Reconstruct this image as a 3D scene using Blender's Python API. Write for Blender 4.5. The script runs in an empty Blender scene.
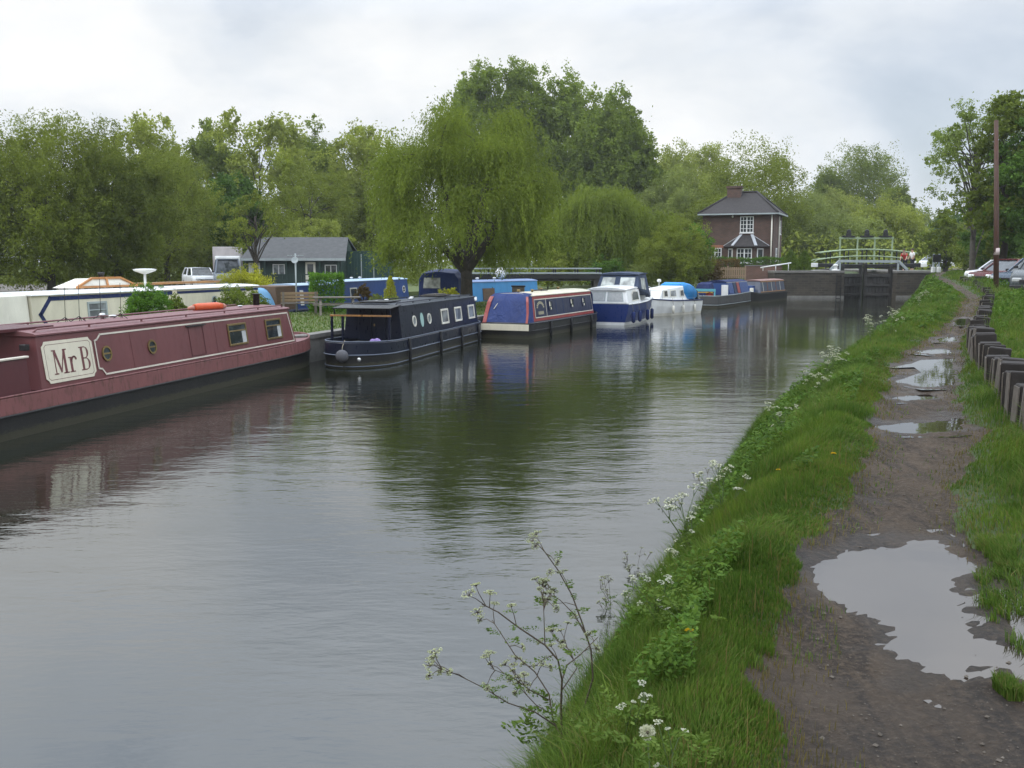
import bpy, bmesh, math, random
import numpy as np
from mathutils import Vector, Matrix

SC = bpy.context.scene
COL = SC.collection
R = math.radians
PI = math.pi

# ------------------------------------------------------------------ camera
F = 1000.0
CAMZ = 3.0
TH = math.atan(124.0 / F)
CT, ST = math.cos(TH), math.sin(TH)

def ray(px, py):
    u = (px - 512) / F; v = (384 - py) / F
    return Vector((u, CT + v * ST, -ST + v * CT))

def G(px, py, z):
    """world point on the level z seen at a photo position"""
    d = ray(px, py); t = (z - CAMZ) / d.z
    return Vector((d.x * t, d.y * t, z))

def PX(px, Y, py=262):
    d = ray(px, py)
    return d.x / d.y * Y

def PZ(py, Y, px=512):
    d = ray(px, py)
    return CAMZ + d.z / d.y * Y

cam = bpy.data.cameras.new('camera')
cam.sensor_width = 36.0
cam.lens = F * 36.0 / 1024.0
cam.clip_start = 0.05
cam.clip_end = 3000
co = bpy.data.objects.new('camera', cam); COL.objects.link(co)
co.location = (0, 0, CAMZ)
co.rotation_euler = (PI / 2 - TH, 0, 0)
SC.camera = co

# ------------------------------------------------------------------ tags
def tag(o, label=None, cat=None, group=None, kind=None):
    if label: o['label'] = label
    if cat: o['category'] = cat
    if group: o['group'] = group
    if kind: o['kind'] = kind
    return o

def empty(name, loc, rz=0.0, label=None, cat=None, group=None):
    o = bpy.data.objects.new(name, None); COL.objects.link(o)
    o.location = loc; o.rotation_euler = (0, 0, rz)
    o.empty_display_size = 0.2
    return tag(o, label, cat, group)

def copy_tree(o, parent=None):
    c = o.copy(); COL.objects.link(c)
    if parent is not None: c.parent = parent
    for ch in list(o.children): copy_tree(ch, c)
    return c

# ------------------------------------------------------------------ mesh builder
class MB:
    def __init__(s):
        s.v = []; s.f = []; s.m = []; s.sm = []
    def add(s, vs, fs, mi=0, smooth=False):
        o = len(s.v)
        s.v.extend([tuple(p) for p in vs])
        for f in fs:
            s.f.append([i + o for i in f]); s.m.append(mi); s.sm.append(smooth)
        return s
    def hexa(s, p, mi=0):   # p: bottom 4 ccw, top 4 ccw
        return s.add(p, [(3, 2, 1, 0), (4, 5, 6, 7), (0, 1, 5, 4), (1, 2, 6, 5), (2, 3, 7, 6), (3, 0, 4, 7)], mi)
    def box(s, x0, x1, y0, y1, z0, z1, mi=0):
        return s.hexa([(x0, y0, z0), (x1, y0, z0), (x1, y1, z0), (x0, y1, z0), (x0, y0, z1), (x1, y0, z1), (x1, y1, z1), (x0, y1, z1)], mi)
    def cbox(s, c, sz, M=None, mi=0):
        ps = []
        for dz in (-.5, .5):
            for dx, dy in ((-.5, -.5), (.5, -.5), (.5, .5), (-.5, .5)):
                p = Vector((dx * sz[0], dy * sz[1], dz * sz[2]))
                if M is not None: p = M @ p
                ps.append(p + Vector(c))
        return s.hexa(ps, mi)
    def prism(s, poly, z0, z1, mi=0):
        n = len(poly)
        vs = [(x, y, z0) for x, y in poly] + [(x, y, z1) for x, y in poly]
        fs = [tuple(range(n - 1, -1, -1)), tuple(range(n, 2 * n))]
        fs += [(i, (i + 1) % n, n + (i + 1) % n, n + i) for i in range(n)]
        return s.add(vs, fs, mi)
    def slab(s, pts, vec, mi=0):    # extrude a planar polygon (3d points) along vec
        n = len(pts); vec = Vector(vec)
        vs = [Vector(p) for p in pts] + [Vector(p) + vec for p in pts]
        fs = [tuple(range(n - 1, -1, -1)), tuple(range(n, 2 * n))]
        fs += [(i, (i + 1) % n, n + (i + 1) % n, n + i) for i in range(n)]
        return s.add(vs, fs, mi)
    def tube(s, pts, rad, n=8, mi=0, cap=True, smooth=True):
        pts = [Vector(p) for p in pts]
        if not hasattr(rad, '__len__'): rad = [rad] * len(pts)
        vs = []; fs = []
        up = Vector((0.13, 0.31, 0.94)).normalized()
        prev = None
        for i, p in enumerate(pts):
            a = pts[max(0, i - 1)]; b = pts[min(len(pts) - 1, i + 1)]
            t = (b - a)
            if t.length < 1e-9: t = Vector((0, 0, 1))
            t.normalize()
            if prev is None:
                r = t.cross(up)
                if r.length < .05: r = t.cross(Vector((1, 0, 0)))
            else:
                r = prev - t * prev.dot(t)
                if r.length < 1e-6: r = t.cross(up)
            r.normalize(); prev = r
            q = t.cross(r)
            for k in range(n):
                an = 2 * PI * k / n
                vs.append(p + (r * math.cos(an) + q * math.sin(an)) * rad[i])
        for i in range(len(pts) - 1):
            for k in range(n):
                fs.append((i * n + k, i * n + (k + 1) % n, (i + 1) * n + (k + 1) % n, (i + 1) * n + k))
        s.add(vs, fs, mi, smooth)
        if cap:
            o = len(s.v) - len(vs)
            s.f.append([o + k for k in range(n - 1, -1, -1)]); s.m.append(mi); s.sm.append(False)
            e = o + (len(pts) - 1) * n
            s.f.append([e + k for k in range(n)]); s.m.append(mi); s.sm.append(False)
        return s
    def bar(s, a, b, w, h=None, mi=0):     # square bar between two points
        a = Vector(a); b = Vector(b); h = h or w
        t = (b - a).normalized()
        up = Vector((0, 0, 1)) if abs(t.z) < .95 else Vector((0, 1, 0))
        r = t.cross(up).normalized(); q = r.cross(t)
        ps = []
        for e in (a, b):
            for i, j in ((-1, -1), (1, -1), (1, 1), (-1, 1)):
                ps.append(e + r * i * w / 2 + q * j * h / 2)
        return s.hexa(ps, mi)
    def lathe(s, prof, n=14, c=(0, 0, 0), mi=0, M=None, smooth=True):
        vs = []; fs = []
        for r, z in prof:
            for k in range(n):
                a = 2 * PI * k / n
                p = Vector((r * math.cos(a), r * math.sin(a), z))
                if M is not None: p = M @ p
                vs.append(p + Vector(c))
        for i in range(len(prof) - 1):
            for k in range(n):
                fs.append((i * n + k, i * n + (k + 1) % n, (i + 1) * n + (k + 1) % n, (i + 1) * n + k))
        s.add(vs, fs, mi, smooth)
        o = len(s.v) - len(vs)
        s.f.append([o + k for k in range(n - 1, -1, -1)]); s.m.append(mi); s.sm.append(False)
        e = o + (len(prof) - 1) * n
        s.f.append([e + k for k in range(n)]); s.m.append(mi); s.sm.append(False)
        return s
    def ball(s, c, r, n=12, mi=0):
        if not hasattr(r, '__len__'): r = (r, r, r)
        m = n // 2
        prof = [(math.sin(PI * i / m), -math.cos(PI * i / m)) for i in range(m + 1)]
        vs = []; fs = []
        for q, z in prof:
            for k in range(n):
                a = 2 * PI * k / n
                vs.append((c[0] + r[0] * q * math.cos(a), c[1] + r[1] * q * math.sin(a), c[2] + r[2] * z))
        for i in range(m):
            for k in range(n):
                fs.append((i * n + k, i * n + (k + 1) % n, (i + 1) * n + (k + 1) % n, (i + 1) * n + k))
        return s.add(vs, fs, mi, True)
    def loft(s, rings, mi=0, closed=True, cap=True, smooth=False):
        n = len(rings[0]); vs = [p for r in rings for p in r]; fs = []
        for i in range(len(rings) - 1):
            for k in range(n if closed else n - 1):
                fs.append((i * n + k, i * n + (k + 1) % n, (i + 1) * n + (k + 1) % n, (i + 1) * n + k))
        s.add(vs, fs, mi, smooth)
        if cap:
            o = len(s.v) - len(vs); e = o + (len(rings) - 1) * n
            s.f.append([o + k for k in range(n - 1, -1, -1)]); s.m.append(mi); s.sm.append(False)
            s.f.append([e + k for k in range(n)]); s.m.append(mi); s.sm.append(False)
        return s
    def build(s, name, mats, parent=None, bevel=0.0, seg=1):
        me = bpy.data.meshes.new(name)
        me.from_pydata(s.v, [], s.f)
        if not isinstance(mats, (list, tuple)): mats = [mats]
        for m in mats: me.materials.append(m)
        me.polygons.foreach_set('material_index', s.m)
        me.polygons.foreach_set('use_smooth', s.sm)
        me.update()
        bm = bmesh.new(); bm.from_mesh(me)
        bmesh.ops.recalc_face_normals(bm, faces=bm.faces); bm.to_mesh(me); bm.free()
        o = bpy.data.objects.new(name, me); COL.objects.link(o)
        if parent is not None: o.parent = parent
        if bevel:
            b = o.modifiers.new('bevel', 'BEVEL'); b.width = bevel; b.segments = seg
            b.limit_method = 'ANGLE'; b.angle_limit = R(35)
        return o

def np_mesh(name, verts, loops, counts, mats, parent=None, smooth=False, midx=None):
    """fast mesh from numpy arrays; counts = vertices per face"""
    me = bpy.data.meshes.new(name)
    nv = len(verts); me.vertices.add(nv)
    me.vertices.foreach_set('co', np.ascontiguousarray(verts, dtype=np.float32).ravel())
    me.loops.add(len(loops)); me.loops.foreach_set('vertex_index', np.ascontiguousarray(loops, dtype=np.int32))
    nf = len(counts); me.polygons.add(nf)
    st = np.zeros(nf, dtype=np.int32); st[1:] = np.cumsum(counts)[:-1]
    me.polygons.foreach_set('loop_start', st)
    if smooth: me.polygons.foreach_set('use_smooth', np.ones(nf, dtype=bool))
    if not isinstance(mats, (list, tuple)): mats = [mats]
    for m in mats: me.materials.append(m)
    if midx is not None: me.polygons.foreach_set('material_index', np.ascontiguousarray(midx, dtype=np.int32))
    me.update(calc_edges=True); me.validate()
    o = bpy.data.objects.new(name, me); COL.objects.link(o)
    if parent is not None: o.parent = parent
    return o

# ------------------------------------------------------------------ materials
class NT:
    def __init__(s, mat):
        s.t = mat.node_tree; s.n = s.t.nodes; s.l = s.t.links
    def new(s, typ, **kw):
        n = s.n.new(typ)
        for k, v in kw.items():
            if k.startswith('i_'):
                n.inputs[k[2:].replace('_', ' ')].default_value = v
            else: setattr(n, k, v)
        return n
    def link(s, a, b): s.l.new(a, b)

def base_mat(name):
    m = bpy.data.materials.new(name); m.use_nodes = True
    t = NT(m); t.n.clear()
    out = t.new('ShaderNodeOutputMaterial'); p = t.new('ShaderNodeBsdfPrincipled')
    t.link(p.outputs['BSDF'], out.inputs['Surface'])
    return m, t, p, out

def c4(c): return (c[0], c[1], c[2], 1.0)

def noise(t, scale, detail=4, rough=.55, vec=None, dist=0.0):
    n = t.new('ShaderNodeTexNoise'); n.inputs['Scale'].default_value = scale
    n.inputs['Detail'].default_value = detail; n.inputs['Roughness'].default_value = rough
    n.inputs['Distortion'].default_value = dist
    if vec is not None: t.link(vec, n.inputs['Vector'])
    return n

def ramp(t, src, stops):
    r = t.new('ShaderNodeValToRGB')
    el = r.color_ramp.elements
    while len(el) < len(stops): el.new(0.5)
    for e, (p, c) in zip(el, stops):
        e.position = p; e.color = c4(c) if len(c) == 3 else c
    t.link(src, r.inputs['Fac']); return r

def mixc(t, fac, a, b, mode='MIX'):
    m = t.new('ShaderNodeMix', data_type='RGBA', blend_type=mode)
    for sk, x in ((0, fac), (6, a), (7, b)):
        if hasattr(x, 'is_linked'): t.link(x, m.inputs[sk])
        elif sk == 0: m.inputs[0].default_value = x
        else: m.inputs[sk].default_value = c4(x)
    return m.outputs[2]

def objco(t, scale=(1, 1, 1), kind='Object'):
    tc = t.new('ShaderNodeTexCoord'); mp = t.new('ShaderNodeMapping')
    mp.inputs['Scale'].default_value = scale
    t.link(tc.outputs[kind], mp.inputs['Vector']); return mp.outputs['Vector']

def mul(c, k): return tuple(min(1, x * k) for x in c)

def bumpn(t, p, h, strength=.3, dist=.01):
    b = t.new('ShaderNodeBump'); b.inputs['Strength'].default_value = strength; b.inputs['Distance'].default_value = dist
    t.link(h, b.inputs['Height']); t.link(b.outputs['Normal'], p.inputs['Normal']); return b

def paint(name, col, rough=.4, wear=.25, dirt=(.12, .10, .07), metal=0.0, streak=True, spec=.5, scale=1.0, th=.56):
    """weathered paint: faded patches, vertical grime runs, uneven gloss"""
    m, t, p, out = base_mat(name)
    v = objco(t, (1, 1, .35 if streak else 1))
    n1 = noise(t, 1.7 * scale, 6, .6, v); n2 = noise(t, 11 * scale, 5, .65, v)
    a = mixc(t, ramp(t, n1.outputs['Fac'], [(.3, (0, 0, 0)), (.7, (1, 1, 1))]).outputs['Color'], mul(col, .86), mul(col, 1.14))
    d = ramp(t, n2.outputs['Fac'], [(th, (0, 0, 0)), (th + .16, (wear, wear, wear))])
    c = mixc(t, d.outputs['Color'], a, dirt)
    t.link(c, p.inputs['Base Color'])
    rr = ramp(t, n2.outputs['Fac'], [(.3, (rough * .8,) * 3), (.7, (min(1, rough * 1.4),) * 3)])
    t.link(rr.outputs['Color'], p.inputs['Roughness'])
    p.inputs['Metallic'].default_value = metal
    p.inputs['Specular IOR Level'].default_value = spec
    bumpn(t, p, n1.outputs['Fac'], .3, .03)
    return m

def fabric(name, col, rough=.75):
    '''slack canvas: creases, faded ridges'''
    m, t, p, out = base_mat(name)
    v = objco(t, (1.4, 1, .6)); n = noise(t, 2.2, 5, .6, v, 1.2); n2 = noise(t, 26, 4, .6, objco(t)); n3 = noise(t, .9, 3, .5, objco(t))
    a = mixc(t, ramp(t, n3.outputs['Fac'], [(.35, (0, 0, 0)), (.65, (1, 1, 1))]).outputs['Color'], mul(col, .82), mul(col, 1.25))
    c = mixc(t, ramp(t, n2.outputs['Fac'], [(.55, (0, 0, 0)), (.75, (.25, .25, .25))]).outputs['Color'], a, (.16, .16, .15))
    t.link(c, p.inputs['Base Color']); p.inputs['Roughness'].default_value = rough; p.inputs['Specular IOR Level'].default_value = .3
    bumpn(t, p, n.outputs['Fac'], .9, .09); return m

def hull_black(name='hull_blacking'):
    m, t, p, out = base_mat(name)
    v = objco(t, (1, 1, .3)); n1 = noise(t, 2.2, 6, .65, v); n2 = noise(t, 9, 5, .7, objco(t, (1, 1, 2.5)))
    a = ramp(t, n1.outputs['Fac'], [(.3, (.005, .005, .005)), (.6, (.012, .011, .010)), (.8, (.028, .023, .019))])
    tc = t.new('ShaderNodeTexCoord'); sp = t.new('ShaderNodeSeparateXYZ'); t.link(tc.outputs['Object'], sp.inputs[0])
    ad = t.new('ShaderNodeMath', operation='MULTIPLY_ADD'); t.link(n2.outputs['Fac'], ad.inputs[0]); ad.inputs[1].default_value = -.22
    t.link(sp.outputs['Z'], ad.inputs[2])
    weed = ramp(t, ad.outputs[0], [(.0, (1, 1, 1)), (.06, (0, 0, 0))])
    c = mixc(t, weed.outputs['Color'], a.outputs['Color'], (.04, .037, .02))
    t.link(c, p.inputs['Base Color']); p.inputs['Roughness'].default_value = .5
    bumpn(t, p, n2.outputs['Fac'], .3, .02)
    return m

def wood(name, col, rough=.65, scale=(1, 12, 12)):
    m, t, p, out = base_mat(name)
    v = objco(t, scale); n = noise(t, 2.5, 6, .65, v, .4); n2 = noise(t, 1.3, 3, .5, objco(t))
    a = ramp(t, n.outputs['Fac'], [(.25, mul(col, .55)), (.5, col), (.75, mul(col, 1.3))])
    c = mixc(t, ramp(t, n2.outputs['Fac'], [(.4, (0, 0, 0)), (.7, (.35, .35, .35))]).outputs['Color'], a.outputs['Color'], (.10, .10, .085))
    t.link(c, p.inputs['Base Color']); p.inputs['Roughness'].default_value = rough
    bumpn(t, p, n.outputs['Fac'], .4, .006)
    return m

def rough_mat(name, cols, scale=3.0, rough=.9, bump=.5, bd=.02, fine=25):
    m, t, p, out = base_mat(name)
    v = objco(t); n = noise(t, scale, 7, .65, v); n2 = noise(t, fine, 5, .7, v)
    a = ramp(t, n.outputs['Fac'], [(.3, cols[0]), (.52, cols[1]), (.72, cols[2])])
    c = mixc(t, ramp(t, n2.outputs['Fac'], [(.35, (0, 0, 0)), (.7, (.5, .5, .5))]).outputs['Color'], a.outputs['Color'], mul(cols[1], .55))
    t.link(c, p.inputs['Base Color']); p.inputs['Roughness'].default_value = rough
    bumpn(t, p, n2.outputs['Fac'], bump, bd)
    return m

def glass_dark(name, col=(.02, .024, .026), rough=.06):
    m, t, p, out = base_mat(name)
    n = noise(t, 2.4, 2, .5, objco(t))
    a = ramp(t, n.outputs['Fac'], [(.4, col), (.62, mul(col, 2.4))])
    t.link(a.outputs['Color'], p.inputs['Base Color'])
    p.inputs['Roughness'].default_value = rough; p.inputs['Specular IOR Level'].default_value = .6
    return m

def leaf_mat(name, c1, c2, trans=.35, clump=.3, rough=.7, spec=.09):
    m, t, p, out = base_mat(name)
    g = t.new('ShaderNodeNewGeometry'); oi = t.new('ShaderNodeObjectInfo')
    n = noise(t, clump, 3, .6, objco(t))
    a = mixc(t, g.outputs['Random Per Island'], c1, c2)
    k = ramp(t, n.outputs['Fac'], [(.3, (.72, .72, .74)), (.7, (1.25, 1.22, 1.05))])
    c = mixc(t, 1.0, a, k.outputs['Color'], 'MULTIPLY')
    t.link(c, p.inputs['Base Color']); p.inputs['Roughness'].default_value = rough
    p.inputs['Specular IOR Level'].default_value = spec
    tr = t.new('ShaderNodeBsdfTranslucent'); mx = t.new('ShaderNodeMixShader'); mx.inputs[0].default_value = trans
    tc = mixc(t, 1.0, c, (1.0, 1.0, .7), 'MULTIPLY')
    t.link(tc, tr.inputs['Color'])
    t.link(p.outputs['BSDF'], mx.inputs[1]); t.link(tr.outputs['BSDF'], mx.inputs[2])
    t.link(mx.outputs['Shader'], out.inputs['Surface'])
    return m

def brick_mat(name, c1, c2, mortar, scale=1.0):
    m, t, p, out = base_mat(name)
    tc = t.new('ShaderNodeTexCoord'); sp = t.new('ShaderNodeSeparateXYZ'); t.link(tc.outputs['Object'], sp.inputs[0])
    ad = t.new('ShaderNodeMath', operation='ADD'); t.link(sp.outputs['X'], ad.inputs[0]); t.link(sp.outputs['Y'], ad.inputs[1])
    cb = t.new('ShaderNodeCombineXYZ'); t.link(ad.outputs[0], cb.inputs[0]); t.link(sp.outputs['Z'], cb.inputs[1])
    b = t.new('ShaderNodeTexBrick'); t.link(cb.outputs[0], b.inputs['Vector'])
    b.inputs['Scale'].default_value = scale; b.inputs['Brick Width'].default_value = .225; b.inputs['Row Height'].default_value = .075
    b.inputs['Mortar Size'].default_value = .008
    b.inputs['Color1'].default_value = c4(c1); b.inputs['Color2'].default_value = c4(c2); b.inputs['Mortar'].default_value = c4(mortar)
    n = noise(t, .9, 5, .6, objco(t))
    k = ramp(t, n.outputs['Fac'], [(.3, (.72, .72, .72)), (.7, (1.2, 1.2, 1.2))])
    t.link(mixc(t, 1.0, b.outputs['Color'], k.outputs['Color'], 'MULTIPLY'), p.inputs['Base Color'])
    p.inputs['Roughness'].default_value = .9
    bumpn(t, p, b.outputs['Fac'], -.3, .01)
    return m

def grass_mat(name, c1, c2, dry):
    m, t, p, out = base_mat(name)
    g = t.new('ShaderNodeNewGeometry'); v = objco(t)
    n = noise(t, 1.1, 4, .6, v); nd = noise(t, .55, 5, .65, v)
    a = mixc(t, g.outputs['Random Per Island'], c1, c2)
    k = ramp(t, n.outputs['Fac'], [(.32, (.55, .62, .6)), (.5, (1, 1, 1)), (.68, (1.35, 1.2, 1.0))])
    c = mixc(t, 1.0, a, k.outputs['Color'], 'MULTIPLY')
    pick = t.new('ShaderNodeMath', operation='MULTIPLY_ADD'); t.link(g.outputs['Random Per Island'], pick.inputs[0]); pick.inputs[1].default_value = 7.31; pick.inputs[2].default_value = 0
    fr = t.new('ShaderNodeMath', operation='FRACT'); t.link(pick.outputs[0], fr.inputs[0])
    s = t.new('ShaderNodeMath', operation='MULTIPLY_ADD'); t.link(nd.outputs['Fac'], s.inputs[0]); s.inputs[1].default_value = .9; t.link(fr.outputs[0], s.inputs[2])
    d = ramp(t, s.outputs[0], [(1.28 / 2, (0, 0, 0)), (1.34 / 2, (.8, .8, .8))])
    sc = t.new('ShaderNodeMath', operation='MULTIPLY'); t.link(s.outputs[0], sc.inputs[0]); sc.inputs[1].default_value = .5; t.link(sc.outputs[0], d.inputs['Fac'])
    c = mixc(t, d.outputs['Color'], c, dry)
    t.link(c, p.inputs['Base Color']); p.inputs['Roughness'].default_value = .65; p.inputs['Specular IOR Level'].default_value = .12
    tr = t.new('ShaderNodeBsdfTranslucent'); mx = t.new('ShaderNodeMixShader'); mx.inputs[0].default_value = .35
    t.link(mixc(t, 1.0, c, (1, 1, .7), 'MULTIPLY'), tr.inputs['Color']); t.link(p.outputs['BSDF'], mx.inputs[1]); t.link(tr.outputs['BSDF'], mx.inputs[2]); t.link(mx.outputs['Shader'], out.inputs['Surface'])
    return m

M = {}
M['burg_side'] = paint('burgundy_paint', (.142, .043, .043), .42, .35, dirt=(.075, .026, .022), scale=.7)
M['burg_roof'] = paint('burgundy_roof_paint', (.16, .062, .062), .5, .3, streak=False)
M['burg_band'] = paint('burgundy_gunwale_paint', (.185, .066, .062), .48, .75, dirt=(.07, .033, .02), th=.52)
M['burg_dark'] = paint('dark_burgundy_paint', (.075, .014, .017), .42, .15)
M['black_hull'] = hull_black()
M['cream'] = paint('cream_paint', (.66, .61, .47), .4, .12)
M['cream_line'] = paint('cream_line_paint', (.62, .57, .47), .4, .1)
M['white'] = paint('white_gelcoat', (.78, .78, .75), .3, .12, dirt=(.35, .33, .27))
M['offwhite'] = paint('off_white_paint', (.70, .67, .57), .45, .15, dirt=(.3, .28, .22))
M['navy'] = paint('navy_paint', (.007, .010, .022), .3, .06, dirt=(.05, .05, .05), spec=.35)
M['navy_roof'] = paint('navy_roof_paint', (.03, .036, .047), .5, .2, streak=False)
M['navy_line'] = paint('grey_blue_line', (.10, .12, .16), .4, .2)
M['navy_panel'] = paint('blue_panel_paint', (.009, .015, .05), .35, .1)
M['red'] = paint('red_paint', (.26, .035, .03), .42, .2)
M['blue_hull'] = paint('blue_gelcoat', (.010, .03, .14), .3, .15)
M['tarp'] = fabric('blue_tarpaulin', (.016, .036, .14), .6)
M['canvas'] = fabric('blue_grey_canvas', (.05, .068, .11), .8)
M['canvas_navy'] = fabric('navy_canvas', (.016, .028, .10), .8)
M['sky_tarp'] = fabric('bright_blue_canvas', (.03, .24, .55), .6)
M['clear_sheet'] = glass_dark('clear_plastic_window', (.26, .27, .25), .18)
M['curtain'] = rough_mat('pale_curtain', [(.35, .36, .36), (.48, .49, .48), (.58, .58, .56)], 5, .8, .2, .01)
M['lightblue'] = paint('light_blue_paint', (.05, .24, .50), .4, .15)
M['midblue'] = paint('mid_blue_paint', (.02, .06, .20), .4, .15)
M['paleblue'] = paint('pale_blue_roof', (.33, .45, .58), .5, .15)
M['brass'] = paint('brass', (.24, .17, .065), .35, .3, metal=.7)
M['chrome'] = paint('dull_steel', (.55, .55, .54), .3, .2, metal=.8)
M['glass'] = glass_dark('window_glass')
M['pane_pale'] = glass_dark('pale_reflecting_pane', (.12, .13, .13), .12)
M['black'] = paint('black_paint', (.012, .012, .012), .45, .2)
M['rubber'] = paint('black_rubber', (.016, .016, .017), .75, .3)
M['orange'] = paint('orange_plastic', (.62, .10, .025), .4, .15)
M['rope'] = rough_mat('rope', [(.2, .18, .13), (.3, .27, .2), (.36, .32, .25)], 20, .95, .5, .005)
M['wood_warm'] = wood('varnished_timber', (.34, .16, .045), .4)
M['wood_grey'] = wood('weathered_timber', (.16, .135, .105))
M['wood_dark'] = wood('dark_timber', (.035, .028, .022), .75)
M['wood_brown'] = wood('brown_timber', (.12, .065, .03))
M['pole'] = wood('red_brown_pole_timber', (.085, .036, .023), .8, (10, 10, 1))
M['post'] = rough_mat('old_post_concrete', [(.012, .010, .008), (.021, .016, .013), (.042, .034, .027)], 6, .9, .6, .01)
M['post_edge'] = rough_mat('lit_post_edge', [(.065, .053, .042), (.105, .088, .072), (.16, .135, .115)], 8, .9, .4, .006)  # paler copy of the post colour, painted as sky light on its edge
M['concrete'] = rough_mat('weathered_concrete', [(.13, .125, .11), (.2, .19, .17), (.27, .26, .23)], 2.0, .9, .4, .01)
M['lock_stone'] = None
M['brick'] = brick_mat('house_brick', (.105, .052, .035), (.072, .040, .029), (.105, .09, .075))
M['brick_red'] = brick_mat('wall_brick', (.17, .075, .05), (.13, .06, .042), (.2, .17, .14))
M['tile'] = rough_mat('brown_roof_tile', [(.026, .022, .021), (.038, .033, .031), (.056, .048, .045)], 5, .85, .8, .03, 14)
M['felt'] = rough_mat('grey_roof_felt', [(.062, .064, .064), (.085, .087, .087), (.11, .112, .11)], 3, .9, .3, .01)
M['shed_green'] = paint('dark_green_boarding', (.016, .04, .032), .6, .2)
M['lead'] = paint('pale_lead_flashing', (.42, .44, .46), .5, .2)
M['white_wood'] = paint('white_joinery', (.72, .72, .70), .45, .15, dirt=(.3, .28, .24))
M['gate'] = wood('wet_lock_timber', (.022, .019, .016), .55, (12, 12, 1))
M['grey_steel'] = paint('pale_grey_steel', (.34, .38, .38), .5, .25)
M['rail_white'] = paint('pale_green_rail_paint', (.30, .38, .23), .5, .25, dirt=(.2, .22, .14))
M['skin'] = paint('skin', (.5, .3, .22), .5, .05, streak=False)
M['cloth_white'] = paint('white_cotton', (.75, .74, .72), .85, .1, streak=False)
M['cloth_dark'] = paint('dark_denim', (.02, .022, .03), .85, .1, streak=False)
M['cloth_red'] = paint('red_cotton', (.45, .03, .03), .85, .1, streak=False)
M['hair'] = paint('brown_hair', (.03, .018, .012), .6, .1, streak=False)
M['car_white'] = paint('white_car_paint', (.75, .76, .76), .2, .08)
M['car_red'] = paint('dark_red_car_paint', (.085, .012, .011), .22, .1)
M['car_blue'] = paint('blue_grey_car_paint', (.06, .085, .12), .22, .1)
M['car_green'] = paint('dark_grey_car_paint', (.05, .06, .062), .22, .1)
M['van_grey'] = paint('grey_blue_van_paint', (.17, .2, .25), .3, .1)
M['lamp_glass'] = glass_dark('lamp_lens', (.45, .46, .45), .1)
M['purple_cloth'] = paint('purple_cloth', (.25, .18, .4), .8, .1, streak=False)
M['turq'] = paint('turquoise_paint', (.10, .36, .42), .5, .2)
M['green_pl'] = paint('green_plastic', (.03, .16, .07), .5, .2)
M['terra'] = paint('terracotta', (.3, .12, .06), .8, .3)
M['container'] = paint('dark_green_container', (.012, .05, .04), .5, .2)

M['bark'] = rough_mat('bark', [(.035, .028, .02), (.06, .05, .036), (.09, .075, .055)], 6, .95, 1.0, .03, 18)
M['bark_grey'] = rough_mat('grey_bark', [(.07, .06, .05), (.1, .09, .075), (.14, .125, .105)], 6, .95, .8, .02, 18)
M['l_olive'] = leaf_mat('olive_willow_leaf', (0.149, 0.192, 0.031), (0.231, 0.282, 0.049), .4, .25)
M['l_dolive'] = leaf_mat('dark_olive_leaf', (0.119, 0.156, 0.030), (0.180, 0.219, 0.042), .4, .22)
M['l_willow'] = leaf_mat('weeping_willow_leaf', (0.138, 0.192, 0.031), (0.214, 0.275, 0.048), .42, .45)
M['l_pale'] = leaf_mat('pale_green_leaf', (0.228, 0.282, 0.053), (0.329, 0.376, 0.082), .4, .25)
M['l_mid'] = leaf_mat('mid_green_leaf', (0.121, 0.175, 0.031), (0.200, 0.253, 0.047), .42, .2)
M['l_poplar'] = leaf_mat('poplar_leaf', (0.156, 0.227, 0.040), (0.237, 0.311, 0.058), .45, .2)
M['l_dark'] = leaf_mat('dark_green_leaf', (0.063, 0.131, 0.024), (0.105, 0.189, 0.032), .35, .3)
M['l_grey'] = leaf_mat('grey_green_leaf', (0.180, 0.228, 0.065), (0.268, 0.324, 0.096), .4, .2)
M['l_brown'] = leaf_mat('purple_brown_leaf', (0.105, 0.074, 0.028), (0.158, 0.110, 0.037), .3, .5)
M['l_yel'] = leaf_mat('yellow_green_leaf', (0.347, 0.367, 0.029), (0.505, 0.502, 0.048), .35, .8)
M['l_hedge'] = leaf_mat('hedge_leaf', (0.071, 0.167, 0.020), (0.134, 0.267, 0.034), .3, 1.2)
M['l_fir'] = leaf_mat('cypress_leaf', (.10, .17, .022), (.16, .23, .035), .4, 1.0)
M['l_ash'] = leaf_mat('airy_pale_leaf', (0.155, 0.219, 0.053), (0.256, 0.334, 0.088), .35, .3)
# ------------------------------------------------------------------ sky, sun, exposure
W = bpy.data.worlds.new('World'); SC.world = W; W.use_nodes = True
wt = W.node_tree; wt.nodes.clear()
class WN(NT):
    def __init__(s, tree): s.t = tree; s.n = tree.nodes; s.l = tree.links
t = WN(wt)
SUN_EL, SUN_AZ = R(48), R(-115)     # high sun behind cloud, left and a little behind the viewer
wo = t.new('ShaderNodeOutputWorld'); bg = t.new('ShaderNodeBackground'); bg.inputs['Strength'].default_value = 0.1
sky = t.new('ShaderNodeTexSky', sky_type='NISHITA', sun_disc=False)
sky.sun_elevation = SUN_EL; sky.sun_rotation = SUN_AZ; sky.altitude = 50; sky.air_density = 1.0; sky.dust_density = 2.0
tc = t.new('ShaderNodeTexCoord'); sp = t.new('ShaderNodeSeparateXYZ'); t.link(tc.outputs['Generated'], sp.inputs[0])
zz = t.new('ShaderNodeMath', operation='MAXIMUM'); t.link(sp.outputs['Z'], zz.inputs[0]); zz.inputs[1].default_value = 0.0
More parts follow.
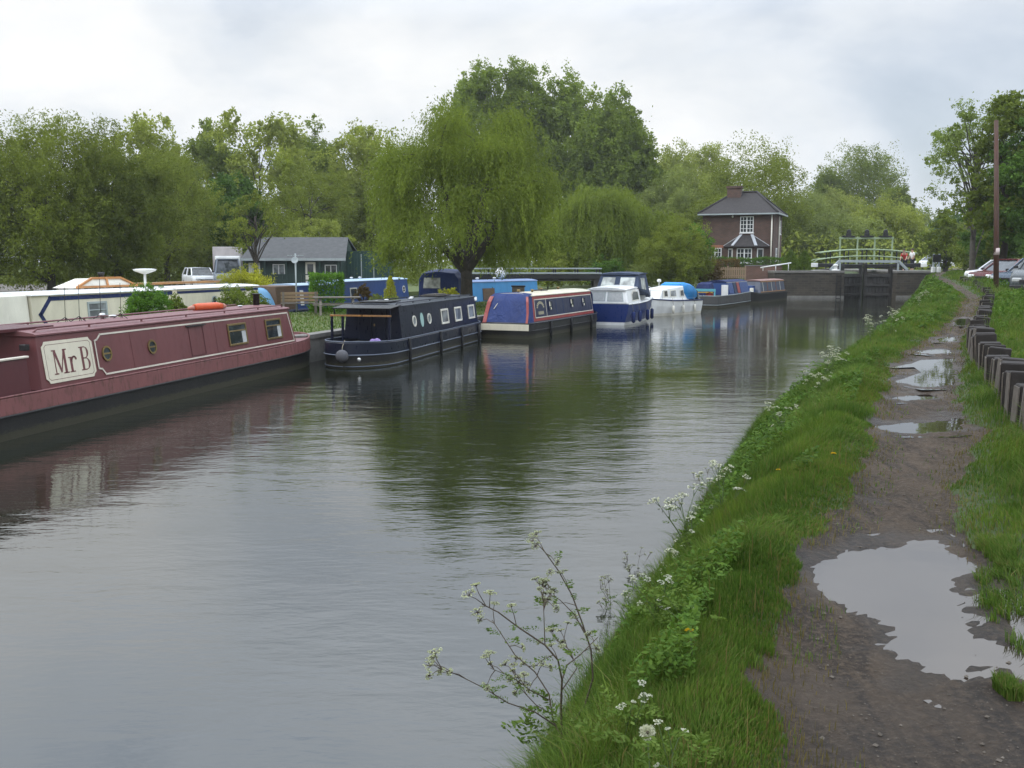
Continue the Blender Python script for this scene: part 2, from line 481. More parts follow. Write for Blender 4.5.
za = t.new('ShaderNodeMath', operation='ADD'); t.link(zz.outputs[0], za.inputs[0]); za.inputs[1].default_value = .42
dv = t.new('ShaderNodeVectorMath', operation='DIVIDE'); t.link(tc.outputs['Generated'], dv.inputs[0])
cb = t.new('ShaderNodeCombineXYZ')
for k in range(3): t.link(za.outputs[0], cb.inputs[k])
t.link(cb.outputs[0], dv.inputs[1])
mp = t.new('ShaderNodeMapping'); mp.inputs['Location'].default_value = (3.1, 1.7, 0); t.link(dv.outputs[0], mp.inputs['Vector'])
n1 = noise(t, 1.7, 6, .5, mp.outputs['Vector'], .3)
n2 = noise(t, 4.5, 6, .55, mp.outputs['Vector'], .2)
# cloud deck colour: grey-blue bases to white tops
cl = ramp(t, n1.outputs['Fac'], [(.36, (7.9, 8.5, 9.3)), (.5, (8.9, 9.25, 9.6)), (.62, (10.4, 10.45, 10.4))])
cl2 = ramp(t, n2.outputs['Fac'], [(.3, (.93, .94, .95)), (.7, (1.07, 1.06, 1.05))])
cc = mixc(t, 1.0, cl.outputs['Color'], cl2.outputs['Color'], 'MULTIPLY')
cov = ramp(t, n1.outputs['Fac'], [(.3, (.55, .55, .55)), (.45, (.94, .94, .94))])
skyc = mixc(t, cov.outputs['Color'], sky.outputs['Color'], cc)
# an overcast sky is brighter overhead than at the horizon
br = t.new('ShaderNodeMapRange'); br.inputs['From Min'].default_value = .22; br.inputs['From Max'].default_value = .62
br.inputs['To Min'].default_value = 1.0; br.inputs['To Max'].default_value = 2.7
t.link(sp.outputs['Z'], br.inputs['Value'])
br.inputs['To Min'].default_value = 0; br.inputs['To Max'].default_value = 1
up = mixc(t, br.outputs[0], (1, 1, 1), (2.35, 2.5, 2.75))
vm = t.new('ShaderNodeVectorMath', operation='MULTIPLY'); t.link(skyc, vm.inputs[0]); t.link(up, vm.inputs[1])
t.link(vm.outputs[0], bg.inputs['Color']); t.link(bg.outputs[0], wo.inputs['Surface'])
sl = bpy.data.lights.new('sun', 'SUN'); sl.energy = 1.0; sl.angle = R(14); sl.color = (1.0, .95, .88)
so = bpy.data.objects.new('sun', sl); COL.objects.link(so)
sd = Vector((math.sin(SUN_AZ) * math.cos(SUN_EL), math.cos(SUN_AZ) * math.cos(SUN_EL), math.sin(SUN_EL)))
so.rotation_euler = (-sd).to_track_quat('-Z', 'Y').to_euler(); so.location = (0, 0, 60)
vs = SC.view_settings
SC.display_settings.display_device = 'sRGB'
vs.view_transform = 'Standard'; vs.look = 'None'; vs.gamma = 1.0; vs.exposure = 0.0; vs.use_curve_mapping = False
SC.render.engine = 'CYCLES'
SC.cycles.use_denoising = True
SC.cycles.max_bounces = 8; SC.cycles.diffuse_bounces = 3; SC.cycles.glossy_bounces = 3; SC.cycles.transmission_bounces = 4
SC.cycles.caustics_reflective = False; SC.cycles.caustics_refractive = False
SC.cycles.sample_clamp_indirect = 6.0

# ------------------------------------------------------------------ noise in numpy
def vnoise(x, y, seed=0):
    xi = np.floor(x).astype(np.int64); yi = np.floor(y).astype(np.int64)
    fx = x - xi; fy = y - yi
    fx = fx * fx * (3 - 2 * fx); fy = fy * fy * (3 - 2 * fy)
    def h(a, b):
        n = (a * 374761393 + b * 668265263 + seed * 1442695041) & 0xffffffff
        n = ((n ^ (n >> 13)) * 1274126177) & 0xffffffff
        return ((n ^ (n >> 16)) & 0xffff) / 65535.0
    return (h(xi, yi) * (1 - fx) + h(xi + 1, yi) * fx) * (1 - fy) + (h(xi, yi + 1) * (1 - fx) + h(xi + 1, yi + 1) * fx) * fy

def fbm(x, y, sc, oct=4, seed=0):
    a = 0; w = 1; tot = 0
    for o in range(oct):
        a = a + w * (vnoise(x * sc, y * sc, seed + o * 17) - .5); tot += w; w *= .55; sc *= 2.03
    return a / tot * 2

def sstep(a, b, x):
    u = np.clip((x - a) / (b - a), 0, 1); return u * u * (3 - 2 * u)

# ------------------------------------------------------------------ the near bank: edges of water, path and fence against distance
def zp_y(y): return np.interp(y, [0, 11, 19, 31, 50, 79], [1.4, 1.4, 1.5, 1.75, 2.0, 2.1])
def zp_py(py): return np.interp(py, [270, 280, 300, 340, 400, 768], [2.1, 2.0, 1.75, 1.5, 1.4, 1.4])
def curve(pxs):
    ps = [G(a, b, float(zp_py(b))) for a, b in pxs]
    ys = np.array([p.y for p in ps]); xs = np.array([p.x for p in ps]); o = np.argsort(ys)
    return ys[o], xs[o]
LY, LX = curve([(780, 768), (762, 690), (757, 640), (790, 560), (845, 490), (868, 440), (880, 400), (893, 360), (925, 340), (950, 320), (962, 303), (966, 296), (955, 288), (940, 281), (930, 276)])
RY, RX = curve([(1330, 768), (1200, 660), (1090, 590), (1005, 560), (968, 525), (957, 490), (965, 455), (986, 434), (972, 424), (962, 410), (957, 390), (964, 360), (961, 340), (972, 320), (981, 303), (979, 297), (966, 288), (950, 281), (940, 276)])
FY, FX = curve([(1110, 520), (1021, 426), (976, 352), (984, 318), (990, 297), (975, 285), (950, 279)])
def zr_y(y): return np.interp(y, [0, 12, 30, 55, 64, 80], [1.4, 1.4, 1.5, 1.6, 1.95, 2.08])
def xw(y): return np.interp(y, [-5, 0, 5.9, 17.6, 46, 79, 90, 300], [-3.3, -1.55, 0.34, 4.4, 17.6, 33.0, 38.0, 140.0])
def xl(y): return np.where(y < LY[0], LX[0] + (y - LY[0]) * .45, np.where(y > LY[-1], LX[-1] + (y - LY[-1]) * .45, np.interp(y, LY, LX)))
def xr(y): return np.where(y < RY[0], RX[0] + (y - RY[0]) * .2, np.where(y > RY[-1], RX[-1] + (y - RY[-1]) * .45, np.interp(y, RY, RX)))

PUD = [
    [(809, 564), (837, 553), (870, 550), (897, 545), (935, 541), (965, 561), (984, 574), (982, 592), (993, 630), (1010, 645), (1001, 667), (965, 683), (927, 675), (901, 656), (882, 626), (852, 611), (826, 596), (811, 585)],
    [(866, 426), (899, 423), (929, 422), (950, 420), (955, 414), (962, 416), (964, 430), (940, 432), (912, 433), (884, 431)],
    [(889, 398), (905, 396), (930, 393), (939, 397), (930, 400), (905, 401)],
    [(872, 365), (888, 367), (906, 364), (928, 359), (955, 358), (956, 383), (940, 387), (920, 387), (893, 381), (905, 377), (918, 372), (914, 369), (892, 370)],
    [(918, 351), (935, 349), (951, 350), (950, 353), (930, 354), (919, 353)],
    [(937, 340), (946, 337), (955, 337), (956, 341), (946, 342), (938, 342)],
    [(954, 321), (960, 318), (971, 318), (971, 324), (962, 326), (955, 325)],
]
PUD.append([(1000, 592), (1014, 596), (1032, 630), (1046, 668), (1040, 690), (1024, 684), (1016, 650), (1008, 620)])
PUDW = []
for poly in PUD:
    zc = float(np.mean([zp_py(b) for a, b in poly])) - (.035 if poly is not PUD[-1] else .048)
    PUDW.append((zc, np.array([G(a, b, zc)[:2] for a, b in poly])))

def poly_sd(px, py, poly):
    """signed distance to a polygon, negative inside"""
    d = np.full(px.shape, 1e9); ins = np.zeros(px.shape, bool)
    n = len(poly)
    for i in range(n):
        ax, ay = poly[i]; bx, by = poly[(i + 1) % n]
        ex, ey = bx - ax, by - ay
        u = np.clip(((px - ax) * ex + (py - ay) * ey) / (ex * ex + ey * ey + 1e-12), 0, 1)
        d = np.minimum(d, (px - ax - u * ex) ** 2 + (py - ay - u * ey) ** 2)
        c = ((ay > py) != (by > py))
        with np.errstate(divide='ignore', invalid='ignore'):
            xi = (bx - ax) * (py - ay) / (by - ay + 1e-12) + ax
        ins ^= c & (px < xi)
    d = np.sqrt(d); return np.where(ins, -d, d)

def terrain(x, y):
    """height, mud (0..1), wetness of the near bank at x, y"""
    a, l, r = xw(y), xl(y), xr(y); zp = zp_y(y)
    edge = fbm(x, y, 2.2, 4, 3) * .16
    u = np.clip((x - a) / np.maximum(l - a, .1), 0, 1.5)
    bank = zp * (1 - np.clip(1 - u, 0, 1) ** 2.1) + .05 * np.exp(-((u - .82) / .15) ** 2)
    lump = fbm(x, y, 1.3, 4, 11)
    bank = bank + .07 * lump * np.clip(u * 3, 0, 1) * (u < 1.2)
    w = np.maximum(r - l, .3)
    q = (x - l) / w
    al = (x - l) / w * 1.1; path = zp - .03 + .014 * fbm(x, y, 5, 5, 7) + .022 * fbm(al * 9, y * .7, 1.0, 4, 29) + .028 * fbm(x, y, 1.1, 3, 23) - .018 * np.exp(-((q - .3) / .13) ** 2) - .012 * np.exp(-((q - .72) / .12) ** 2)
    fx = np.interp(y, FY, FX); dr = sstep(.4, 2.4, x - fx) * (y < 62) + sstep(.4, 8, x - fx) * (y >= 62)
    verge = (zp + .05 + .05 * lump) * (1 - dr) + (zr_y(y) + .025 * lump) * dr
    mud = sstep(-.06, .10, x - l - edge) * (1 - sstep(-.10, .08, x - r - edge))
    h = np.where(x < l + .0, bank, path)
    sl_ = sstep(-.12, .14, x - l); sr = sstep(-.15, .2, x - r)
    h = bank * (1 - sl_) + path * sl_
    h = h * (1 - sr) + verge * sr
    wet = np.zeros_like(h)
    for i, (zc, poly) in enumerate(PUDW):
        near = (np.abs(y - poly[:, 1].mean()) < 6) & (np.abs(x - poly[:, 0].mean()) < 6)
        if not near.any(): continue
        sd_ = poly_sd(x[near], y[near], poly) + .075 * fbm(x[near], y[near], 4.5, 5, 31 + i)
        tgt = zc + np.clip(sd_ * .11, -.05, .05) + .008 * fbm(x[near], y[near], 9, 4, 61) * (sd_ > -.22)
        k = 1 - sstep(.0, .38, sd_)
        hn = h[near]
        h[near] = hn * (1 - k) + np.where(sd_ < 0, tgt, np.maximum(tgt, np.minimum(hn, tgt + .01))) * k
        wet[near] = np.maximum(wet[near], 1 - sstep(-.05, .32, sd_ + .34 * fbm(x[near], y[near], 4, 4, 77)))
    h = h + mud * .006 * (vnoise(x * 31, y * 31, 5) + vnoise(x * 57, y * 43, 6) - 1)
    h = np.where(x < a, np.maximum(-.9, -(a - x) * 1.3), h)
    # beyond the lock the land closes behind the chamber
    beh = sstep(83, 85, y) * (x < a + 2)
    h = h * (1 - beh) + beh * np.where(x - a > -14, 2.0, np.maximum(.7, 2.0 + (x - a + 14) * .1))
    wet = np.maximum(wet, .6 * sstep(.22, .5, fbm(x, y, .9, 4, 19)) * mud)
    return h, mud, wet

def th(x, y):
    return float(terrain(np.array([float(x)]), np.array([float(y)]))[0][0])

rows = np.concatenate([np.arange(-4, 2.6, .2), np.arange(2.6, 15, .04)])
g = [15.0]
while g[-1] < 900: g.append(g[-1] * (1.008 if g[-1] < 60 else 1.05))
rows = np.concatenate([rows, g])
cols = [-1.0]
while cols[-1] > -500: cols.append(cols[-1] * 1.16 - .1)
cols = cols[::-1] + list(np.arange(-.96, 6.2, .04))
while cols[-1] < 600: cols.append(cols[-1] + max(.06, (cols[-1] - 6) * .1))
cols = np.array(cols)
YY = np.repeat(rows[:, None], len(cols), 1); XX = xw(YY) + cols[None, :]
HH, MU, WE = terrain(XX, YY)
nr, nc = XX.shape
vid = np.arange(nr * nc).reshape(nr, nc)
quads = np.stack([vid[:-1, :-1], vid[:-1, 1:], vid[1:, 1:], vid[1:, :-1]], -1).reshape(-1, 4)
V = np.stack([XX, YY, HH], -1).reshape(-1, 3); mu = MU.reshape(-1); we = WE.reshape(-1)
isp = mu[quads].mean(1) > .35

def ground_mat():
    m, t, p, out = base_mat('bank_soil_and_turf')
    v = objco(t); n = noise(t, 1.2, 6, .65, v); n2 = noise(t, 22, 5, .7, v)
    a = ramp(t, n.outputs['Fac'], [(.3, (.03, .05, .012)), (.55, (.045, .07, .017)), (.75, (.06, .075, .024))])
    c = mixc(t, ramp(t, n2.outputs['Fac'], [(.45, (0, 0, 0)), (.65, (.6, .6, .6))]).outputs['Color'], a.outputs['Color'], (.045, .035, .02))
    t.link(c, p.inputs['Base Color']); p.inputs['Roughness'].default_value = .95
    bumpn(t, p, n2.outputs['Fac'], .8, .03); return m

def mud_mat():
    m, t, p, out = base_mat('wet_path_mud')
    v = objco(t); tcx = t.new('ShaderNodeTexCoord'); mpx = t.new('ShaderNodeMapping'); mpx.inputs['Rotation'].default_value = (0, 0, R(24)); mpx.inputs['Scale'].default_value = (6, 1.1, 1)
    t.link(tcx.outputs['Object'], mpx.inputs['Vector'])
    n = noise(t, 1.3, 6, .6, v); n2 = noise(t, 30, 7, .75, v); n3 = noise(t, 1.0, 7, .65, mpx.outputs['Vector'], .5); n4 = noise(t, 90, 3, .7, v)
    a = ramp(t, n.outputs['Fac'], [(.3, (.036, .024, .0135)), (.5, (.062, .042, .025)), (.72, (.10, .071, .045))])
    b = mixc(t, ramp(t, n3.outputs['Fac'], [(.44, (0, 0, 0)), (.58, (.85, .85, .85))]).outputs['Color'], a.outputs['Color'], (.020, .0135, .009))
    b = mixc(t, ramp(t, n2.outputs['Fac'], [(.47, (0, 0, 0)), (.64, (.75, .75, .75))]).outputs['Color'], b, (.115, .084, .056))
    vo = t.new('ShaderNodeTexVoronoi'); vo.inputs['Scale'].default_value = 62; t.link(v, vo.inputs['Vector'])
    st = ramp(t, vo.outputs['Distance'], [(.08, (1, 1, 1)), (.22, (0, 0, 0))])
    sel = ramp(t, vo.outputs['Color'], [(.66, (0, 0, 0)), (.7, (.7, .7, .7))])
    pick = t.new('ShaderNodeMath', operation='MULTIPLY'); t.link(st.outputs['Color'], pick.inputs[0]); t.link(sel.outputs['Color'], pick.inputs[1])
    c = mixc(t, pick.outputs[0], b, (.20, .165, .125))
    at = t.new('ShaderNodeAttribute', attribute_name='wet')
    c2 = mixc(t, at.outputs['Fac'], c, mixc(t, 1.0, c, (.56, .53, .5), 'MULTIPLY'))
    t.link(c2, p.inputs['Base Color'])
    rg = t.new('ShaderNodeMapRange'); t.link(at.outputs['Fac'], rg.inputs['Value']); rg.inputs['To Min'].default_value = .9; rg.inputs['To Max'].default_value = .5
    t.link(rg.outputs[0], p.inputs['Roughness']); p.inputs['Specular IOR Level'].default_value = .35
    hh = t.new('ShaderNodeMath', operation='MULTIPLY_ADD'); t.link(n2.outputs['Fac'], hh.inputs[0]); hh.inputs[1].default_value = .7; t.link(n3.outputs['Fac'], hh.inputs[2])
    bumpn(t, p, hh.outputs[0], 1.0, .045); return m

def sub_mesh(name, sel, mat, kind='structure', wetattr=False):
    q = quads[sel]; used = np.unique(q); remap = np.full(len(V), -1, np.int64); remap[used] = np.arange(len(used))
    o = np_mesh(name, V[used], remap[q].ravel(), np.full(len(q), 4), mat, smooth=True)
    if wetattr:
        a = o.data.attributes.new('wet', 'FLOAT', 'POINT'); a.data.foreach_set('value', we[used].astype(np.float32))
    return tag(o, kind=kind)
sub_mesh('ground', ~isp, ground_mat())
sub_mesh('towpath', isp, mud_mat(), wetattr=True)

# ------------------------------------------------------------------ canal and puddles
def water_mat():
    m, t, p, out = base_mat('canal_water')
    v1 = objco(t, (.9, 1.9, 1)); v2 = objco(t, (2.2, 5.2, 1)); v3 = objco(t, (.05, .09, 1))
    a = noise(t, 1.0, 3, .5, v1, .3); b = noise(t, 2.2, 3, .55, v2, .2); c = noise(t, 1.0, 3, .5, v3, .5)
    amp = ramp(t, c.outputs['Fac'], [(.38, (.22, .22, .22)), (.62, (1, 1, 1))])
    m1 = t.new('ShaderNodeMath', operation='MULTIPLY_ADD'); t.link(b.outputs['Fac'], m1.inputs[0]); m1.inputs[1].default_value = .30; t.link(a.outputs['Fac'], m1.inputs[2])
    m2 = t.new('ShaderNodeMath', operation='MULTIPLY'); t.link(m1.outputs[0], m2.inputs[0]); t.link(amp.outputs['Color'], m2.inputs[1])
    bumpn(t, p, m2.outputs[0], 1.0, .016)
    p.inputs['Base Color'].default_value = (.012, .014, .008, 1)
    p.inputs['Roughness'].default_value = .008
    p.inputs['IOR'].default_value = 1.92
    p.inputs['Specular Tint'].default_value = (1, 1, 1, 1)
    return m
wm = MB(); wm.add([(-70, -12, 0), (120, -12, 0), (120, 83, 0), (-70, 83, 0)], [(0, 1, 2, 3)])
tag(wm.build('water', water_mat()), kind='structure')

def puddle_mat():
    m, t, p, out = base_mat('puddle_water')
    n = noise(t, 6, 3, .5, objco(t))
    p.inputs['Base Color'].default_value = (.03, .022, .016, 1); p.inputs['Roughness'].default_value = .012; p.inputs['IOR'].default_value = 1.7
    bumpn(t, p, n.outputs['Fac'], .12, .004); return m
pm = puddle_mat()
for zc, poly in PUDW:
    c = poly.mean(0); e = c + (poly - c) * 1.0
    out_ = []
    n = len(poly)
    for i in range(n):          # push the outline 0.3 m outwards; the ground rises through the sheet and draws the real shoreline
        d = poly[i] - c; L = np.linalg.norm(d); out_.append(poly[i] + d / max(L, 1e-6) * min(.3, L * .8))
    mb = MB(); mb.add([(a, b, zc) for a, b in out_], [tuple(range(n))])
    tag(mb.build('puddle', pm), kind='structure')

# ------------------------------------------------------------------ turf: many blades, one mesh
TUFT = [[(972, 566), (1000, 560), (1030, 590), (1060, 680), (1018, 672), (1000, 628), (985, 612)],
        [(1000, 668), (1040, 676), (1050, 705), (1012, 700), (996, 684)], [(975, 540), (1010, 545), (1030, 580), (998, 566)]]
TUFTW = [np.array([G(a, b, 1.4)[:2] for a, b in p]) for p in TUFT]

def blades(name, x, y, hgt, wid, mat, rng, lean=.45, label=None):
    n = len(x); z = terrain(x, y)[0]
    an = rng.normal(size=n) * 1.1 + 6.0 * fbm(x, y, .9, 3, 131); be = rng.uniform(.1, 1, n) ** 1.3 * lean * hgt * 2 * np.clip(1 + 1.6 * fbm(x, y, 1.3, 3, 137), .4, 2)
    dx, dy = np.cos(an), np.sin(an); fa = rng.uniform(0, 2 * PI, n); sx, sy = np.cos(fa) * wid / 2, np.sin(fa) * wid / 2
    V = np.zeros((n, 5, 3), np.float32)
    V[:, 0] = np.stack([x - sx, y - sy, z - .02], -1); V[:, 1] = np.stack([x + sx, y + sy, z - .02], -1)
    mx, my, mz = x + dx * be * .3, y + dy * be * .3, z + hgt * .58
    V[:, 2] = np.stack([mx + sx * .8, my + sy * .8, mz], -1); V[:, 3] = np.stack([mx - sx * .8, my - sy * .8, mz], -1)
    V[:, 4] = np.stack([x + dx * be, y + dy * be, z + hgt * (1 - .25 * be / (hgt + 1e-6) * .5)], -1)
    b = np.arange(n)[:, None] * 5
    loops = np.concatenate([b + 0, b + 1, b + 2, b + 3, b + 3, b + 2, b + 4], 1).ravel()
    counts = np.tile([4, 3], n)
    o = np_mesh(name, V.reshape(-1, 3), loops, counts, mat)
    return o

def scatter(rng, n, y0, y1, p, side):
    """candidate positions with density falling off with distance"""
    u = rng.uniform(0, 1, n); e = 1 - p
    y = (y0 ** e + u * (y1 ** e - y0 ** e)) ** (1 / e)
    if side == 'bank':
        a = xw(y) - .12; b = xl(y) + .35
    else:
        a = xr(y) - .35; b = xr(y) + np.minimum(1.6 + y * .10, 6.5)
    x = a + rng.uniform(0, 1, n) * (b - a)
    return x, y

rng = np.random.default_rng(5)
M['grass'] = grass_mat('grass_blade', (.056, .118, .015), (.13, .20, .034), (.17, .15, .055))
M['grass_dry'] = leaf_mat('dry_grass_blade', (.10, .085, .03), (.17, .14, .055), .3, 1.4, .6, .2)
M['weed'] = leaf_mat('broad_weed_leaf', (.05, .11, .016), (.105, .18, .03), .35, 1.6, .7, .1)

def keep_mask(x, y, rng, path_keep=.02):
    h, mu, we = terrain(x, y)
    pk = np.clip(1 - mu * 1.5, 0, 1)
    k = rng.uniform(0, 1, len(x)) < np.maximum(pk, path_keep * (we < .3))
    k &= (h > -.05) & ((we < .85) | (mu < .3))
    return k, h, mu

def make_grass(name, n, side, seed, hmul=1.0, p=1.35, y0=2.7, y1=86.0):
    rng = np.random.default_rng(seed)
    x, y = scatter(rng, n, y0, y1, p, side)
    k, h, mu = keep_mask(x, y, rng)
    x, y, mu, h = x[k], y[k], mu[k], h[k]
    dl = (xl(y) - x) if side == 'bank' else (x - xr(y))
    tall = sstep(.0, .7, dl); pat = .95 + 1.1 * fbm(x, y, 1.4, 4, 91)
    hg = (.028 + .11 * tall) * np.clip(pat, .45, 1.5) * rng.uniform(.55, 1.35, len(x))
    if side == 'bank': hg = hg * (1 + .55 * (1 - sstep(0, .6, x - xw(y))))
    wid = np.clip(.0026 + y * .00038, .003, .035) * rng.uniform(.7, 1.4, len(x))
    if side != 'bank':
        fd_ = np.abs(x - np.interp(y, FY, FX)); hg = hg * (1 + 1.3 * (1 - sstep(.1, .55, fd_)) * rng.uniform(.3, 1.2, len(x)))
    o = blades(name, x, y, hg * hmul, wid, M['grass'], rng)
    return tag(o, kind='stuff')
o = make_grass('bank_grass', 520000, 'bank', 11); tag(o, 'long green grass covering the canal bank beside the towpath', 'grass')
o = make_grass('verge_grass', 220000, 'verge', 12); tag(o, 'green grass on the verge between towpath and low post fence', 'grass')
# turf islands in the mud by the big puddle
rng = np.random.default_rng(9)
xs, ys = [], []
for pw in TUFTW:
    lo, hi = pw.min(0), pw.max(0); x = rng.uniform(lo[0], hi[0], 9000); y = rng.uniform(lo[1], hi[1], 9000)
    ins = (poly_sd(x, y, pw) + .05 * fbm(x, y, 9, 3, 5)) < 0; ins &= fbm(x, y, 5, 3, 8) > .06; xs.append(x[ins]); ys.append(y[ins])
x = np.concatenate(xs); y = np.concatenate(ys)
o = blades('path_grass', x, y, rng.uniform(.02, .075, len(x)), rng.uniform(.003, .006, len(x)), M['grass'], rng, .7)
tag(o, 'short muddy grass tufts at the right edge of the largest puddle', 'grass', kind='stuff')
# dry stems and last year's bents
rng = np.random.default_rng(15)
x, y = scatter(rng, 1000, 2.8, 60, 1.35, 'bank'); k, h, mu = keep_mask(x, y, rng, 0); x, y = x[k], y[k]; hb_ = rng.uniform(.08, .2, len(x))
ye = 2.8 + 30 * rng.uniform(0, 1, 9000) ** 1.7; sd_e = rng.uniform(0, 1, 9000) < .6; xe = np.where(sd_e, xl(ye), xr(ye)) + rng.normal(size=9000) * .11 + np.where(sd_e, .03, -.03); ke = terrain(xe, ye)[2] < .7
x = np.concatenate([x, xe[ke]]); y = np.concatenate([y, ye[ke]]); hb_ = np.concatenate([hb_, rng.uniform(.012, .05, int(ke.sum()))])
o = blades('dry_grass', x, y, hb_, np.clip(.003 + y * .0003, .003, .02), M['grass_dry'], rng, .35)
tag(o, 'straw coloured dry grass stems along the path edges and canal bank', 'grass', kind='stuff')
# broad leaves of docks, nettles and cow parsley in clumps
rng = np.random.default_rng(21)
x, y = scatter(rng, 170000, 2.8, 80, 1.35, 'bank')
k, h, mu = keep_mask(x, y, rng, 0)
k &= (fbm(x, y, .8, 4, 55) > np.where(y < 9, .30, .14)) & (x < xl(y) - .25)
x, y, h = x[k], y[k], h[k]; n = len(x)
L = np.clip(.016 + y * .0034, .026, .16) * rng.uniform(.6, 1.4, n); z = h + rng.uniform(.03, .28, n) * np.clip(.6 + fbm(x, y, 1.5, 3, 66), .3, 1.4)
def leaf_cloud(name, P, L, asp, mat, rng, parent=None, D=None, flat=0.0):
    n = len(P)
    if D is None:
        D = rng.normal(size=(n, 3)); D[:, 2] *= (1 - flat)
    D = D / (np.linalg.norm(D, axis=1, keepdims=True) + 1e-9)
    S = np.cross(D, rng.normal(size=(n, 3)) + np.array([0, 0, 2.0 * flat * 3])[None]); S = S / (np.linalg.norm(S, axis=1, keepdims=True) + 1e-9)
    L = np.broadcast_to(np.asarray(L, dtype=float), (n,))[:, None]
    V = np.stack([P - D * L * .5, P + S * L * asp * .5 - D * L * .05, P + D * L * .5, P - S * L * asp * .5 - D * L * .05], 1)
    return np_mesh(name, V.reshape(-1, 3), np.arange(4 * n), np.full(n, 4), mat, parent)
o = leaf_cloud('bank_weeds', np.stack([x, y, z], -1), L, .5, M['weed'], rng, flat=.5)
tag(o, 'low broad leaved weeds growing through the bank grass', 'weeds', kind='stuff')
# small stones and crumbs on the path
rng = np.random.default_rng(33)
n = 4200; y = 2.6 + 12 * rng.uniform(0, 1, n) ** 1.6; x = xl(y) + rng.uniform(.1, 1, n) * (xr(y) - xl(y)); h, mu, we = terrain(x, y); k = (mu > .6) & (we < .9); x, y, h = x[k], y[k], h[k]
mb = MB()
for a, b, c in zip(x, y, h):
    r = float(rng.choice([.0025, .004, .006, .011], p=[.45, .36, .16, .03])); vs_ = []
    for dx, dy, dz in ((1, 0, 0), (-1, 0, 0), (0, 1, 0), (0, -1, 0), (0, 0, 1), (0, 0, -1)):
        k_ = r * rng.uniform(.6, 1.3); vs_.append((a + dx * k_, b + dy * k_, c + r * .3 + dz * k_ * .7))
    mb.add(vs_, [(0, 2, 4), (2, 1, 4), (1, 3, 4), (3, 0, 4), (2, 0, 5), (1, 2, 5), (3, 1, 5), (0, 3, 5)])
M['stone'] = rough_mat('path_grit', [(.06, .048, .036), (.11, .092, .072), (.2, .175, .145)], 30, .9, .3, .003)
tag(mb.build('path_grit', M['stone']), 'small pale stones and grit scattered on the muddy path', 'stones', kind='stuff')

# ------------------------------------------------------------------ the damp air
HAZE = 0.0003
hb = MB(); hb.box(-900, 1600, -60, 1100, -2.5, 42)
hm = bpy.data.materials.new('damp_air'); hm.use_nodes = True; ht = NT(hm); ht.n.clear()
ho = ht.new('ShaderNodeOutputMaterial'); pv = ht.new('ShaderNodeVolumePrincipled'); pv.inputs['Color'].default_value = (.93, .96, 1, 1); pv.inputs['Density'].default_value = HAZE; pv.inputs['Anisotropy'].default_value = .2
ht.link(pv.outputs[0], ho.inputs['Volume'])
tag(hb.build('haze', hm), kind='stuff')
# ------------------------------------------------------------------ far side: mooring bank, quay, far land
QY = np.array([-2, 7, 17, 25, 28.3, 29, 37, 38.6, 46, 52, 58, 64, 70, 76, 79])
QX = np.array([-14.4, -12.2, -10.1, -8.3, -7.6, -6.05, -3.7, -1.5, 1.9, 4.3, 7.2, 10.0, 13.6, 17.6, 20.4])
BY = np.array([-2, 12, 27, 31, 41.6, 46, 48.5, 51.5, 53.5, 57, 62])
BX = np.array([-24, -20, -15.0, -13.7, -10.2, -6.9, -3.7, -2.2, -1.9, .6, 5.2])
def qx(y): return float(np.interp(y, QY, QX))
BANKZ = .78
front = list(zip(QX.tolist(), QY.tolist())); back = list(zip(BX.tolist(), BY.tolist()))
M['turf'] = ground_mat(); M['turf'].name = 'mown_turf'
for n_ in M['turf'].node_tree.nodes:
    if n_.type == 'VALTORGB' and n_.color_ramp.elements[0].color[1] > .04:
        for e_, c_ in zip(n_.color_ramp.elements, [(.07, .10, .022), (.105, .14, .034), (.14, .16, .05)]): e_.color = c4(c_)
spit = [(x - .34, y) for x, y in front if y <= 62] + [(5.2, 63)] + [(x + .1, y) for x, y in back[::-1]]
mb = MB(); mb.prism([p for p in spit], -1.0, BANKZ)
tag(mb.build('mooring_bank', M['turf']), kind='structure')
# concrete quay edge along the canal
mb = MB()
for i in range(len(front) - 1):
    (x0, y0), (x1, y1) = front[i], front[i + 1]
    mb.hexa([(x0 - .36, y0, -1), (x0, y0, -1), (x1, y1, -1), (x1 - .36, y1, -1), (x0 - .36, y0, BANKZ - .08), (x0, y0, BANKZ - .08), (x1, y1, BANKZ - .08), (x1 - .36, y1, BANKZ - .08)])
    mb.hexa([(x0 - .4, y0, BANKZ - .078), (x0 + .05, y0, BANKZ - .078), (x1 + .05, y1, BANKZ - .078), (x1 - .4, y1, BANKZ - .078), (x0 - .4, y0, BANKZ + .04), (x0 + .05, y0, BANKZ + .04), (x1 + .05, y1, BANKZ + .04), (x1 - .4, y1, BANKZ + .04)])
q = mb.build('quay_wall', M['concrete'])
tag(q, 'grey concrete quay edge along the moored boats', 'quay wall', kind='structure')
far = [(-500, -20), (-40, -20), (-27, 15), (-22, 27), (-20, 31), (-16.5, 41), (-14.5, 50), (-11, 58), (-6, 64.5), (5.2, 65), (5.4, 62.2), (9.8, 63.9), (13.2, 69.9), (17.2, 75.9), (20.2, 79), (20.2, 83.5), (25, 83.5), (25, 110), (-10, 300), (-500, 700)]
mb = MB(); mb.prism(far, -1.0, 1.0); 
tag(mb.build('far_bank', M['turf']), kind='structure')
mb = MB(); mb.prism([(-45, 62), (-14, 62), (-9, 70), (-9, 86), (-45, 86)], .9, 1.004)
M['gravel'] = rough_mat('yard_gravel', [(.13, .115, .095), (.18, .16, .135), (.24, .215, .18)], 2, .95, .5, .01)
tag(mb.build('yard', M['gravel']), kind='structure')
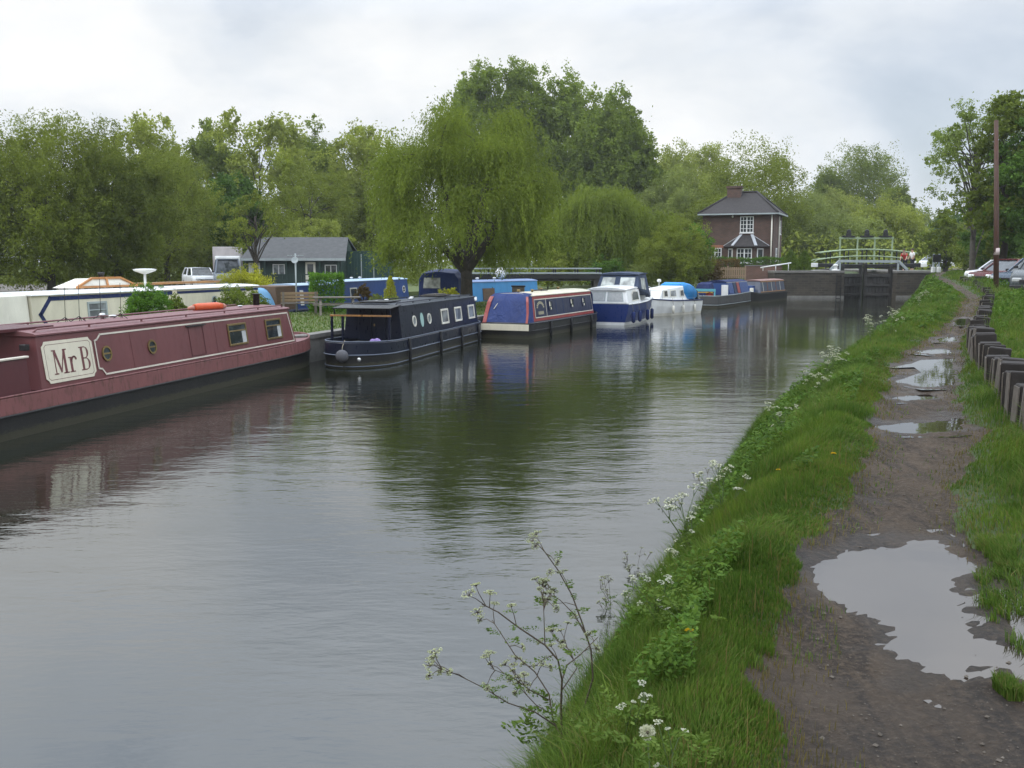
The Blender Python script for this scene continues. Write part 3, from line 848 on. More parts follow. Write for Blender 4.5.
# tufty grass on the mooring bank and far land, one mass each
def tufts(name, label, x, y, z, hg, wid, mat, seed):
    rng = np.random.default_rng(seed); n = len(x)
    an = rng.uniform(0, 2 * PI, n); dx, dy = np.cos(an), np.sin(an); be = rng.uniform(.1, .6, n) * hg
    fa = rng.uniform(0, 2 * PI, n); sx, sy = np.cos(fa) * wid / 2, np.sin(fa) * wid / 2
    V_ = np.zeros((n, 3, 3)); V_[:, 0] = np.stack([x - sx, y - sy, z - .01], -1); V_[:, 1] = np.stack([x + sx, y + sy, z - .01], -1); V_[:, 2] = np.stack([x + dx * be, y + dy * be, z + hg], -1)
    o = np_mesh(name, V_.reshape(-1, 3), np.arange(3 * n), np.full(n, 3), mat)
    return tag(o, label, 'grass', kind='stuff')
def in_poly(x, y, poly): return poly_sd(x, y, np.array(poly)) < -.05
rng = np.random.default_rng(41)
y = rng.uniform(24, 62, 60000); x = rng.uniform(-15, 6, 60000); k = in_poly(x, y, spit)
x, y = x[k], y[k]
tufts('mooring_grass', 'short bright grass on the strip behind the moored boats', x, y, np.full(len(x), BANKZ), rng.uniform(.03, .12, len(x)), rng.uniform(.02, .05, len(x)), M['grass'], 1)

# ------------------------------------------------------------------ narrowboats
class Boat:
    """local frame: x away from the viewer along the boat, y to its left, z up from the water"""
    def __init__(s, name, label, xr_, yr_, slope, L, b, cat='narrowboat', group=None):
        a = math.atan2(1, slope); s.dir = Vector((math.cos(a), math.sin(a), 0)); left = Vector((-s.dir.y, s.dir.x, 0))
        o = Vector((xr_, yr_, 0)) + left * b
        s.root = empty(name, o, a, label, cat, group); s.L = L; s.b = b
        s.org = o; s.left = left
    def outline(s, ends, inset=0.0, n=9):
        """right side from near end to far end then back on the left; ends = (near_round, far_round, near_pow, far_pow)"""
        nr_, fr_, npw, fpw = ends; b = s.b - inset; L = s.L
        xs = []
        for i in range(n + 1):
            u = i / n; xs.append(('n', u))
        pts = []
        if nr_ > 0:
            for i in range(n + 1):
                a = i / n; x = nr_ * (1 - math.cos(a * PI / 2)) ; w = b * (max(0.0, 1 - ((nr_ - x) / nr_) ** npw)) ** .5
                pts.append((x + inset * (1 - a), max(w, .02)))
        else: pts.append((inset, b))
        m = 10
        for i in range(1, m): pts.append((nr_ + (L - nr_ - fr_) * i / m, b))
        if fr_ > 0:
            for i in range(n + 1):
                a = i / n; x = fr_ * math.sin(a * PI / 2); w = b * (max(0.0, 1 - (x / fr_) ** fpw)) ** .62
                pts.append((L - fr_ + x - inset * a, max(w, .02)))
        else: pts.append((L - inset, b))
        return [(x, -w) for x, w in pts] + [(x, w) for x, w in pts[::-1]]
    def hull(s, levels, ends, mats, sheer, deck_mat, deck_z=None):
        """levels: (z, inset, material index of the strip above)"""
        mb = MB(); rings = []
        for z, ins, mi in levels:
            rings.append([(x, y, z + (sheer(x) * (z / .75) if z > 0 else 0)) for x, y in s.outline(ends, ins)])
        n = len(rings[0])
        for i in range(len(rings) - 1):
            vs = rings[i] + rings[i + 1]
            mb.add(vs, [(k, (k + 1) % n, n + (k + 1) % n, n + k) for k in range(n)], levels[i][2], True)
        h = n // 2; top = rings[-1]
        dz = 0 if deck_z is None else deck_z
        dk = [(x, y * .96, z - dz) for x, y, z in top]
        mb.add(top + dk, [(k, (k + 1) % n, n + (k + 1) % n, n + k) for k in range(n)], len(mats), True)
        mb.add(dk, [(k, k + 1, n - 2 - k, n - 1 - k) for k in range(h - 1)], len(mats))
        o = mb.build('hull', mats + [deck_mat], s.root)
        return o
    def strake(s, z, ends, mat, sheer, r=.03, out=.0, name='rubbing_strake'):
        ol = s.outline(ends, -out); h = len(ol) // 2
        pts = [(x, y, z + sheer(x) * (z / .75)) for x, y in ol]
        mb = MB(); mb.tube(pts, r, 6); return mb.build(name, mat, s.root)
    def cabin_setup(s, x0, x1, g, h, wb, wt, rake0=.0, rake1=.0, camber=.07):
        s.c = (x0, x1, g, h, wb, wt, rake0, rake1, camber)
    def sp(s, x, z, o=0.0):
        x0, x1, g, h, wb, wt, r0, r1, cb = s.c
        return Vector((x, -(wb + (wt - wb) * (z - g) / (h - g)) - o, z))
    def cabin(s, side, roof, roof_edge=None, eave=.03):
        x0, x1, g, h, wb, wt, r0, r1, cb = s.c
        mb = MB()
        mb.hexa([(x0, -wb, g - .04), (x1, -wb, g - .04), (x1, wb, g - .04), (x0, wb, g - .04), (x0 + r0, -wt, h), (x1 - r1, -wt, h), (x1 - r1, wt, h), (x0 + r0, wt, h)])
        cab = mb.build('cabin', side, s.root, .012, 2)
        mb = MB(); rings = []
        for x in np.linspace(x0 + r0 - .04, x1 - r1 + .04, 10):
            w = wt + eave
            prof = [(-w, h + .002), (-w, h + .03), (-w + .05, h + .05), (-w * .5, h + .05 + cb * .75), (0, h + .05 + cb), (w * .5, h + .05 + cb * .75), (w - .05, h + .05), (w, h + .03), (w, h + .002)]
            rings.append([(x, y, z) for y, z in prof])
        mb.loft(rings, 0); rf = mb.build('roof', roof, s.root)
        return cab, rf
    def panel(s, mb, x0, x1, z0, z1, o=.004, t=.008, mi=0, cut=0.0, lean=0.0):
        """flat plate on the right cabin side; cut = scooped corners"""
        if cut:
            c = cut; pts = [(x0 + c, z0), (x1 - c, z0), (x1 - c * .6, z0 + c * .6), (x1, z0 + c), (x1, z1 - c), (x1 - c * .6, z1 - c * .6), (x1 - c, z1), (x0 + c, z1), (x0 + c * .6, z1 - c * .6), (x0, z1 - c), (x0, z0 + c), (x0 + c * .6, z0 + c * .6)]
        else: pts = [(x0, z0), (x1, z0), (x1 + lean, z1), (x0 + lean, z1)]
        mb.slab([s.sp(x, z, o) for x, z in pts], (0, -t, 0), mi)
    def frame(s, mb, x0, x1, z0, z1, w, o=.004, t=.016, mi=0):
        for a in ((x0, x1, z0, z0 + w), (x0, x1, z1 - w, z1), (x0, x0 + w, z0 + w, z1 - w), (x1 - w, x1, z0 + w, z1 - w)):
            s.panel(mb, *a, o=o, t=t, mi=mi)
    def line(s, mb, pts, w=.025, o=.004, t=.006, mi=0):
        for (xa, za), (xb, zb) in zip(pts[:-1], pts[1:]):
            d = Vector((xb - xa, zb - za)); d.normalize(); n = Vector((-d.y, d.x)) * w / 2; e = d * w * .5
            q_ = [(xa - e.x + n.x, za - e.y + n.y), (xa - e.x - n.x, za - e.y - n.y), (xb + e.x - n.x, zb + e.y - n.y), (xb + e.x + n.x, zb + e.y + n.y)]
            mb.slab([s.sp(x, z, o) for x, z in q_], (0, -t, 0), mi)
    def window(s, x0, x1, z0, z1, fmat, bar=None, pane=None, fw=.045, curtain=None, lean=0):
        mb = MB(); s.panel(mb, x0 + .01, x1 - .01, z0 + .01, z1 - .01, .002, .006)
        mbf = MB(); s.frame(mbf, x0, x1, z0, z1, fw, .002, .026)
        if bar: s.panel(mbf, x0 + fw, x1 - fw, z0 + (z1 - z0) * bar - .016, z0 + (z1 - z0) * bar + .016, .002, .022)
        f = mbf.build('window', fmat, s.root, .004)
        mb.build('pane', pane or M['glass'], f)
        if curtain:
            mc = MB(); w = (x1 - x0) * .22
            s.panel(mc, x1 - fw - w, x1 - fw, z0 + fw, z0 + (z1 - z0) * (bar or .95) - .02, .009, .003); mc.build('curtain', M['curtain'], f)
        return f
    def porthole(s, x, z, r, fmat, bar=True, pane=None):
        def ring(ra, rb, t, o):
            mb = MB(); n = 22; A = []; 
            for q_, oo in ((ra, o), (rb, o), (rb, o + t), (ra, o + t)):
                A.append([s.sp(x + q_ * math.cos(2 * PI * k / n), z + q_ * math.sin(2 * PI * k / n), oo) for k in range(n)])
            vs = sum(A, []); fs = []
            for i in range(4):
                for k in range(n): fs.append((i * n + k, i * n + (k + 1) % n, ((i + 1) % 4) * n + (k + 1) % n, ((i + 1) % 4) * n + k))
            mb.add(vs, fs); return mb
        mb = ring(r * .76, r, .022, .002)
        if bar: s.panel(mb, x - r * .76, x + r * .76, z - .016, z + .016, .004, .014)
        f = mb.build('porthole', fmat, s.root)
        mp_ = MB(); n = 22
        mp_.slab([s.sp(x + r * .82 * math.cos(2 * PI * k / n), z + r * .82 * math.sin(2 * PI * k / n), .001) for k in range(n)], (0, -.006, 0))
        mp_.build('pane', pane or M['glass'], f)
    def roofz(s, y): 
        x0, x1, g, h, wb, wt, r0, r1, cb = s.c
        return h + .05 + cb * (1 - min(1, abs(y) / wt) ** 1.4) - .004
    def handrail(s, mat, off=.12, r=.018):
        x0, x1, g, h, wb, wt, r0, r1, cb = s.c
        for sg in (-1, 1):
            mb = MB(); y = sg * (wt - off); z = s.roofz(y)
            mb.tube([(x0 + r0 + .1, y, z), (x0 + r0 + .2, y, z + .055), (x1 - r1 - .2, y, z + .055), (x1 - r1 - .1, y, z)], r, 6)
            n = int((x1 - x0) / 1.6)
            for i in range(1, n): mb.box(x0 + (x1 - x0) * i / n - .02, x0 + (x1 - x0) * i / n + .02, y - .012, y + .012, z - .01, z + .05)
            mb.build('handrail', mat, s.root)
    def mushroom(s, x, y, r=.07, hh=.14, mat=None):
        z = s.roofz(y) - .01; mb = MB()
        mb.lathe([(r * .6, z), (r * .6, z + hh * .55), (r, z + hh * .6), (r, z + hh * .75), (r * .7, z + hh * .95), (r * .15, z + hh)], 14, (x, y, 0))
        return mb.build('roof_vent', mat or M['chrome'], s.root)

# ---- 1. burgundy boat with the cream name panel
SL = .229
B1 = Boat('narrowboat', 'long burgundy narrowboat nearest the viewer with cream name panel and black hull', -8.88, 14.5, SL, 15.6, 1.04)
sh = lambda x: .0 + .10 * max(0, (x - 11.5) / 3.75) ** 2
ends = (.9, 2.3, 2.2, 1.9)
B1.hull([(-.4, .04, 0), (.40, 0, 1), (.43, -.035, 1), (.70, -.015, 1), (.74, .03, 1)], ends, [M['black_hull'], M['burg_band']], sh, M['burg_roof'], .05)
B1.strake(.405, ends, M['black_hull'], sh, .028, .02)
B1.strake(.73, ends, M['burg_band'], sh, .02, -.0, 'gunwale_rail')
B1.cabin_setup(3.08, 13.5, .74, 1.66, .93, .80, .06, .22, .07)
B1.cabin(M['burg_side'], M['burg_roof'])
mb = MB()
B1.line(mb, [(4.93, .80), (13.36, .80), (13.16, 1.57), (4.93, 1.57), (4.82, 1.48), (4.74, 1.46), (4.74, .93), (4.84, .91), (4.93, .80)], .032)
mb.build('coach_line', M['cream_line'], B1.root)
B1.porthole(5.05, 1.19, .15, M['brass']); B1.porthole(6.6, 1.19, .15, M['brass'])
B1.window(9.82, 10.74, .93, 1.46, M['brass'], .66, curtain=True); B1.window(11.78, 12.68, .93, 1.46, M['brass'], .66, curtain=True)
# side hatch doors with a little drip rail, only seams show
mb = MB(); B1.line(mb, [(8.1, .86), (8.1, 1.5), (8.7, 1.5), (8.7, .86), (8.1, .86)], .012); mb.build('side_hatch', M['burg_dark'], B1.root)
for xx in (5.9, 9.25, 11.25):
    mb = MB(); B1.line(mb, [(xx, .82), (xx - .01, 1.55)], .008, .001, .003); mb.build('weld_seam', M['burg_side'], B1.root)
mb = MB(); B1.panel(mb, 8.0, 8.8, 1.515, 1.535, .004, .05); mb.build('drip_rail', M['black'], B1.root)
# name panel
mb = MB(); B1.panel(mb, 3.22, 4.64, .80, 1.55, .004, .008, 0, .09); np_ = mb.build('name_panel', M['cream'], B1.root)
mb = MB()
pin = [(3.29, .9), (3.34, .86), (4.52, .86), (4.57, .9), (4.57, 1.45), (4.52, 1.49), (3.34, 1.49), (3.29, 1.45), (3.29, .9)]
B1.line(mb, pin, .008, .012, .002); mb.build('pin_line', M['burg_side'], np_)
def serif(mb, bt, x, z, H, ch, o=.0125):
    W_ = H * .14; th_ = H * .055
    def bar_(a, b, w): bt.line(mb, [a, b], w, o, .002)
    def rect(x0, x1, z0, z1): bt.panel(mb, x0, x1, z0, z1, o, .003)
    if ch == 'M':
        w = H * .92
        rect(x + .10 * H, x + .10 * H + th_, z, z + H); rect(x + w - .10 * H - W_, x + w - .10 * H, z, z + H)
        for xx, ww in ((x, .26 * H), (x + w - .34 * H, .34 * H)): rect(xx, xx + ww, z - .001, z + .045 * H)
        rect(x, x + .24 * H, z + .955 * H, z + H + .001); rect(x + w - .24 * H, x + w, z + .955 * H, z + H + .001)
        n = 1
        pts = [(x + .08 * H, z + H), (x + .08 * H + W_, z + H), (x + w * .5 + .05 * H, z + .12 * H), (x + w * .5 - .04 * H, z + .05 * H)]
        mb.slab([bt.sp(a, b, o + .0005) for a, b in pts], (0, -.003, 0))
        pts = [(x + w - .14 * H, z + H), (x + w - .14 * H - th_ * 1.2, z + H), (x + w * .5 - .03 * H, z + .06 * H), (x + w * .5 + .02 * H, z + .06 * H)]
        mb.slab([bt.sp(a, b, o + .001) for a, b in pts], (0, -.003, 0)); return w + .06 * H
    if ch == 'r':
        rect(x + .08 * H, x + .08 * H + W_, z, z + .64 * H); rect(x, x + .34 * H, z - .001, z + .045 * H); rect(x, x + .1 * H, z + .595 * H, z + .641 * H)
        pr = None; ps = []
        for i in range(9):
            a = PI * (1 - i / 8 * .75); ps.append((x + .36 * H + .16 * H * math.cos(a), z + .45 * H + .18 * H * math.sin(a)))
        bt.line(mb, ps, th_ * 1.3, o + .0005, .003)
        n = 10; mb.slab([bt.sp(x + .47 * H + .06 * H * math.cos(2 * PI * k / n), z + .55 * H + .06 * H * math.sin(2 * PI * k / n), o + .001) for k in range(n)], (0, -.003, 0)); return .58 * H
    if ch == 'B':
        rect(x + .09 * H, x + .09 * H + W_, z, z + H); rect(x, x + .1 * H, z, z + .045 * H); rect(x, x + .1 * H, z + .955 * H, z + H)
        for zc, rr, rx in ((.745, .2325, .2), (.265, .2425, .24)):
            for i in range(12):
                a0 = PI / 2 - PI * i / 12; a1 = PI / 2 - PI * (i + 1) / 12
                def q(a, k): return (x + .36 * H + (rx + k * (.035 + .05 * max(0, math.cos(a)))) * H * math.cos(a), z + zc * H + (rr + k * .022) * H * math.sin(a))
                pts = [q(a0, -1), q(a0, .4), q(a1, .4), q(a1, -1)]
                mb.slab([bt.sp(a, b, o + .0005) for a, b in pts], (0, -.003, 0))
        for zz_ in (.955, .485, .0): rect(x + .2 * H, x + .37 * H, z + zz_ * H, z + (zz_ + .045) * H)
        return .75 * H
H_ = .44; x = 3.46
mb = MB()
for ch, sc_ in (('M', 1), ('r', 1), (' ', 1), ('B', 1)):
    if ch == ' ': x += .17 * H_; continue
    x += serif(mb, B1, x, .945, H_, ch)
mb.build('lettering', M['burg_side'], np_)
# recessed rear cockpit: lower side dodgers, far side full height, sliding hatch
B1s = (-1, 1)
mb = MB(); mb.hexa([(.45, -.93, .70), (2.8, -.93, .70), (2.8, -.89, .70), (.45, -.89, .70), (.45, -.87, 1.31), (2.8, -.87, 1.31), (2.8, -.83, 1.31), (.45, -.83, 1.31)])
dg = mb.build('cockpit_side', M['burg_dark'], B1.root, .008)
mb = MB(); mb.box(.42, 2.83, -.90, -.80, 1.312, 1.35); mb.build('coaming', M['cream_line'], dg, .008)
mb = MB(); mb.hexa([(.45, .89, .70), (2.86, .89, .70), (2.86, .93, .70), (.45, .93, .70), (.45, .78, 1.62), (2.86, .78, 1.62), (2.86, .82, 1.62), (.45, .82, 1.62)])
mb.build('cockpit_side', M['burg_dark'], B1.root, .008)
mb = MB(); mb.box(2.2, 4.1, -.42, .42, 1.765, 1.80); mb.box(2.2, 4.1, -.45, -.425, 1.74, 1.80); mb.box(2.2, 4.1, .425, .45, 1.74, 1.80); mb.build('sliding_hatch', M['burg_dark'], B1.root, .006)
mb = MB(); mb.tube([(1.9, .76, 1.55), (1.9, .76, 1.98), (1.85, .7, 2.04), (1.8, .2, 2.05), (1.8, .05, 2.0), (1.8, .0, 1.35)], .02, 8); mb.build('grab_rail', M['black'], B1.root)
mb = MB(); mb.box(2.93, 3.05, -.75, -.62, 1.42, 1.53); mb.build('nav_light', M['black'], B1.root, .01)
B1.handrail(M['burg_roof'])
B1.mushroom(6.35, .1); B1.mushroom(7.2, .45, .09, .08); B1.mushroom(11.9, -.1, .07, .06)
# aerial whips with tripod feet and a roof-top clutter of a coil
for x, y, L_ in ((5.5, .35, .8), (5.6, .1, .75), (6.65, .35, .85), (6.7, -.1, .75)):
    z = B1.roofz(y); mb = MB(); mb.tube([(x, y, z), (x + .02, y, z + L_)], .006, 5)
    for a in range(3): mb.tube([(x, y, z + .1), (x + .17 * math.cos(a * 2.1 + .4), y + .17 * math.sin(a * 2.1 + .4), z)], .008, 5)
    mb.build('aerial', M['black'], B1.root)
# orange life ring tube lying on the roof: own thing
z = B1.roofz(.1)
def at_boat(B, x, y, z): return B.org + B.dir * x + B.left * y + Vector((0, 0, z))
lr = MB()
pts = [(-.48, 0, .075), (-.3, 0, .085), (.3, 0, .085), (.48, 0, .075)]
lr.tube(pts, [.08, .095, .095, .08], 12)
lo_ = empty('life_float', at_boat(B1, 10.35, -.05, B1.roofz(.05)), B1.root.rotation_euler.z - .2, 'orange padded life float lying on the burgundy narrowboat roof', 'life float')
lr.build('float_body', M['orange'], lo_)
M['pink_pl'] = paint('faded_pink_plastic', (.45, .2, .14), .5, .2)
mb = MB(); mb.tube([(-.5, 0, .075), (-.58, .02, .07), (-.64, .05, .06)], [.06, .05, .03], 8); mb.build('float_end', M['pink_pl'], lo_)
mb = MB(); mb.tube([(.5, 0, .075), (.6, .02, .07), (.66, .0, .06)], [.08, .07, .04], 8); mb.build('float_end', M['pink_pl'], lo_)
# stove chimney near the bow, bow fittings
mb = MB(); z = B1.roofz(.25); mb.lathe([(.085, z), (.085, z + .30), (.11, z + .305), (.11, z + .33), (.07, z + .335)], 16, (13.0, .0, 0)); mb.build('chimney', M['black'], B1.root)
mb = MB(); mb.hexa([(13.48, -.86, .70), (13.52, -.86, .70), (13.52, .86, .70), (13.48, .86, .70), (13.30, -.76, 1.6), (13.34, -.76, 1.6), (13.34, .76, 1.6), (13.30, .76, 1.6)]); mb.build('front_bulkhead', M['burg_dark'], B1.root)
mb = MB(); mb.lathe([(.04, .70), (.04, .95), (.06, .96), (.06, 1.0), (.02, 1.02)], 10, (14.35, 0, .1)); mb.bar((14.35, -.14, .93), (14.35, .14, .93), .03); mb.build('mooring_stud', M['burg_band'], B1.root)
mb = MB(); mb.lathe([(.05, 0), (.12, .03), (.13, .2), (.12, .37), (.05, .40)], 12, (15.6, 0, .34)); mb.build('bow_fender', M['rope'], B1.root)
mb = MB(); mb.tube([at_boat(B1, 14.3, -.1, .98) - B1.org, at_boat(B1, 14.2, 1.2, .9) - B1.org], .018, 6)
mo = MB(); a_, b_ = at_boat(B1, 14.35, 0, 1.03), Vector((-7.9, 28.6, .86)); mid = (a_ + b_) / 2 - Vector((0, 0, .08))
mo.tube([a_, mid, b_], .016, 6); tag(mo.build('mooring_rope', M['rope']), 'pale rope tying the burgundy narrowboat bow to the quay', 'rope')

# ---- 2. navy boat
B2 = Boat('narrowboat', 'dark navy narrowboat with pale framed windows and timber rail over its near deck', -3.66, 27.4, .254, 11.0, 1.05)
sh2 = lambda x: .05 * max(0, (2.6 - x) / 2.6) ** 2 + .03 * max(0, (x - 8.5) / 2) ** 2
ends2 = (1.55, 1.0, 2.1, 2.2)
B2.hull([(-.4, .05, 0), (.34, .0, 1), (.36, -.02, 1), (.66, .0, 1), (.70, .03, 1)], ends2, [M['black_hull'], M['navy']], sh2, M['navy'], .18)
B2.strake(.35, ends2, M['navy_line'], sh2, .02, .02); B2.strake(.70, ends2, M['navy_line'], sh2, .018, -.02, 'gunwale_rail'); B2.strake(.05, ends2, M['navy_line'], sh2, .016, .0, 'waterline_strake')
B2.cabin_setup(2.15, 10.2, .70, 1.62, .93, .82, .02, .1, .06)
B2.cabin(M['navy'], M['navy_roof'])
for x0 in (5.95, 7.45, 9.05): B2.window(x0, x0 + .78, .88, 1.38, M['offwhite'], None, M['pane_pale'], .06)
for x0 in (3.35, 4.75): B2.porthole(x0, 1.14, .17, M['offwhite'], False, M['pane_pale'])
mb = MB(); n = 24; mb.slab([B2.sp(4.05 + .15 * math.cos(2 * PI * k / n), 1.14 + .22 * math.sin(2 * PI * k / n), .004) for k in range(n)], (0, -.012, 0)); mb.build('oval_plaque', paint('pale_green_plaque', (.32, .48, .44), .4, .1), B2.root)
# near bulkhead with doors and hatch, timber beam on posts over the deck
mb = MB(); mb.box(2.10, 2.14, -.42, -.02, .62, 1.56); mb.box(2.10, 2.14, .02, .42, .62, 1.56); dr = mb.build('door', M['navy'], B2.root, .008)
mb = MB(); mb.box(2.08, 2.098, -.1, -.06, 1.05, 1.12); mb.build('handle', M['brass'], dr)
mb = MB(); mb.box(1.35, 1.43, -.88, -.02, 1.37, 1.42); mb.box(1.35, 1.43, .02, 1.0, 1.37, 1.42); mb.build('timber_rail', M['wood_warm'], B2.root, .006)
for y in (.62, .96): 
    mb = MB(); mb.box(1.36, 1.42, y - .03, y + .03, .55, 1.368); mb.build('rail_post', M['navy'], B2.root)
mb = MB(); mb.box(1.36, 1.42, -.86, -.80, .55, 1.368); mb.build('rail_post', M['navy'], B2.root)
mb = MB(); mb.hexa([(1.3, -.9, 1.60), (2.2, -.9, 1.66), (2.2, .9, 1.66), (1.3, .9, 1.60), (1.3, -.9, 1.625), (2.2, -.9, 1.69), (2.2, .9, 1.69), (1.3, .9, 1.625)]); mb.build('hood', M['black'], B2.root, .006)
for y in (-.86, .86):
    mb = MB(); mb.bar((1.33, y, 1.6), (1.39, y, 1.42), .03); mb.build('hood_strut', M['navy'], B2.root)
mb = MB(); mb.ball((-.10, .0, .36), (.12, .19, .18), 14); mb.build('bow_fender', paint('grey_fender', (.10, .10, .11), .8, .3), B2.root)
mb = MB(); mb.tube([(.1, 0, .78), (-.06, 0, .62), (-.10, 0, .5)], .014, 6); mb.build('fender_line', M['rope'], B2.root)
mb = MB(); mb.ball((.02, -.45, .26), (.05, .06, .06), 10); mb.build('eyelet', M['chrome'], B2.root)
for x in (2.35, 5.3, 7.6, 9.7):
    mb = MB(); mb.tube([(x, -1.09, .68), (x, -1.11, .3), (x, -1.10, -.05)], .045, 8); mb.build('side_fender', M['rubber'], B2.root)
B2.handrail(M['navy'])
for x, y in ((3.0, .2), (4.2, .35), (5.2, -.1), (6.4, .3)): B2.mushroom(x, y, .075, .07, M['white'])
mb = MB(); mb.box(7.2, 8.7, -.35, .3, 1.745, 1.79); mb.box(7.3, 8.5, -.25, .2, 1.792, 1.82); mb.build('roof_hatch', M['wood_dark'], B2.root, .01)
mb = MB(); mb.box(2.3, 3.5, -.4, .4, 1.74, 1.775); mb.build('sliding_hatch', M['black'], B2.root, .008)
cb_ = MB(); rng = np.random.default_rng(3)
for k in range(5): cb_.ball((float(rng.uniform(-.16, .16)), float(rng.uniform(-.12, .12)), float(rng.uniform(.05, .15))), (float(rng.uniform(.07, .12)),) * 3, 8)
cl_ = cb_.build('bundled_cloth', M['purple_cloth']); cl_.location = at_boat(B2, 1.0, -.62, .55); tag(cl_, 'lilac cloth bundle on the near deck of the navy narrowboat', 'cloth')

# ---- 3. red, blue and cream boat
B3 = Boat('narrowboat', 'short narrowboat with cream roof, red and blue sides and blue tarpaulin end', .66, 38.0, .43, 9.4, 1.02)
sh3 = lambda x: .06 * max(0, (x - 6.5) / 2.5) ** 2
ends3 = (.0, 1.7, 2, 2)
B3.hull([(-.4, .05, 0), (.30, .0, 0), (.33, -.015, 0), (.58, .0, 0), (.62, .02, 0)], ends3, [M['black_hull']], sh3, M['navy'], .1)
mb = MB(); mb.box(-.03, -.004, -1.0, 1.0, .31, .555); mb.build('cream_transom', M['cream'], B3.root, .006)
B3.strake(.58, ends3, M['navy'], sh3, .03, .01); B3.strake(.30, ends3, M['black'], sh3, .022, .01)
B3.cabin_setup(.6, 7.9, .62, 1.60, .93, .78, .14, .1, .08)
B3.cabin(M['navy_panel'], M['cream'])
mb = MB(); B3.panel(mb, .62, 7.88, .63, .735, .003, .006); B3.panel(mb, .74, 7.80, 1.49, 1.595, .003, .006); B3.panel(mb, .62, .86, .737, 1.488, .003, .006, lean=.09); mb.build('red_band', M['red'], B3.root)
mb = MB(); B3.line(mb, [(.92, .765), (7.82, .765), (7.76, 1.465), (.98, 1.465), (.92, .765)], .035); B3.line(mb, [(2.15, .765), (2.18, 1.465)], .035); mb.build('coach_line', M['cream_line'], B3.root)
for x0 in (2.45, 5.0, 6.5): 
    B3.window(x0, x0 + .42, .98, 1.38, M['navy_panel'], None, M['glass'], .04)
    mb = MB(); B3.panel(mb, x0 + .05, x0 + .18, 1.16, 1.34, .010, .004); B3.panel(mb, x0 + .2, x0 + .3, 1.02, 1.1, .010, .004); mb.build('window_blind', M['cream'], B3.root)
mb = MB(); B3.line(mb, [(3.3, .80), (3.33, 1.44), (4.13, 1.44), (4.1, .80), (3.3, .80)], .014); mb.build('side_hatch', M['midblue'], B3.root)
# arched sign: pale arch and an illegible pale row of characters
mb = MB()
for i in range(9):
    a0 = PI - PI * (i + .1) / 9; a1 = PI - PI * (i + .85) / 9
    pts = [(1.56 + .40 * math.cos(a0), 1.12 + .27 * math.sin(a0)), (1.56 + .28 * math.cos(a0), 1.12 + .17 * math.sin(a0)), (1.56 + .28 * math.cos(a1), 1.12 + .17 * math.sin(a1)), (1.56 + .40 * math.cos(a1), 1.12 + .27 * math.sin(a1))]
    mb.slab([B3.sp(x, z, .004) for x, z in pts], (0, -.003, 0))
for i in range(7): B3.panel(mb, 1.28 + i * .085, 1.28 + i * .085 + .05, .87, 1.0, .004, .003)
B3.panel(mb, 1.27, 1.85, .925, .94, .005, .003)
mb.build('sign_writing', paint('faded_gold_lettering', (.42, .38, .25), .5, .2), B3.root)
# tarpaulin over the near cockpit, with red edges
mb = MB()
A = [(.0, -.97, .60), (.68, -.95, .60), (.78, -.82, 1.62), (.34, -.80, 1.58)]
Bq = [(x, -y, z) for x, y, z in A]
mb.loft([[(.02, y_ * .95, .60), (.16, y_ * .93, .95), (.30 + .03 * math.sin(i * 1.3), y_ * .86, 1.40), (.42, y_ * .80, 1.60 + .03 * (1 - y_ * y_)), (.85, y_ * .80, 1.70 + .05 * (1 - y_ * y_))] for i, y_ in enumerate(np.linspace(-1, 1, 13))], 0, False, False, True)
mb.add([(.02, -.95 * 1.0, .60), (.64, -.95, .60), (.78, -.80, 1.62), (.42, -.80, 1.60), (.30, -.86, 1.40), (.16, -.93, .95)], [(0, 1, 2, 3, 4, 5)])
mb.add([(.02, .95 * 1.0, .60), (.64, .95, .60), (.78, .80, 1.62), (.42, .80, 1.60), (.30, .86, 1.40), (.16, .93, .95)], [(0, 1, 2, 3, 4, 5)])
tp = mb.build('tarpaulin', M['tarp'], B3.root)
mb = MB()
for sg in (-1, 1):
    mb = MB()
    for (x0, w0, z0), (x1, w1, z1) in zip([(.02, .95, .60), (.16, .93, .95), (.30, .86, 1.40), (.42, .80, 1.60)][:-1], [(.16, .93, .95), (.30, .86, 1.40), (.42, .80, 1.60)]):
        a = .16 if sg > 0 else .09
        mb.hexa([(x0 - .02, sg * w0, z0), (x0 + .02, sg * w0, z0), (x0 + .02, sg * (w0 - a), z0), (x0 - .02, sg * (w0 - a), z0), (x1 - .02, sg * w1, z1), (x1 + .02, sg * w1, z1), (x1 + .02, sg * (w1 - a), z1), (x1 - .02, sg * (w1 - a), z1)])
    mb.build('red_edging', M['red'], tp)
mb = MB(); mb.bar((.20, .55, 1.12), (.27, .42, 1.34), .05, .02); mb.build('pale_strap', M['offwhite'], tp)
mb = MB(); mb.loft([[(7.78, y_ * .80, 1.66), (8.1, y_ * .8, 1.45), (8.75, y_ * .62, .70)] for y_ in (-1, -.5, 0, .5, 1)], 0, False, False, True)
for sg in (-1, 1): mb.add([(7.78, sg * .80, 1.66), (8.1, sg * .8, 1.45), (8.75, sg * .62, .70), (7.8, sg * .93, .70)], [(0, 1, 2, 3)])
mb.build('bow_cover', M['tarp'], B3.root)
for x, y in ((1.6, .1), (2.3, -.2), (4.0, .1), (6.3, .2)): B3.mushroom(x, y, .08, .13, M['brass'])
mb = MB(); mb.box(3.6, 4.3, -.1, .25, B3.roofz(.1) - .02, B3.roofz(.1) + .05); mb.build('roof_box', M['wood_dark'], B3.root, .01)
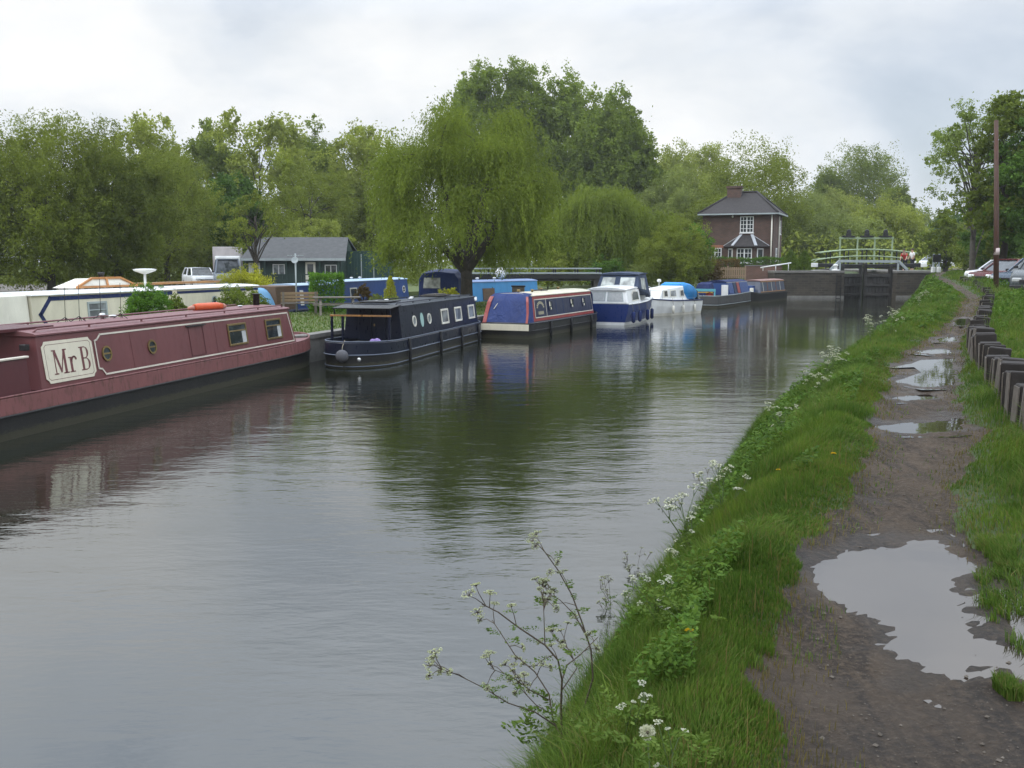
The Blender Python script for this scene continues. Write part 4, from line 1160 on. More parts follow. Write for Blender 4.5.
for x in (2.2, 4.6, 7.2):
    mb = MB(); mb.tube([(x, -1.05, .6), (x, -1.07, .28), (x, -1.06, -.02)], .05, 8); mb.build('side_fender', M['rubber'], B3.root)

# ---- 4. blue and white cruiser, transom towards the viewer
def cruiser(name, label, xr_, yr_, slope, secs, mats, cat='cabin cruiser'):
    B = Boat(name, label, xr_, yr_, slope, secs[-1][0], secs[0][2], cat); B.secs = secs
    mb = MB(); rings = []
    for x, wb, wt, zs in secs:     # x, half width at water, half width at sheer, sheer height
        rings.append([(x, -wb * .6, -.35), (x, -wb, 0), (x, -wb - (wt - wb) * .2, .14), (x, -wt + (wt - wb) * .25, zs * .6), (x, -wt, zs), (x, wt, zs), (x, wt - (wt - wb) * .25, zs * .6), (x, wb + (wt - wb) * .2, .14), (x, wb, 0), (x, wb * .6, -.35)])
    n = 10
    for i in range(len(rings) - 1):
        for k in range(n):
            mi = 1 if k in (0, 1, 7, 8, 9) else (2 if k == 4 else 0)
            mb.add([rings[i][k], rings[i][(k + 1) % n], rings[i + 1][(k + 1) % n], rings[i + 1][k]], [(0, 1, 2, 3)], mi, k not in (4, 9))
    for rg in (rings[0], rings[-1]):
        mb.add([rg[k] for k in (2, 3, 4, 5, 6, 7)], [(0, 1, 2, 3, 4, 5)], 0); mb.add([rg[k] for k in (0, 1, 2, 7, 8, 9)], [(0, 1, 2, 3, 4, 5)], 1)
    B.h = mb.build('hull', mats, B.root)
    mb = MB()
    for sg in (-1, 1): mb.tube([(x, sg * wt, zs) for x, wb, wt, zs in secs], .035, 6)
    B.rub = mb
    return B
B4 = cruiser('cabin_cruiser', 'blue hulled cabin cruiser with white aft cabin and tall blue canopy', 5.36, 46.0, .40,
             [(0, .90, 1.12, .98), (1.5, .98, 1.2, .98), (3.2, .96, 1.2, 1.02), (4.8, .72, 1.05, 1.12), (6.0, .36, .68, 1.22), (6.9, .04, .12, 1.3)], [M['blue_hull'], M['white'], M['white']])
B4.rub.build('rubbing_strake', M['white'], B4.root)
mb = MB(); mb.hexa([(.0, -1.08, .99), (2.3, -1.12, .99), (2.3, 1.12, .99), (.0, 1.08, .99), (.22, -.93, 1.62), (2.25, -.98, 1.72), (2.25, .98, 1.72), (.22, .93, 1.62)])
ac = mb.build('aft_cabin', M['white'], B4.root, .07, 3)
mb = MB(); mb.loft([[(x, y * w, z + .10 * (1 - y * y)) for y in (-1, -.6, 0, .6, 1)] + [(x, y * w, z - .04) for y in (1, .6, 0, -.6, -1)] for x, w, z in ((.12, .95, 1.64), (1.1, 1.0, 1.69), (2.4, 1.0, 1.73))]); mb.build('cabin_roof', M['white'], ac)
def face_quad(mb, a, b, c, d, out, t=.012, mi=0): mb.slab([Vector(p) + Vector(out) * .003 for p in (a, b, c, d)], Vector(out) * t, mi)
def aft(y, z, o=0): return Vector((.22 * (z - .99) / .63 - o, y, z))
for y0, y1, s0, s1 in ((-.86, -.07, .10, 0), (.02, .86, 0, .10)):
    fr = MB(); mb = MB()
    A_ = [aft(y0, 1.10), aft(y1, 1.10), aft(y1 - s1, 1.53), aft(y0 + s0, 1.53)]
    face_quad(fr, *A_, (-1, 0, .3), .010); f = fr.build('window', M['grey_steel'], B4.root)
    cy, cz = (y0 + y1) / 2, 1.315
    A2 = [Vector((p.x, cy + (p.y - cy) * .9, cz + (p.z - cz) * .88)) for p in A_]
    for p in A2: p.x = aft(0, p.z).x
    face_quad(mb, *A2, (-1, 0, .3), .015); mb.build('pane', M['curtain'], f)
mb = MB(); sd4 = lambda x, z, o=0: Vector((x, -1.10 + .14 * (z - .99) / .68 - o, z))
for nm, a, mt in (('window', .0, M['offwhite']), ('pane', .05, M['glass'])):
    mb = MB(); pts = [sd4(.75 + a, 1.10 + a), sd4(2.0 - a, 1.10 + a), sd4(2.0 - a, 1.56 - a), sd4(1.15 + a, 1.58 - a), sd4(.85 + a, 1.45 - a)]
    mb.slab([p + Vector((0, -.004 - a * .12, 0)) for p in pts], (0, -.012, 0)); o = mb.build(nm, mt, B4.root if nm == 'window' else o)
# canopy
mb = MB()
C0 = [(1.95, -1.05, 1.66), (4.3, -1.1, 1.15), (4.3, 1.1, 1.15), (1.95, 1.05, 1.66), (2.35, -.95, 2.30), (3.9, -.92, 2.36), (3.9, .92, 2.36), (2.35, .95, 2.30)]
mb.hexa(C0); cn = mb.build('canopy', M['canvas'], B4.root, .08, 3)
mb = MB(); mb.loft([[(x, y * .97, z + .07 * (1 - y * y)) for y in (-1, -.5, 0, .5, 1)] + [(x, y * .97, z - .03) for y in (1, .5, 0, -.5, -1)] for x, z in ((2.27, 2.32), (3.1, 2.37), (3.95, 2.36))], 0, True, True, False); mb.build('canopy_top', M['canvas'], cn)
cf = lambda y, z: Vector((1.95 + .4 * (z - 1.66) / .64, y, z))
for y0, y1, d0, d1 in ((-.82, -.1, .0, .0), (.16, .84, .0, .06)):
    mb = MB(); face_quad(mb, cf(y0, 1.74), cf(y1, 1.74), cf(y1 - d1, 2.16), cf(y0, 2.16), (-1, 0, .5), .012); mb.build('clear_window', M['clear_sheet'], cn)
mb = MB(); cs = lambda x, z: Vector((x, -1.07 + .13 * (z - 1.4) / .9, z))
mb.slab([cs(2.6, 1.62) + Vector((0, -.012, 0)), cs(3.4, 1.55) + Vector((0, -.012, 0)), cs(3.3, 2.14) + Vector((0, -.012, 0)), cs(2.6, 2.14) + Vector((0, -.012, 0))], (0, -.01, 0)); mb.build('clear_window', M['clear_sheet'], cn)
mb = MB(); mb.hexa([(3.6, -1.0, 1.05), (6.2, -.5, 1.22), (6.2, .5, 1.22), (3.6, 1.0, 1.05), (3.9, -.85, 1.62), (5.6, -.4, 1.5), (5.6, .4, 1.5), (3.9, .85, 1.62)]); mb.build('fore_cabin', M['white'], B4.root, .05, 2)
mb = MB(); mb.tube([(4.2, -1.06, 1.12), (4.2, -1.06, 1.5), (5.4, -.8, 1.62), (6.6, -.2, 1.7), (6.6, .2, 1.7), (5.4, .8, 1.62), (4.2, 1.06, 1.5), (4.2, 1.06, 1.12)], .018, 6)
for x, w in ((5.4, .8), (6.3, .42)):
    for sg in (-1, 1): mb.tube([(x, sg * w, 1.15), (x, sg * w, 1.62)], .015, 6)
mb.build('pulpit_rail', M['chrome'], B4.root)
def fender(B, x, y, z0, z1, mat, r=.09):
    mb = MB(); mb.lathe([(.03, z0), (r, z0 + .06), (r, z1 - .06), (.03, z1)], 12, (x, y, 0)); f = mb.build('fender', mat, B.root)
    mb = MB(); mb.tube([(x, y, z1), (x, y + .08, z1 + .4)], .01, 5); mb.build('fender_line', M['rope'], f)
for x in (.35, 1.5, 3.0, 4.1): fender(B4, x, -1.26 if x < 3.5 else -1.2, .1, .62, M['canvas_navy'])

# ---- 5. white cruiser with bright blue cover
B5 = cruiser('cabin_cruiser', 'white cabin cruiser with a bright blue canvas cover at its far end', 6.85, 53.4, .80,
             [(0, .06, .14, .98), (.8, .5, .72, .90), (2.0, .86, 1.02, .82), (3.8, .96, 1.08, .78), (5.3, .9, 1.02, .76)], [M['white'], M['offwhite'], M['white']])
B5.rub.build('rubbing_strake', M['canvas_navy'], B5.root)
mb = MB(); mb.hexa([(1.0, -.62, .8), (4.0, -.86, .78), (4.0, .86, .78), (1.0, .62, .8), (1.6, -.55, 1.44), (3.95, -.74, 1.6), (3.95, .74, 1.6), (1.6, .55, 1.44)]); mb.build('cabin', M['white'], B5.root, .06, 3)
s5 = lambda x, z: Vector((x, -.62 - .24 * (x - 1) / 3 + .11 * (z - .8) / .75, z))
for i, (a, b, mt) in enumerate(((1.55, 1.95, 'glass'), (2.15, 2.75, 'pane_pale'), (3.1, 3.5, 'glass'))):
    mb = MB(); mb.slab([s5(a, 1.0) + Vector((0, -.006, 0)), s5(b, 1.0) + Vector((0, -.006, 0)), s5(b, 1.38) + Vector((0, -.006, 0)), s5(a + .05, 1.36) + Vector((0, -.006, 0))], (0, -.02, 0)); f = mb.build('window', M['offwhite'], B5.root)
    mb = MB(); mb.slab([s5(a + .06, 1.04) + Vector((0, -.03, 0)), s5(b - .04, 1.04) + Vector((0, -.03, 0)), s5(b - .04, 1.34) + Vector((0, -.03, 0)), s5(a + .09, 1.32) + Vector((0, -.03, 0))], (0, -.006, 0)); mb.build('pane', M[mt], f)
mb = MB(); mb.loft([[(x, -.9 * w, z0), (x, -.86 * w, z1 - .15), (x, -.6 * w, z1), (x, .6 * w, z1), (x, .86 * w, z1 - .15), (x, .9 * w, z0)] for x, w, z0, z1 in ((3.55, .9, 1.2, 1.66), (3.8, 1, .85, 1.76), (4.5, 1, .82, 1.66), (4.9, .97, .95, 1.40))], 0, True, True, True); mb.build('canvas_cover', M['sky_tarp'], B5.root)
mb = MB(); mb.hexa([(4.92, -.95, .77), (5.2, -.92, .77), (5.2, .92, .77), (4.92, .95, .77), (4.92, -.85, 1.3), (5.0, -.84, 1.3), (5.0, .84, 1.3), (4.92, .85, 1.3)]); mb.build('aft_screen', M['glass'], B5.root, .02)
mb = MB(); mb.lathe([(.02, 1.55), (.02, 1.8), (.11, 1.8), (.11, 1.92), (.05, 1.96)], 12, (2.3, .1, 0)); mb.build('roof_light', M['white'], B5.root)
for x in (1.8, 2.9, 4.2): fender(B5, x, -1.12, .12, .55, M['offwhite'], .07)
mb = MB(); mb.bar((.3, -.3, .98), (.3, -.3, 1.4), .02); mb.bar((1.2, -.78, .88), (1.2, -.78, 1.35), .02); mb.bar((.3, -.3, 1.4), (1.2, -.78, 1.35), .02); mb.bar((.3, -.3, 1.4), (.05, 0, 1.45), .02); mb.build('pulpit_rail', M['chrome'], B5.root)

# ---- 6. dark barge with cluttered near deck
B6 = Boat('barge', 'grey black barge with cluttered near deck and blue and red covered hold', 12.8, 62.4, .55, 8.2, 1.0, 'barge')
sh6 = lambda x: .10 * max(0, (x - 4) / 4.2)
e6 = (.25, .8, 2.2, 2)
B6.hull([(-.4, .05, 0), (.28, 0, 1), (.70, 0, 1), (.76, .03, 1)], e6, [M['black_hull'], paint('grey_black_steel', (.06, .06, .058), .5, .4)], sh6, M['black'], .15)
B6.strake(.76, e6, M['grey_steel'], sh6, .025, .0, 'gunwale_rail'); B6.strake(.2, e6, M['grey_steel'], sh6, .02, .01)
B6.cabin_setup(2.9, 7.6, .78, 1.55, .86, .66, .05, .1, .10)
B6.cabin(M['midblue'], M['canvas_navy'])
for a, b, mt in ((3.0, 4.0, 'midblue'), (4.15, 4.75, 'canvas'), (4.9, 5.5, 'red'), (5.6, 7.5, 'midblue')):
    mb = MB(); B6.panel(mb, a, b, .82, 1.53, .004, .03); mb.build('side_cover', M[mt], B6.root, .01)
mb = MB(); B6.panel(mb, 2.9, 7.6, 1.535, 1.57, .0, .03); mb.build('white_trim', M['offwhite'], B6.root)
mb = MB(); mb.box(2.5, 2.58, -.88, -.45, .6, 1.4); mb.build('white_board', M['white'], B6.root, .01)
mb = MB(); mb.hexa([(.9, -.3, .7), (2.0, -.3, .7), (2.0, .95, .7), (.9, .95, .7), (1.1, -.1, 1.5), (1.8, -.1, 1.6), (1.8, .7, 1.6), (1.1, .7, 1.5)]); mb.build('canvas_cover', M['canvas_navy'], B6.root, .06, 2)
mb = MB(); mb.bar((.3, .95, 1.12), (.3, -.75, 1.12), .09, .16); mb.bar((.3, .9, .7), (.3, .9, 1.3), .1); mb.bar((.3, -.7, .7), (.3, -.7, 1.1), .08); mb.build('turquoise_rail', M['turq'], B6.root)
mb = MB(); mb.bar((.28, .6, .98), (.28, -.6, .98), .03, .06); mb.build('yellow_pole', paint('ochre_paint', (.45, .27, .04), .5, .2), B6.root)
def crate(name, label, cat, loc, sz, mat, rz=0):
    r = empty(name, loc, rz, label, cat); w, d, h = sz
    mb = MB(); t_ = .02
    mb.box(-w / 2, w / 2, -d / 2, d / 2, 0, t_); mb.box(-w / 2, -w / 2 + t_, -d / 2, d / 2, t_, h); mb.box(w / 2 - t_, w / 2, -d / 2, d / 2, t_, h); mb.box(-w / 2 + t_, w / 2 - t_, -d / 2, -d / 2 + t_, t_, h); mb.box(-w / 2 + t_, w / 2 - t_, d / 2 - t_, d / 2, t_, h)
    mb.build('box', mat, r, .005); mb = MB(); mb.box(-w / 2 - .015, w / 2 + .015, -d / 2 - .015, d / 2 + .015, h * .78, h * .9); mb.build('rim', mat, r); return r
crate('crate', 'red crate on the near deck of the grey black barge', 'crate', at_boat(B6, .55, -.35, .70), (.4, .5, .34), M['red'], .3)
crate('crate', 'dark orange crate at the left of the grey black barge deck', 'crate', at_boat(B6, .5, .65, .70), (.35, .35, .3), M['terra'], .1)
# ---- 7. far narrowboat by the lock
B7 = Boat('narrowboat', 'dark far narrowboat beside the lock wall with white bow and timber lined roof', 16.65, 69.2, .62, 8.5, 1.0)
e7 = (1.5, .6, 2, 2); sh7 = lambda x: .16 * max(0, (1.6 - x) / 1.6)
B7.hull([(-.4, .05, 0), (.62, 0, 1), (.70, .02, 1)], e7, [M['black_hull'], M['black']], sh7, M['wood_dark'], .08)
mb = MB(); mb.hexa([(.0, -.1, .72), (.75, -.72, .70), (.75, .72, .70), (.0, .1, .72), (.0, -.1, .92), (.75, -.74, .82), (.75, .74, .82), (.0, .1, .92)]); mb.build('white_bow', M['white'], B7.root, .02)
B7.cabin_setup(1.9, 7.8, .70, 1.50, .88, .74, .3, .1, .06)
B7.cabin(paint('slate_blue_panel', (.06, .075, .11), .4, .3), paint('pinkish_roof', (.22, .12, .10), .6, .3))
mb = MB(); B7.panel(mb, 2.0, 7.8, .715, .78, .004, .02); B7.panel(mb, 2.2, 7.8, 1.43, 1.495, .004, .02); mb.build('timber_band', M['wood_warm'], B7.root)
for i in range(5):
    x0 = 2.6 + i * 1.0
    mb = MB(); B7.panel(mb, x0, x0 + .05, .78, 1.43, .004, .02); mb.build('panel_divider', M['terra'] if i % 2 else M['offwhite'], B7.root)
mb = MB(); mb.box(1.2, 1.8, -.5, .5, .6, 1.2); mb.build('deck_locker', M['midblue'], B7.root, .02)
mb = MB(); mb.box(.95, 1.1, -.65, -.4, .68, 1.05); mb.build('bow_box', M['offwhite'], B7.root, .02)
# ------------------------------------------------------------------ boats in the marina behind the mooring bank
def cream_boat(name, label, xr_, yr_, L, x0, x1, zroof, cat='houseboat'):
    B = Boat(name, label, xr_, yr_, .34, L, 1.3, cat, None); e = (.6, .6, 2, 2); f0 = lambda x: 0
    B.hull([(-.4, .05, 0), (.8, 0, 0), (.85, .03, 0)], e, [M['offwhite']], f0, M['offwhite'], .05)
    B.cabin_setup(x0, x1, .84, zroof - .14, 1.15, 1.08, .0, .0, .05); B.cabin(M['cream'], M['white'], eave=.06)
    return B
A1 = cream_boat('houseboat', 'long cream houseboat with dark blue trim behind the burgundy narrowboat', -15.3, 26.9, 10.4, 3.3, 9.9, 2.06)
mb = MB(); A1.line(mb, [(3.9, .9), (3.62, 1.35), (4.05, 1.82), (9.85, 1.82)], .13); mb.build('blue_trim', M['canvas_navy'], A1.root)
A1.window(5.6, 6.5, 1.12, 1.66, M['grey_steel'], .5, M['pane_pale'], .07); A1.window(8.2, 9.0, 1.12, 1.66, M['grey_steel'], None, M['curtain'], .07); A1.window(7.4, 7.7, 1.12, 1.66, M['offwhite'], None, M['pane_pale'], .05)
mb = MB(); mb.hexa([(.5, -1.1, .84), (3.25, -1.1, .84), (3.25, 1.1, .84), (.5, 1.1, .84), (.7, -1.0, 1.93), (3.25, -1.0, 1.96), (3.25, 1.0, 1.96), (.7, 1.0, 1.93)]); mb.build('front_cabin', M['offwhite'], A1.root, .03, 2)
mb = MB(); mb.tube([(.2, -1.15, .8), (.2, -1.15, 1.5), (.35, -1.15, 1.62), (1.6, -1.15, 1.64), (1.75, -1.15, 1.5), (1.75, -1.15, .8)], .03, 6); mb.tube([(.2, -1.15, 1.2), (1.75, -1.15, 1.2)], .02, 6); mb.build('deck_rail', M['black'], A1.root)
zt = 2.06
ln = MB(); ln.hexa([(6.6, .2, zt), (9.6, .2, zt), (9.6, 1.2, zt), (6.6, 1.2, zt), (7.5, .35, zt + .30), (8.9, .35, zt + .30), (8.9, 1.05, zt + .30), (7.5, 1.05, zt + .30)]); lq = ln.build('roof_lantern', M['offwhite'], A1.root)
mb = MB()
for a, b in (((6.6, .18, zt + .02), (7.5, .33, zt + .32)), ((9.6, .18, zt + .02), (8.9, .33, zt + .32)), ((7.5, .33, zt + .32), (8.9, .33, zt + .32)), ((6.6, .18, zt + .03), (9.6, .18, zt + .03)), ((8.1, .18, zt + .03), (8.2, .33, zt + .32))): mb.bar(a, b, .07)
mb.build('timber_frame', paint('orange_timber', (.42, .19, .06), .5, .2), lq)
A2 = cream_boat('houseboat', 'second cream houseboat farther along with thin dark line under its white roof', -12.3, 36.9, 6.2, .25, 5.6, 2.05)
mb = MB(); A2.line(mb, [(.3, 1.80), (5.55, 1.80)], .09); mb.build('blue_trim', M['canvas_navy'], A2.root)
A2.porthole(2.5, 1.45, .16, M['grey_steel'], False)
mb = MB(); mb.box(-.3, 5.2, .5, 1.05, 2.06, 2.14); mb.build('roof_plank', M['wood_warm'], A2.root)
ms = empty('satellite_mast', at_boat(A1, 10.2, .3, .8), 0, 'white flat topped aerial on a short pole above the cream houseboats', 'aerial')
mb = MB(); mb.tube([(0, 0, 0), (0, 0, 1.8)], .045, 8); mb.build('pole', M['white'], ms)
mb = MB(); mb.lathe([(.05, 1.68), (.38, 1.80), (.42, 1.86), (.3, 1.88), (.02, 1.89)], 18); mb.build('dish', M['white'], ms)
mb = MB(); mb.lathe([(.09, 2.0), (.09, 2.48), (.12, 2.49), (.12, 2.56), (.05, 2.57)], 12, (8.9, 1.15, 0)); mb.build('stove_pipe', M['black'], A1.root)

A3 = Boat('narrowboat', 'marina narrowboat with light blue sheet and brown timber cabin section', -11.5, 42.9, .48, 8.2, 1.0, 'narrowboat')
A3.hull([(-.4, .05, 0), (.7, 0, 0), (.75, .03, 0)], (.9, .9, 2, 2), [M['navy_panel']], lambda x: 0, M['black'], .06)
A3.cabin_setup(3.9, 7.6, .74, 1.80, .9, .8, .0, .1, .06); A3.cabin(M['midblue'], M['paleblue'])
mb = MB(); mb.hexa([(2.35, -.92, .74), (3.85, -.92, .74), (3.85, .92, .74), (2.35, .92, .74), (2.35, -.85, 1.83), (3.85, -.85, 1.83), (3.85, .85, 1.83), (2.35, .85, 1.83)]); mb.build('timber_cabin', M['wood_brown'], A3.root, .02)
mb = MB(); mb.loft([[(x, y * .92, .75 + (1 - abs(y) ** 2.5) * (1.05 + .06 * math.sin(x * 5)) if abs(y) < 1 else .75) for y in np.linspace(-1, 1, 11)] for x in np.linspace(.3, 2.34, 8)], 0, False, False, True); mb.build('tarpaulin', paint('pale_blue_tarp', (.16, .36, .56), .6, .15, streak=False), A3.root)
mb = MB(); A3.panel(mb, 4.1, 4.35, .9, 1.6, .004, .02); mb.build('white_post', M['white'], A3.root)
A4 = Boat('narrowboat', 'long dark blue marina narrowboat with pale blue roof and two portholes', -8.75, 48.4, .31, 10.2, 1.0, 'narrowboat')
A4.hull([(-.4, .05, 0), (.7, 0, 0), (.75, .03, 0)], (.9, .9, 2, 2), [M['navy_panel']], lambda x: 0, M['black'], .06)
A4.cabin_setup(1.0, 9.9, .74, 1.90, .9, .8, .1, .1, .06); A4.cabin(M['midblue'], M['paleblue'])
A4.porthole(7.0, 1.35, .2, M['offwhite'], True); A4.porthole(9.2, 1.35, .2, M['offwhite'], True)
for x in (2.0, 4.5, 5.5): A4.mushroom(x, .1, .09, .12, M['white'])
A4.window(2.4, 3.2, 1.05, 1.6, M['offwhite'], None, M['glass'], .06)
# blue canopy cruiser, end on
A5 = cruiser('canopy_boat', 'blue marina boat with tall blue fabric canopy left of the big willow trunk', -2.75, 49.9, .25,
             [(0, .8, .95, .85), (1.5, .95, 1.1, .85), (3.0, .9, 1.1, .9), (4.2, .5, .75, 1.0), (4.8, .05, .1, 1.05)], [M['midblue'], M['offwhite'], M['white']], 'boat')
A5.rub.build('rubbing_strake', M['white'], A5.root)
mb = MB(); mb.loft([[(x, -1.05 * w, .86), (x, -1.0 * w, z - .35), (x, -.8 * w, z - .08), (x, 0, z), (x, .8 * w, z - .08), (x, 1.0 * w, z - .35), (x, 1.05 * w, .86)] for x, w, z in ((.0, 1.02, 2.42), (1.0, 1.05, 2.56), (2.2, 1.03, 2.54), (2.6, 1.0, 2.4))], 0, True, True, False); c5 = mb.build('canopy', M['tarp'], A5.root, .03)
mb = MB(); mb.slab([(-.005, -.1, 1.6), (-.005, .8, 1.6), (-.005, .74, 2.12), (-.005, -.1, 2.12)], (-.015, 0, 0)); mb.build('clear_window', M['clear_sheet'], c5)
mb = MB(); mb.slab([(.5, -1.055, 1.5), (1.9, -1.055, 1.5), (1.7, -1.05, 2.1), (.9, -1.05, 2.1)], (0, -.015, 0)); mb.build('clear_window', M['clear_sheet'], c5)
# light blue boat with dome
A6 = Boat('narrowboat', 'bright light blue marina narrowboat below the footbridge, white dome on its roof', -2.15, 54.3, .8, 6.2, .9, 'narrowboat')
A6.hull([(-.4, .05, 0), (.7, 0, 0), (.75, .03, 0)], (.5, .5, 2, 2), [M['midblue']], lambda x: 0, M['black'], .06)
A6.cabin_setup(.2, 6.0, .74, 1.78, .84, .74, .0, .0, .08); A6.cabin(M['lightblue'], paint('blue_grey_roof', (.12, .18, .33), .5, .2))
mb = MB(); A6.panel(mb, 1.0, 2.0, .8, 1.45, .004, .03); mb.build('timber_door', M['wood_brown'], A6.root)
for x, y in ((.5, .2), (1.7, .2), (3.2, .2)): A6.mushroom(x, y, .11, .14, M['white'])
dm = empty('satellite_dome', at_boat(A6, 3.9, .3, A6.roofz(.3)), 0, 'white round satellite dome on the light blue boat roof', 'satellite dome')
mb = MB(); mb.lathe([(.10, -.01), (.10, .12), (.16, .14)], 14); mb.build('mount', M['grey_steel'], dm)
mb = MB(); mb.ball((0, 0, .36), .33, 18); mb.build('dome', M['white'], dm)

# ------------------------------------------------------------------ footbridge over the marina mouth
fb = empty('footbridge', (1.6, 62.4, 0), .05, 'long dark footbridge with two pale rails behind the light blue boat', 'footbridge')
mb = MB(); mb.box(-4.5, 3.9, -.7, .7, 1.72, 2.0); mb.build('deck', M['wood_dark'], fb)
for nm, y in (('beam', -.75), ('beam', .72)):
    mb = MB(); mb.box(-4.5, 3.9, y - .05, y + .05, 1.85, 2.12); mb.build(nm, M['black'], fb)
for y in (-.78, .78):
    for z in (2.2, 2.48):
        mb = MB(); mb.box(-4.5, 3.88, y - .04, y + .04, z - .035, z + .035); mb.build('rail', M['grey_steel'], fb)
    for i in range(7):
        x = -4.4 + i * 1.36; mb = MB(); mb.box(x - .04, x + .04, y + (.04 if y < 0 else -.10), y + (.10 if y < 0 else -.04), 1.9, 2.5); mb.build('post', M['black'], fb)
mb = MB(); mb.box(3.4, 3.9, -.7, .7, -.9, 1.718); mb.build('pier', M['wood_dark'], fb)
mb = MB(); mb.box(-4.5, -4.1, -.7, .7, -.9, 1.718); mb.build('pier', M['wood_dark'], fb)

# ------------------------------------------------------------------ things on the mooring bank
def bench(loc, rz):
    r = empty('bench', loc, rz, 'timber garden bench seen from behind on the mooring grass', 'bench')
    for i in range(3):
        mb = MB(); mb.box(-.75, .75, .05 + i * .15, .17 + i * .15, .42, .46); mb.build('seat_slat', M['wood_grey'], r, .005)
    for i in range(3):
        mb = MB(); mb.box(-.75, .75, -.02, .02, .52 + i * .14, .63 + i * .14); mb.build('back_slat', paint('pale_brown_timber', (.24, .16, .085), .7, .25), r, .005)
    for x in (-.65, .65):
        mb = MB(); mb.box(x - .04, x + .04, -.06, -.021, 0, .92); mb.build('leg', M['wood_grey'], r)
        mb = MB(); mb.box(x - .04, x + .04, .42, .48, 0, .419); mb.build('leg', M['wood_grey'], r)
    return r
bench((-8.75, 41.3, BANKZ), .25)
pt_ = empty('picnic_table', (-7.1, 40.6, BANKZ), .2, 'weathered timber picnic table beside the clipped square shrub', 'picnic table')
for i in range(4):
    mb = MB(); mb.box(-.95, .95, -.34 + i * .17, -.19 + i * .17, .70, .745); mb.build('tabletop', M['wood_grey'], pt_, .005)
for y in (-.72, .6):
    mb = MB(); mb.box(-.95, .95, y, y + .13, .42, .46); mb.build('seat', M['wood_grey'], pt_, .005)
for x in (-.65, .65):
    for sg in (-1, 1):
        mb = MB(); mb.bar((x, sg * .62, 0), (x, sg * .2, .70), .09, .045); mb.build('leg', M['wood_grey'], pt_)
    mb = MB(); mb.box(x + .03, x + .07, -.72, .72, .37, .418); mb.build('cross_brace', M['wood_grey'], pt_)
mst = empty('aerial_mast', (PX(295.5, 43.5), 43.5, BANKZ), 0, 'thin grey mast with small white aerial dish above the brown timber boat cabin', 'aerial')
mb = MB(); mb.tube([(0, 0, 0), (0, 0, 2.5)], .035, 8); mb.build('pole', M['grey_steel'], mst)
mb = MB(); mb.lathe([(.02, -.02), (.1, .01), (.15, .05), (.14, .05), (.02, .0)], 16, (0, -.1, 2.2), 0, Matrix.Rotation(R(70), 3, 'X')); mb.build('dish', M['grey_steel'], mst)
mb = MB(); mb.bar((-.35, 0, 2.42), (.35, 0, 2.42), .025)
for i in range(5): mb.bar((-.3 + i * .15, -.25 + .03 * i, 2.42), (-.3 + i * .15, .25 - .03 * i, 2.42), .015)
mb.build('aerial', M['grey_steel'], mst)
def planter(loc, label, r=.22):
    e = empty('planter', loc, 0, label, 'planter'); mb = MB(); mb.lathe([(r * .7, 0), (r, .32), (r * 1.08, .33), (r * 1.08, .38), (r * .9, .38), (r * .88, .33)], 14); mb.build('pot', M['terra'], e)
    rng = np.random.default_rng(int(abs(loc[0]) * 100)); P = rng.normal(size=(500, 3)) * np.array([.2, .2, .13]) + np.array([0, 0, .52]); leaf_cloud('foliage', P, .07, .6, M['l_mid'], rng, e); return e
planter((-5.0, 41.6, BANKZ), 'terracotta planter on the grass behind the navy narrowboat'); planter((1.2, 46.8, BANKZ), 'terracotta planter behind the cream roofed narrowboat')
tb = empty('wooden_tub', (-.6 + .9, 48.2, BANKZ), 0, 'square timber tub between light blue boat and cream roofed narrowboat', 'planter')
mb = MB(); mb.box(-.3, .3, -.3, .3, 0, .95); mb.build('tub', M['wood_grey'], tb, .01); mb = MB(); mb.box(-.34, .34, -.34, .34, .95, 1.0); mb.build('rim', M['wood_dark'], tb)

# ------------------------------------------------------------------ clubhouse shed, container, vehicles on the yard
sh_ = empty('clubhouse', (PX(246, 75), 75, 1.0), -.03, 'dark green boarded clubhouse with grey felt roof beyond the marina', 'building')
Wd = 7.1
mb = MB(); mb.box(0, Wd, 0, 6, 0, 2.15); mb.slab([(0, 0, 2.15), (0, 6, 2.15), (0, 3.0, 3.5)], (Wd, 0, 0)); mb.build('wall', M['shed_green'], sh_)
mb = MB()
for sg in (-1, 1):
    ye = -.45 if sg < 0 else 6.45; xe = -.3
    mb.hexa([(-.3, ye, 2.02), (Wd + .45, ye, 2.02), (Wd + .0, 3, 3.62), (.1, 3, 3.62), (-.3, ye, 2.12), (Wd + .45, ye, 2.12), (Wd + .0, 3, 3.74), (.1, 3, 3.74)])
mb.build('roof', M['felt'], sh_)
mb = MB(); mb.box(-.3, Wd + .45, -.5, -.46, 1.95, 2.13); mb.build('fascia', M['grey_steel'], sh_)
for x in (.05, 1.5, 3.1, 5.6, 7.0):
    mb = MB(); mb.box(x - .05, x + .05, -.44, -.34, 0, 2.0); mb.build('veranda_post', M['shed_green'], sh_)
for x0, x1, z0, z1, mt in ((.2, .55, .9, 1.8, 'curtain'), (.7, 1.05, .9, 1.8, 'curtain'), (2.0, 2.9, .9, 1.7, 'pane_pale'), (5.9, 6.8, .95, 1.65, 'glass')):
    mb = MB(); mb.box(x0, x1, -.04, -.002, z0, z1); f = mb.build('window', M['white_wood'], sh_); mb = MB()
    m_ = (x0 + x1) / 2; mb.box(x0 + .06, m_ - .03, -.052, -.042, z0 + .06, z1 - .06); mb.box(m_ + .03, x1 - .06, -.052, -.042, z0 + .06, z1 - .06); mb.build('pane', M[mt], f)
mb = MB(); mb.box(4.45, 5.2, -.05, -.002, .02, 1.85); d = mb.build('door', M['offwhite'], sh_); mb = MB(); mb.box(4.6, 5.05, -.062, -.052, .9, 1.7); mb.build('pane', M['glass'], d)
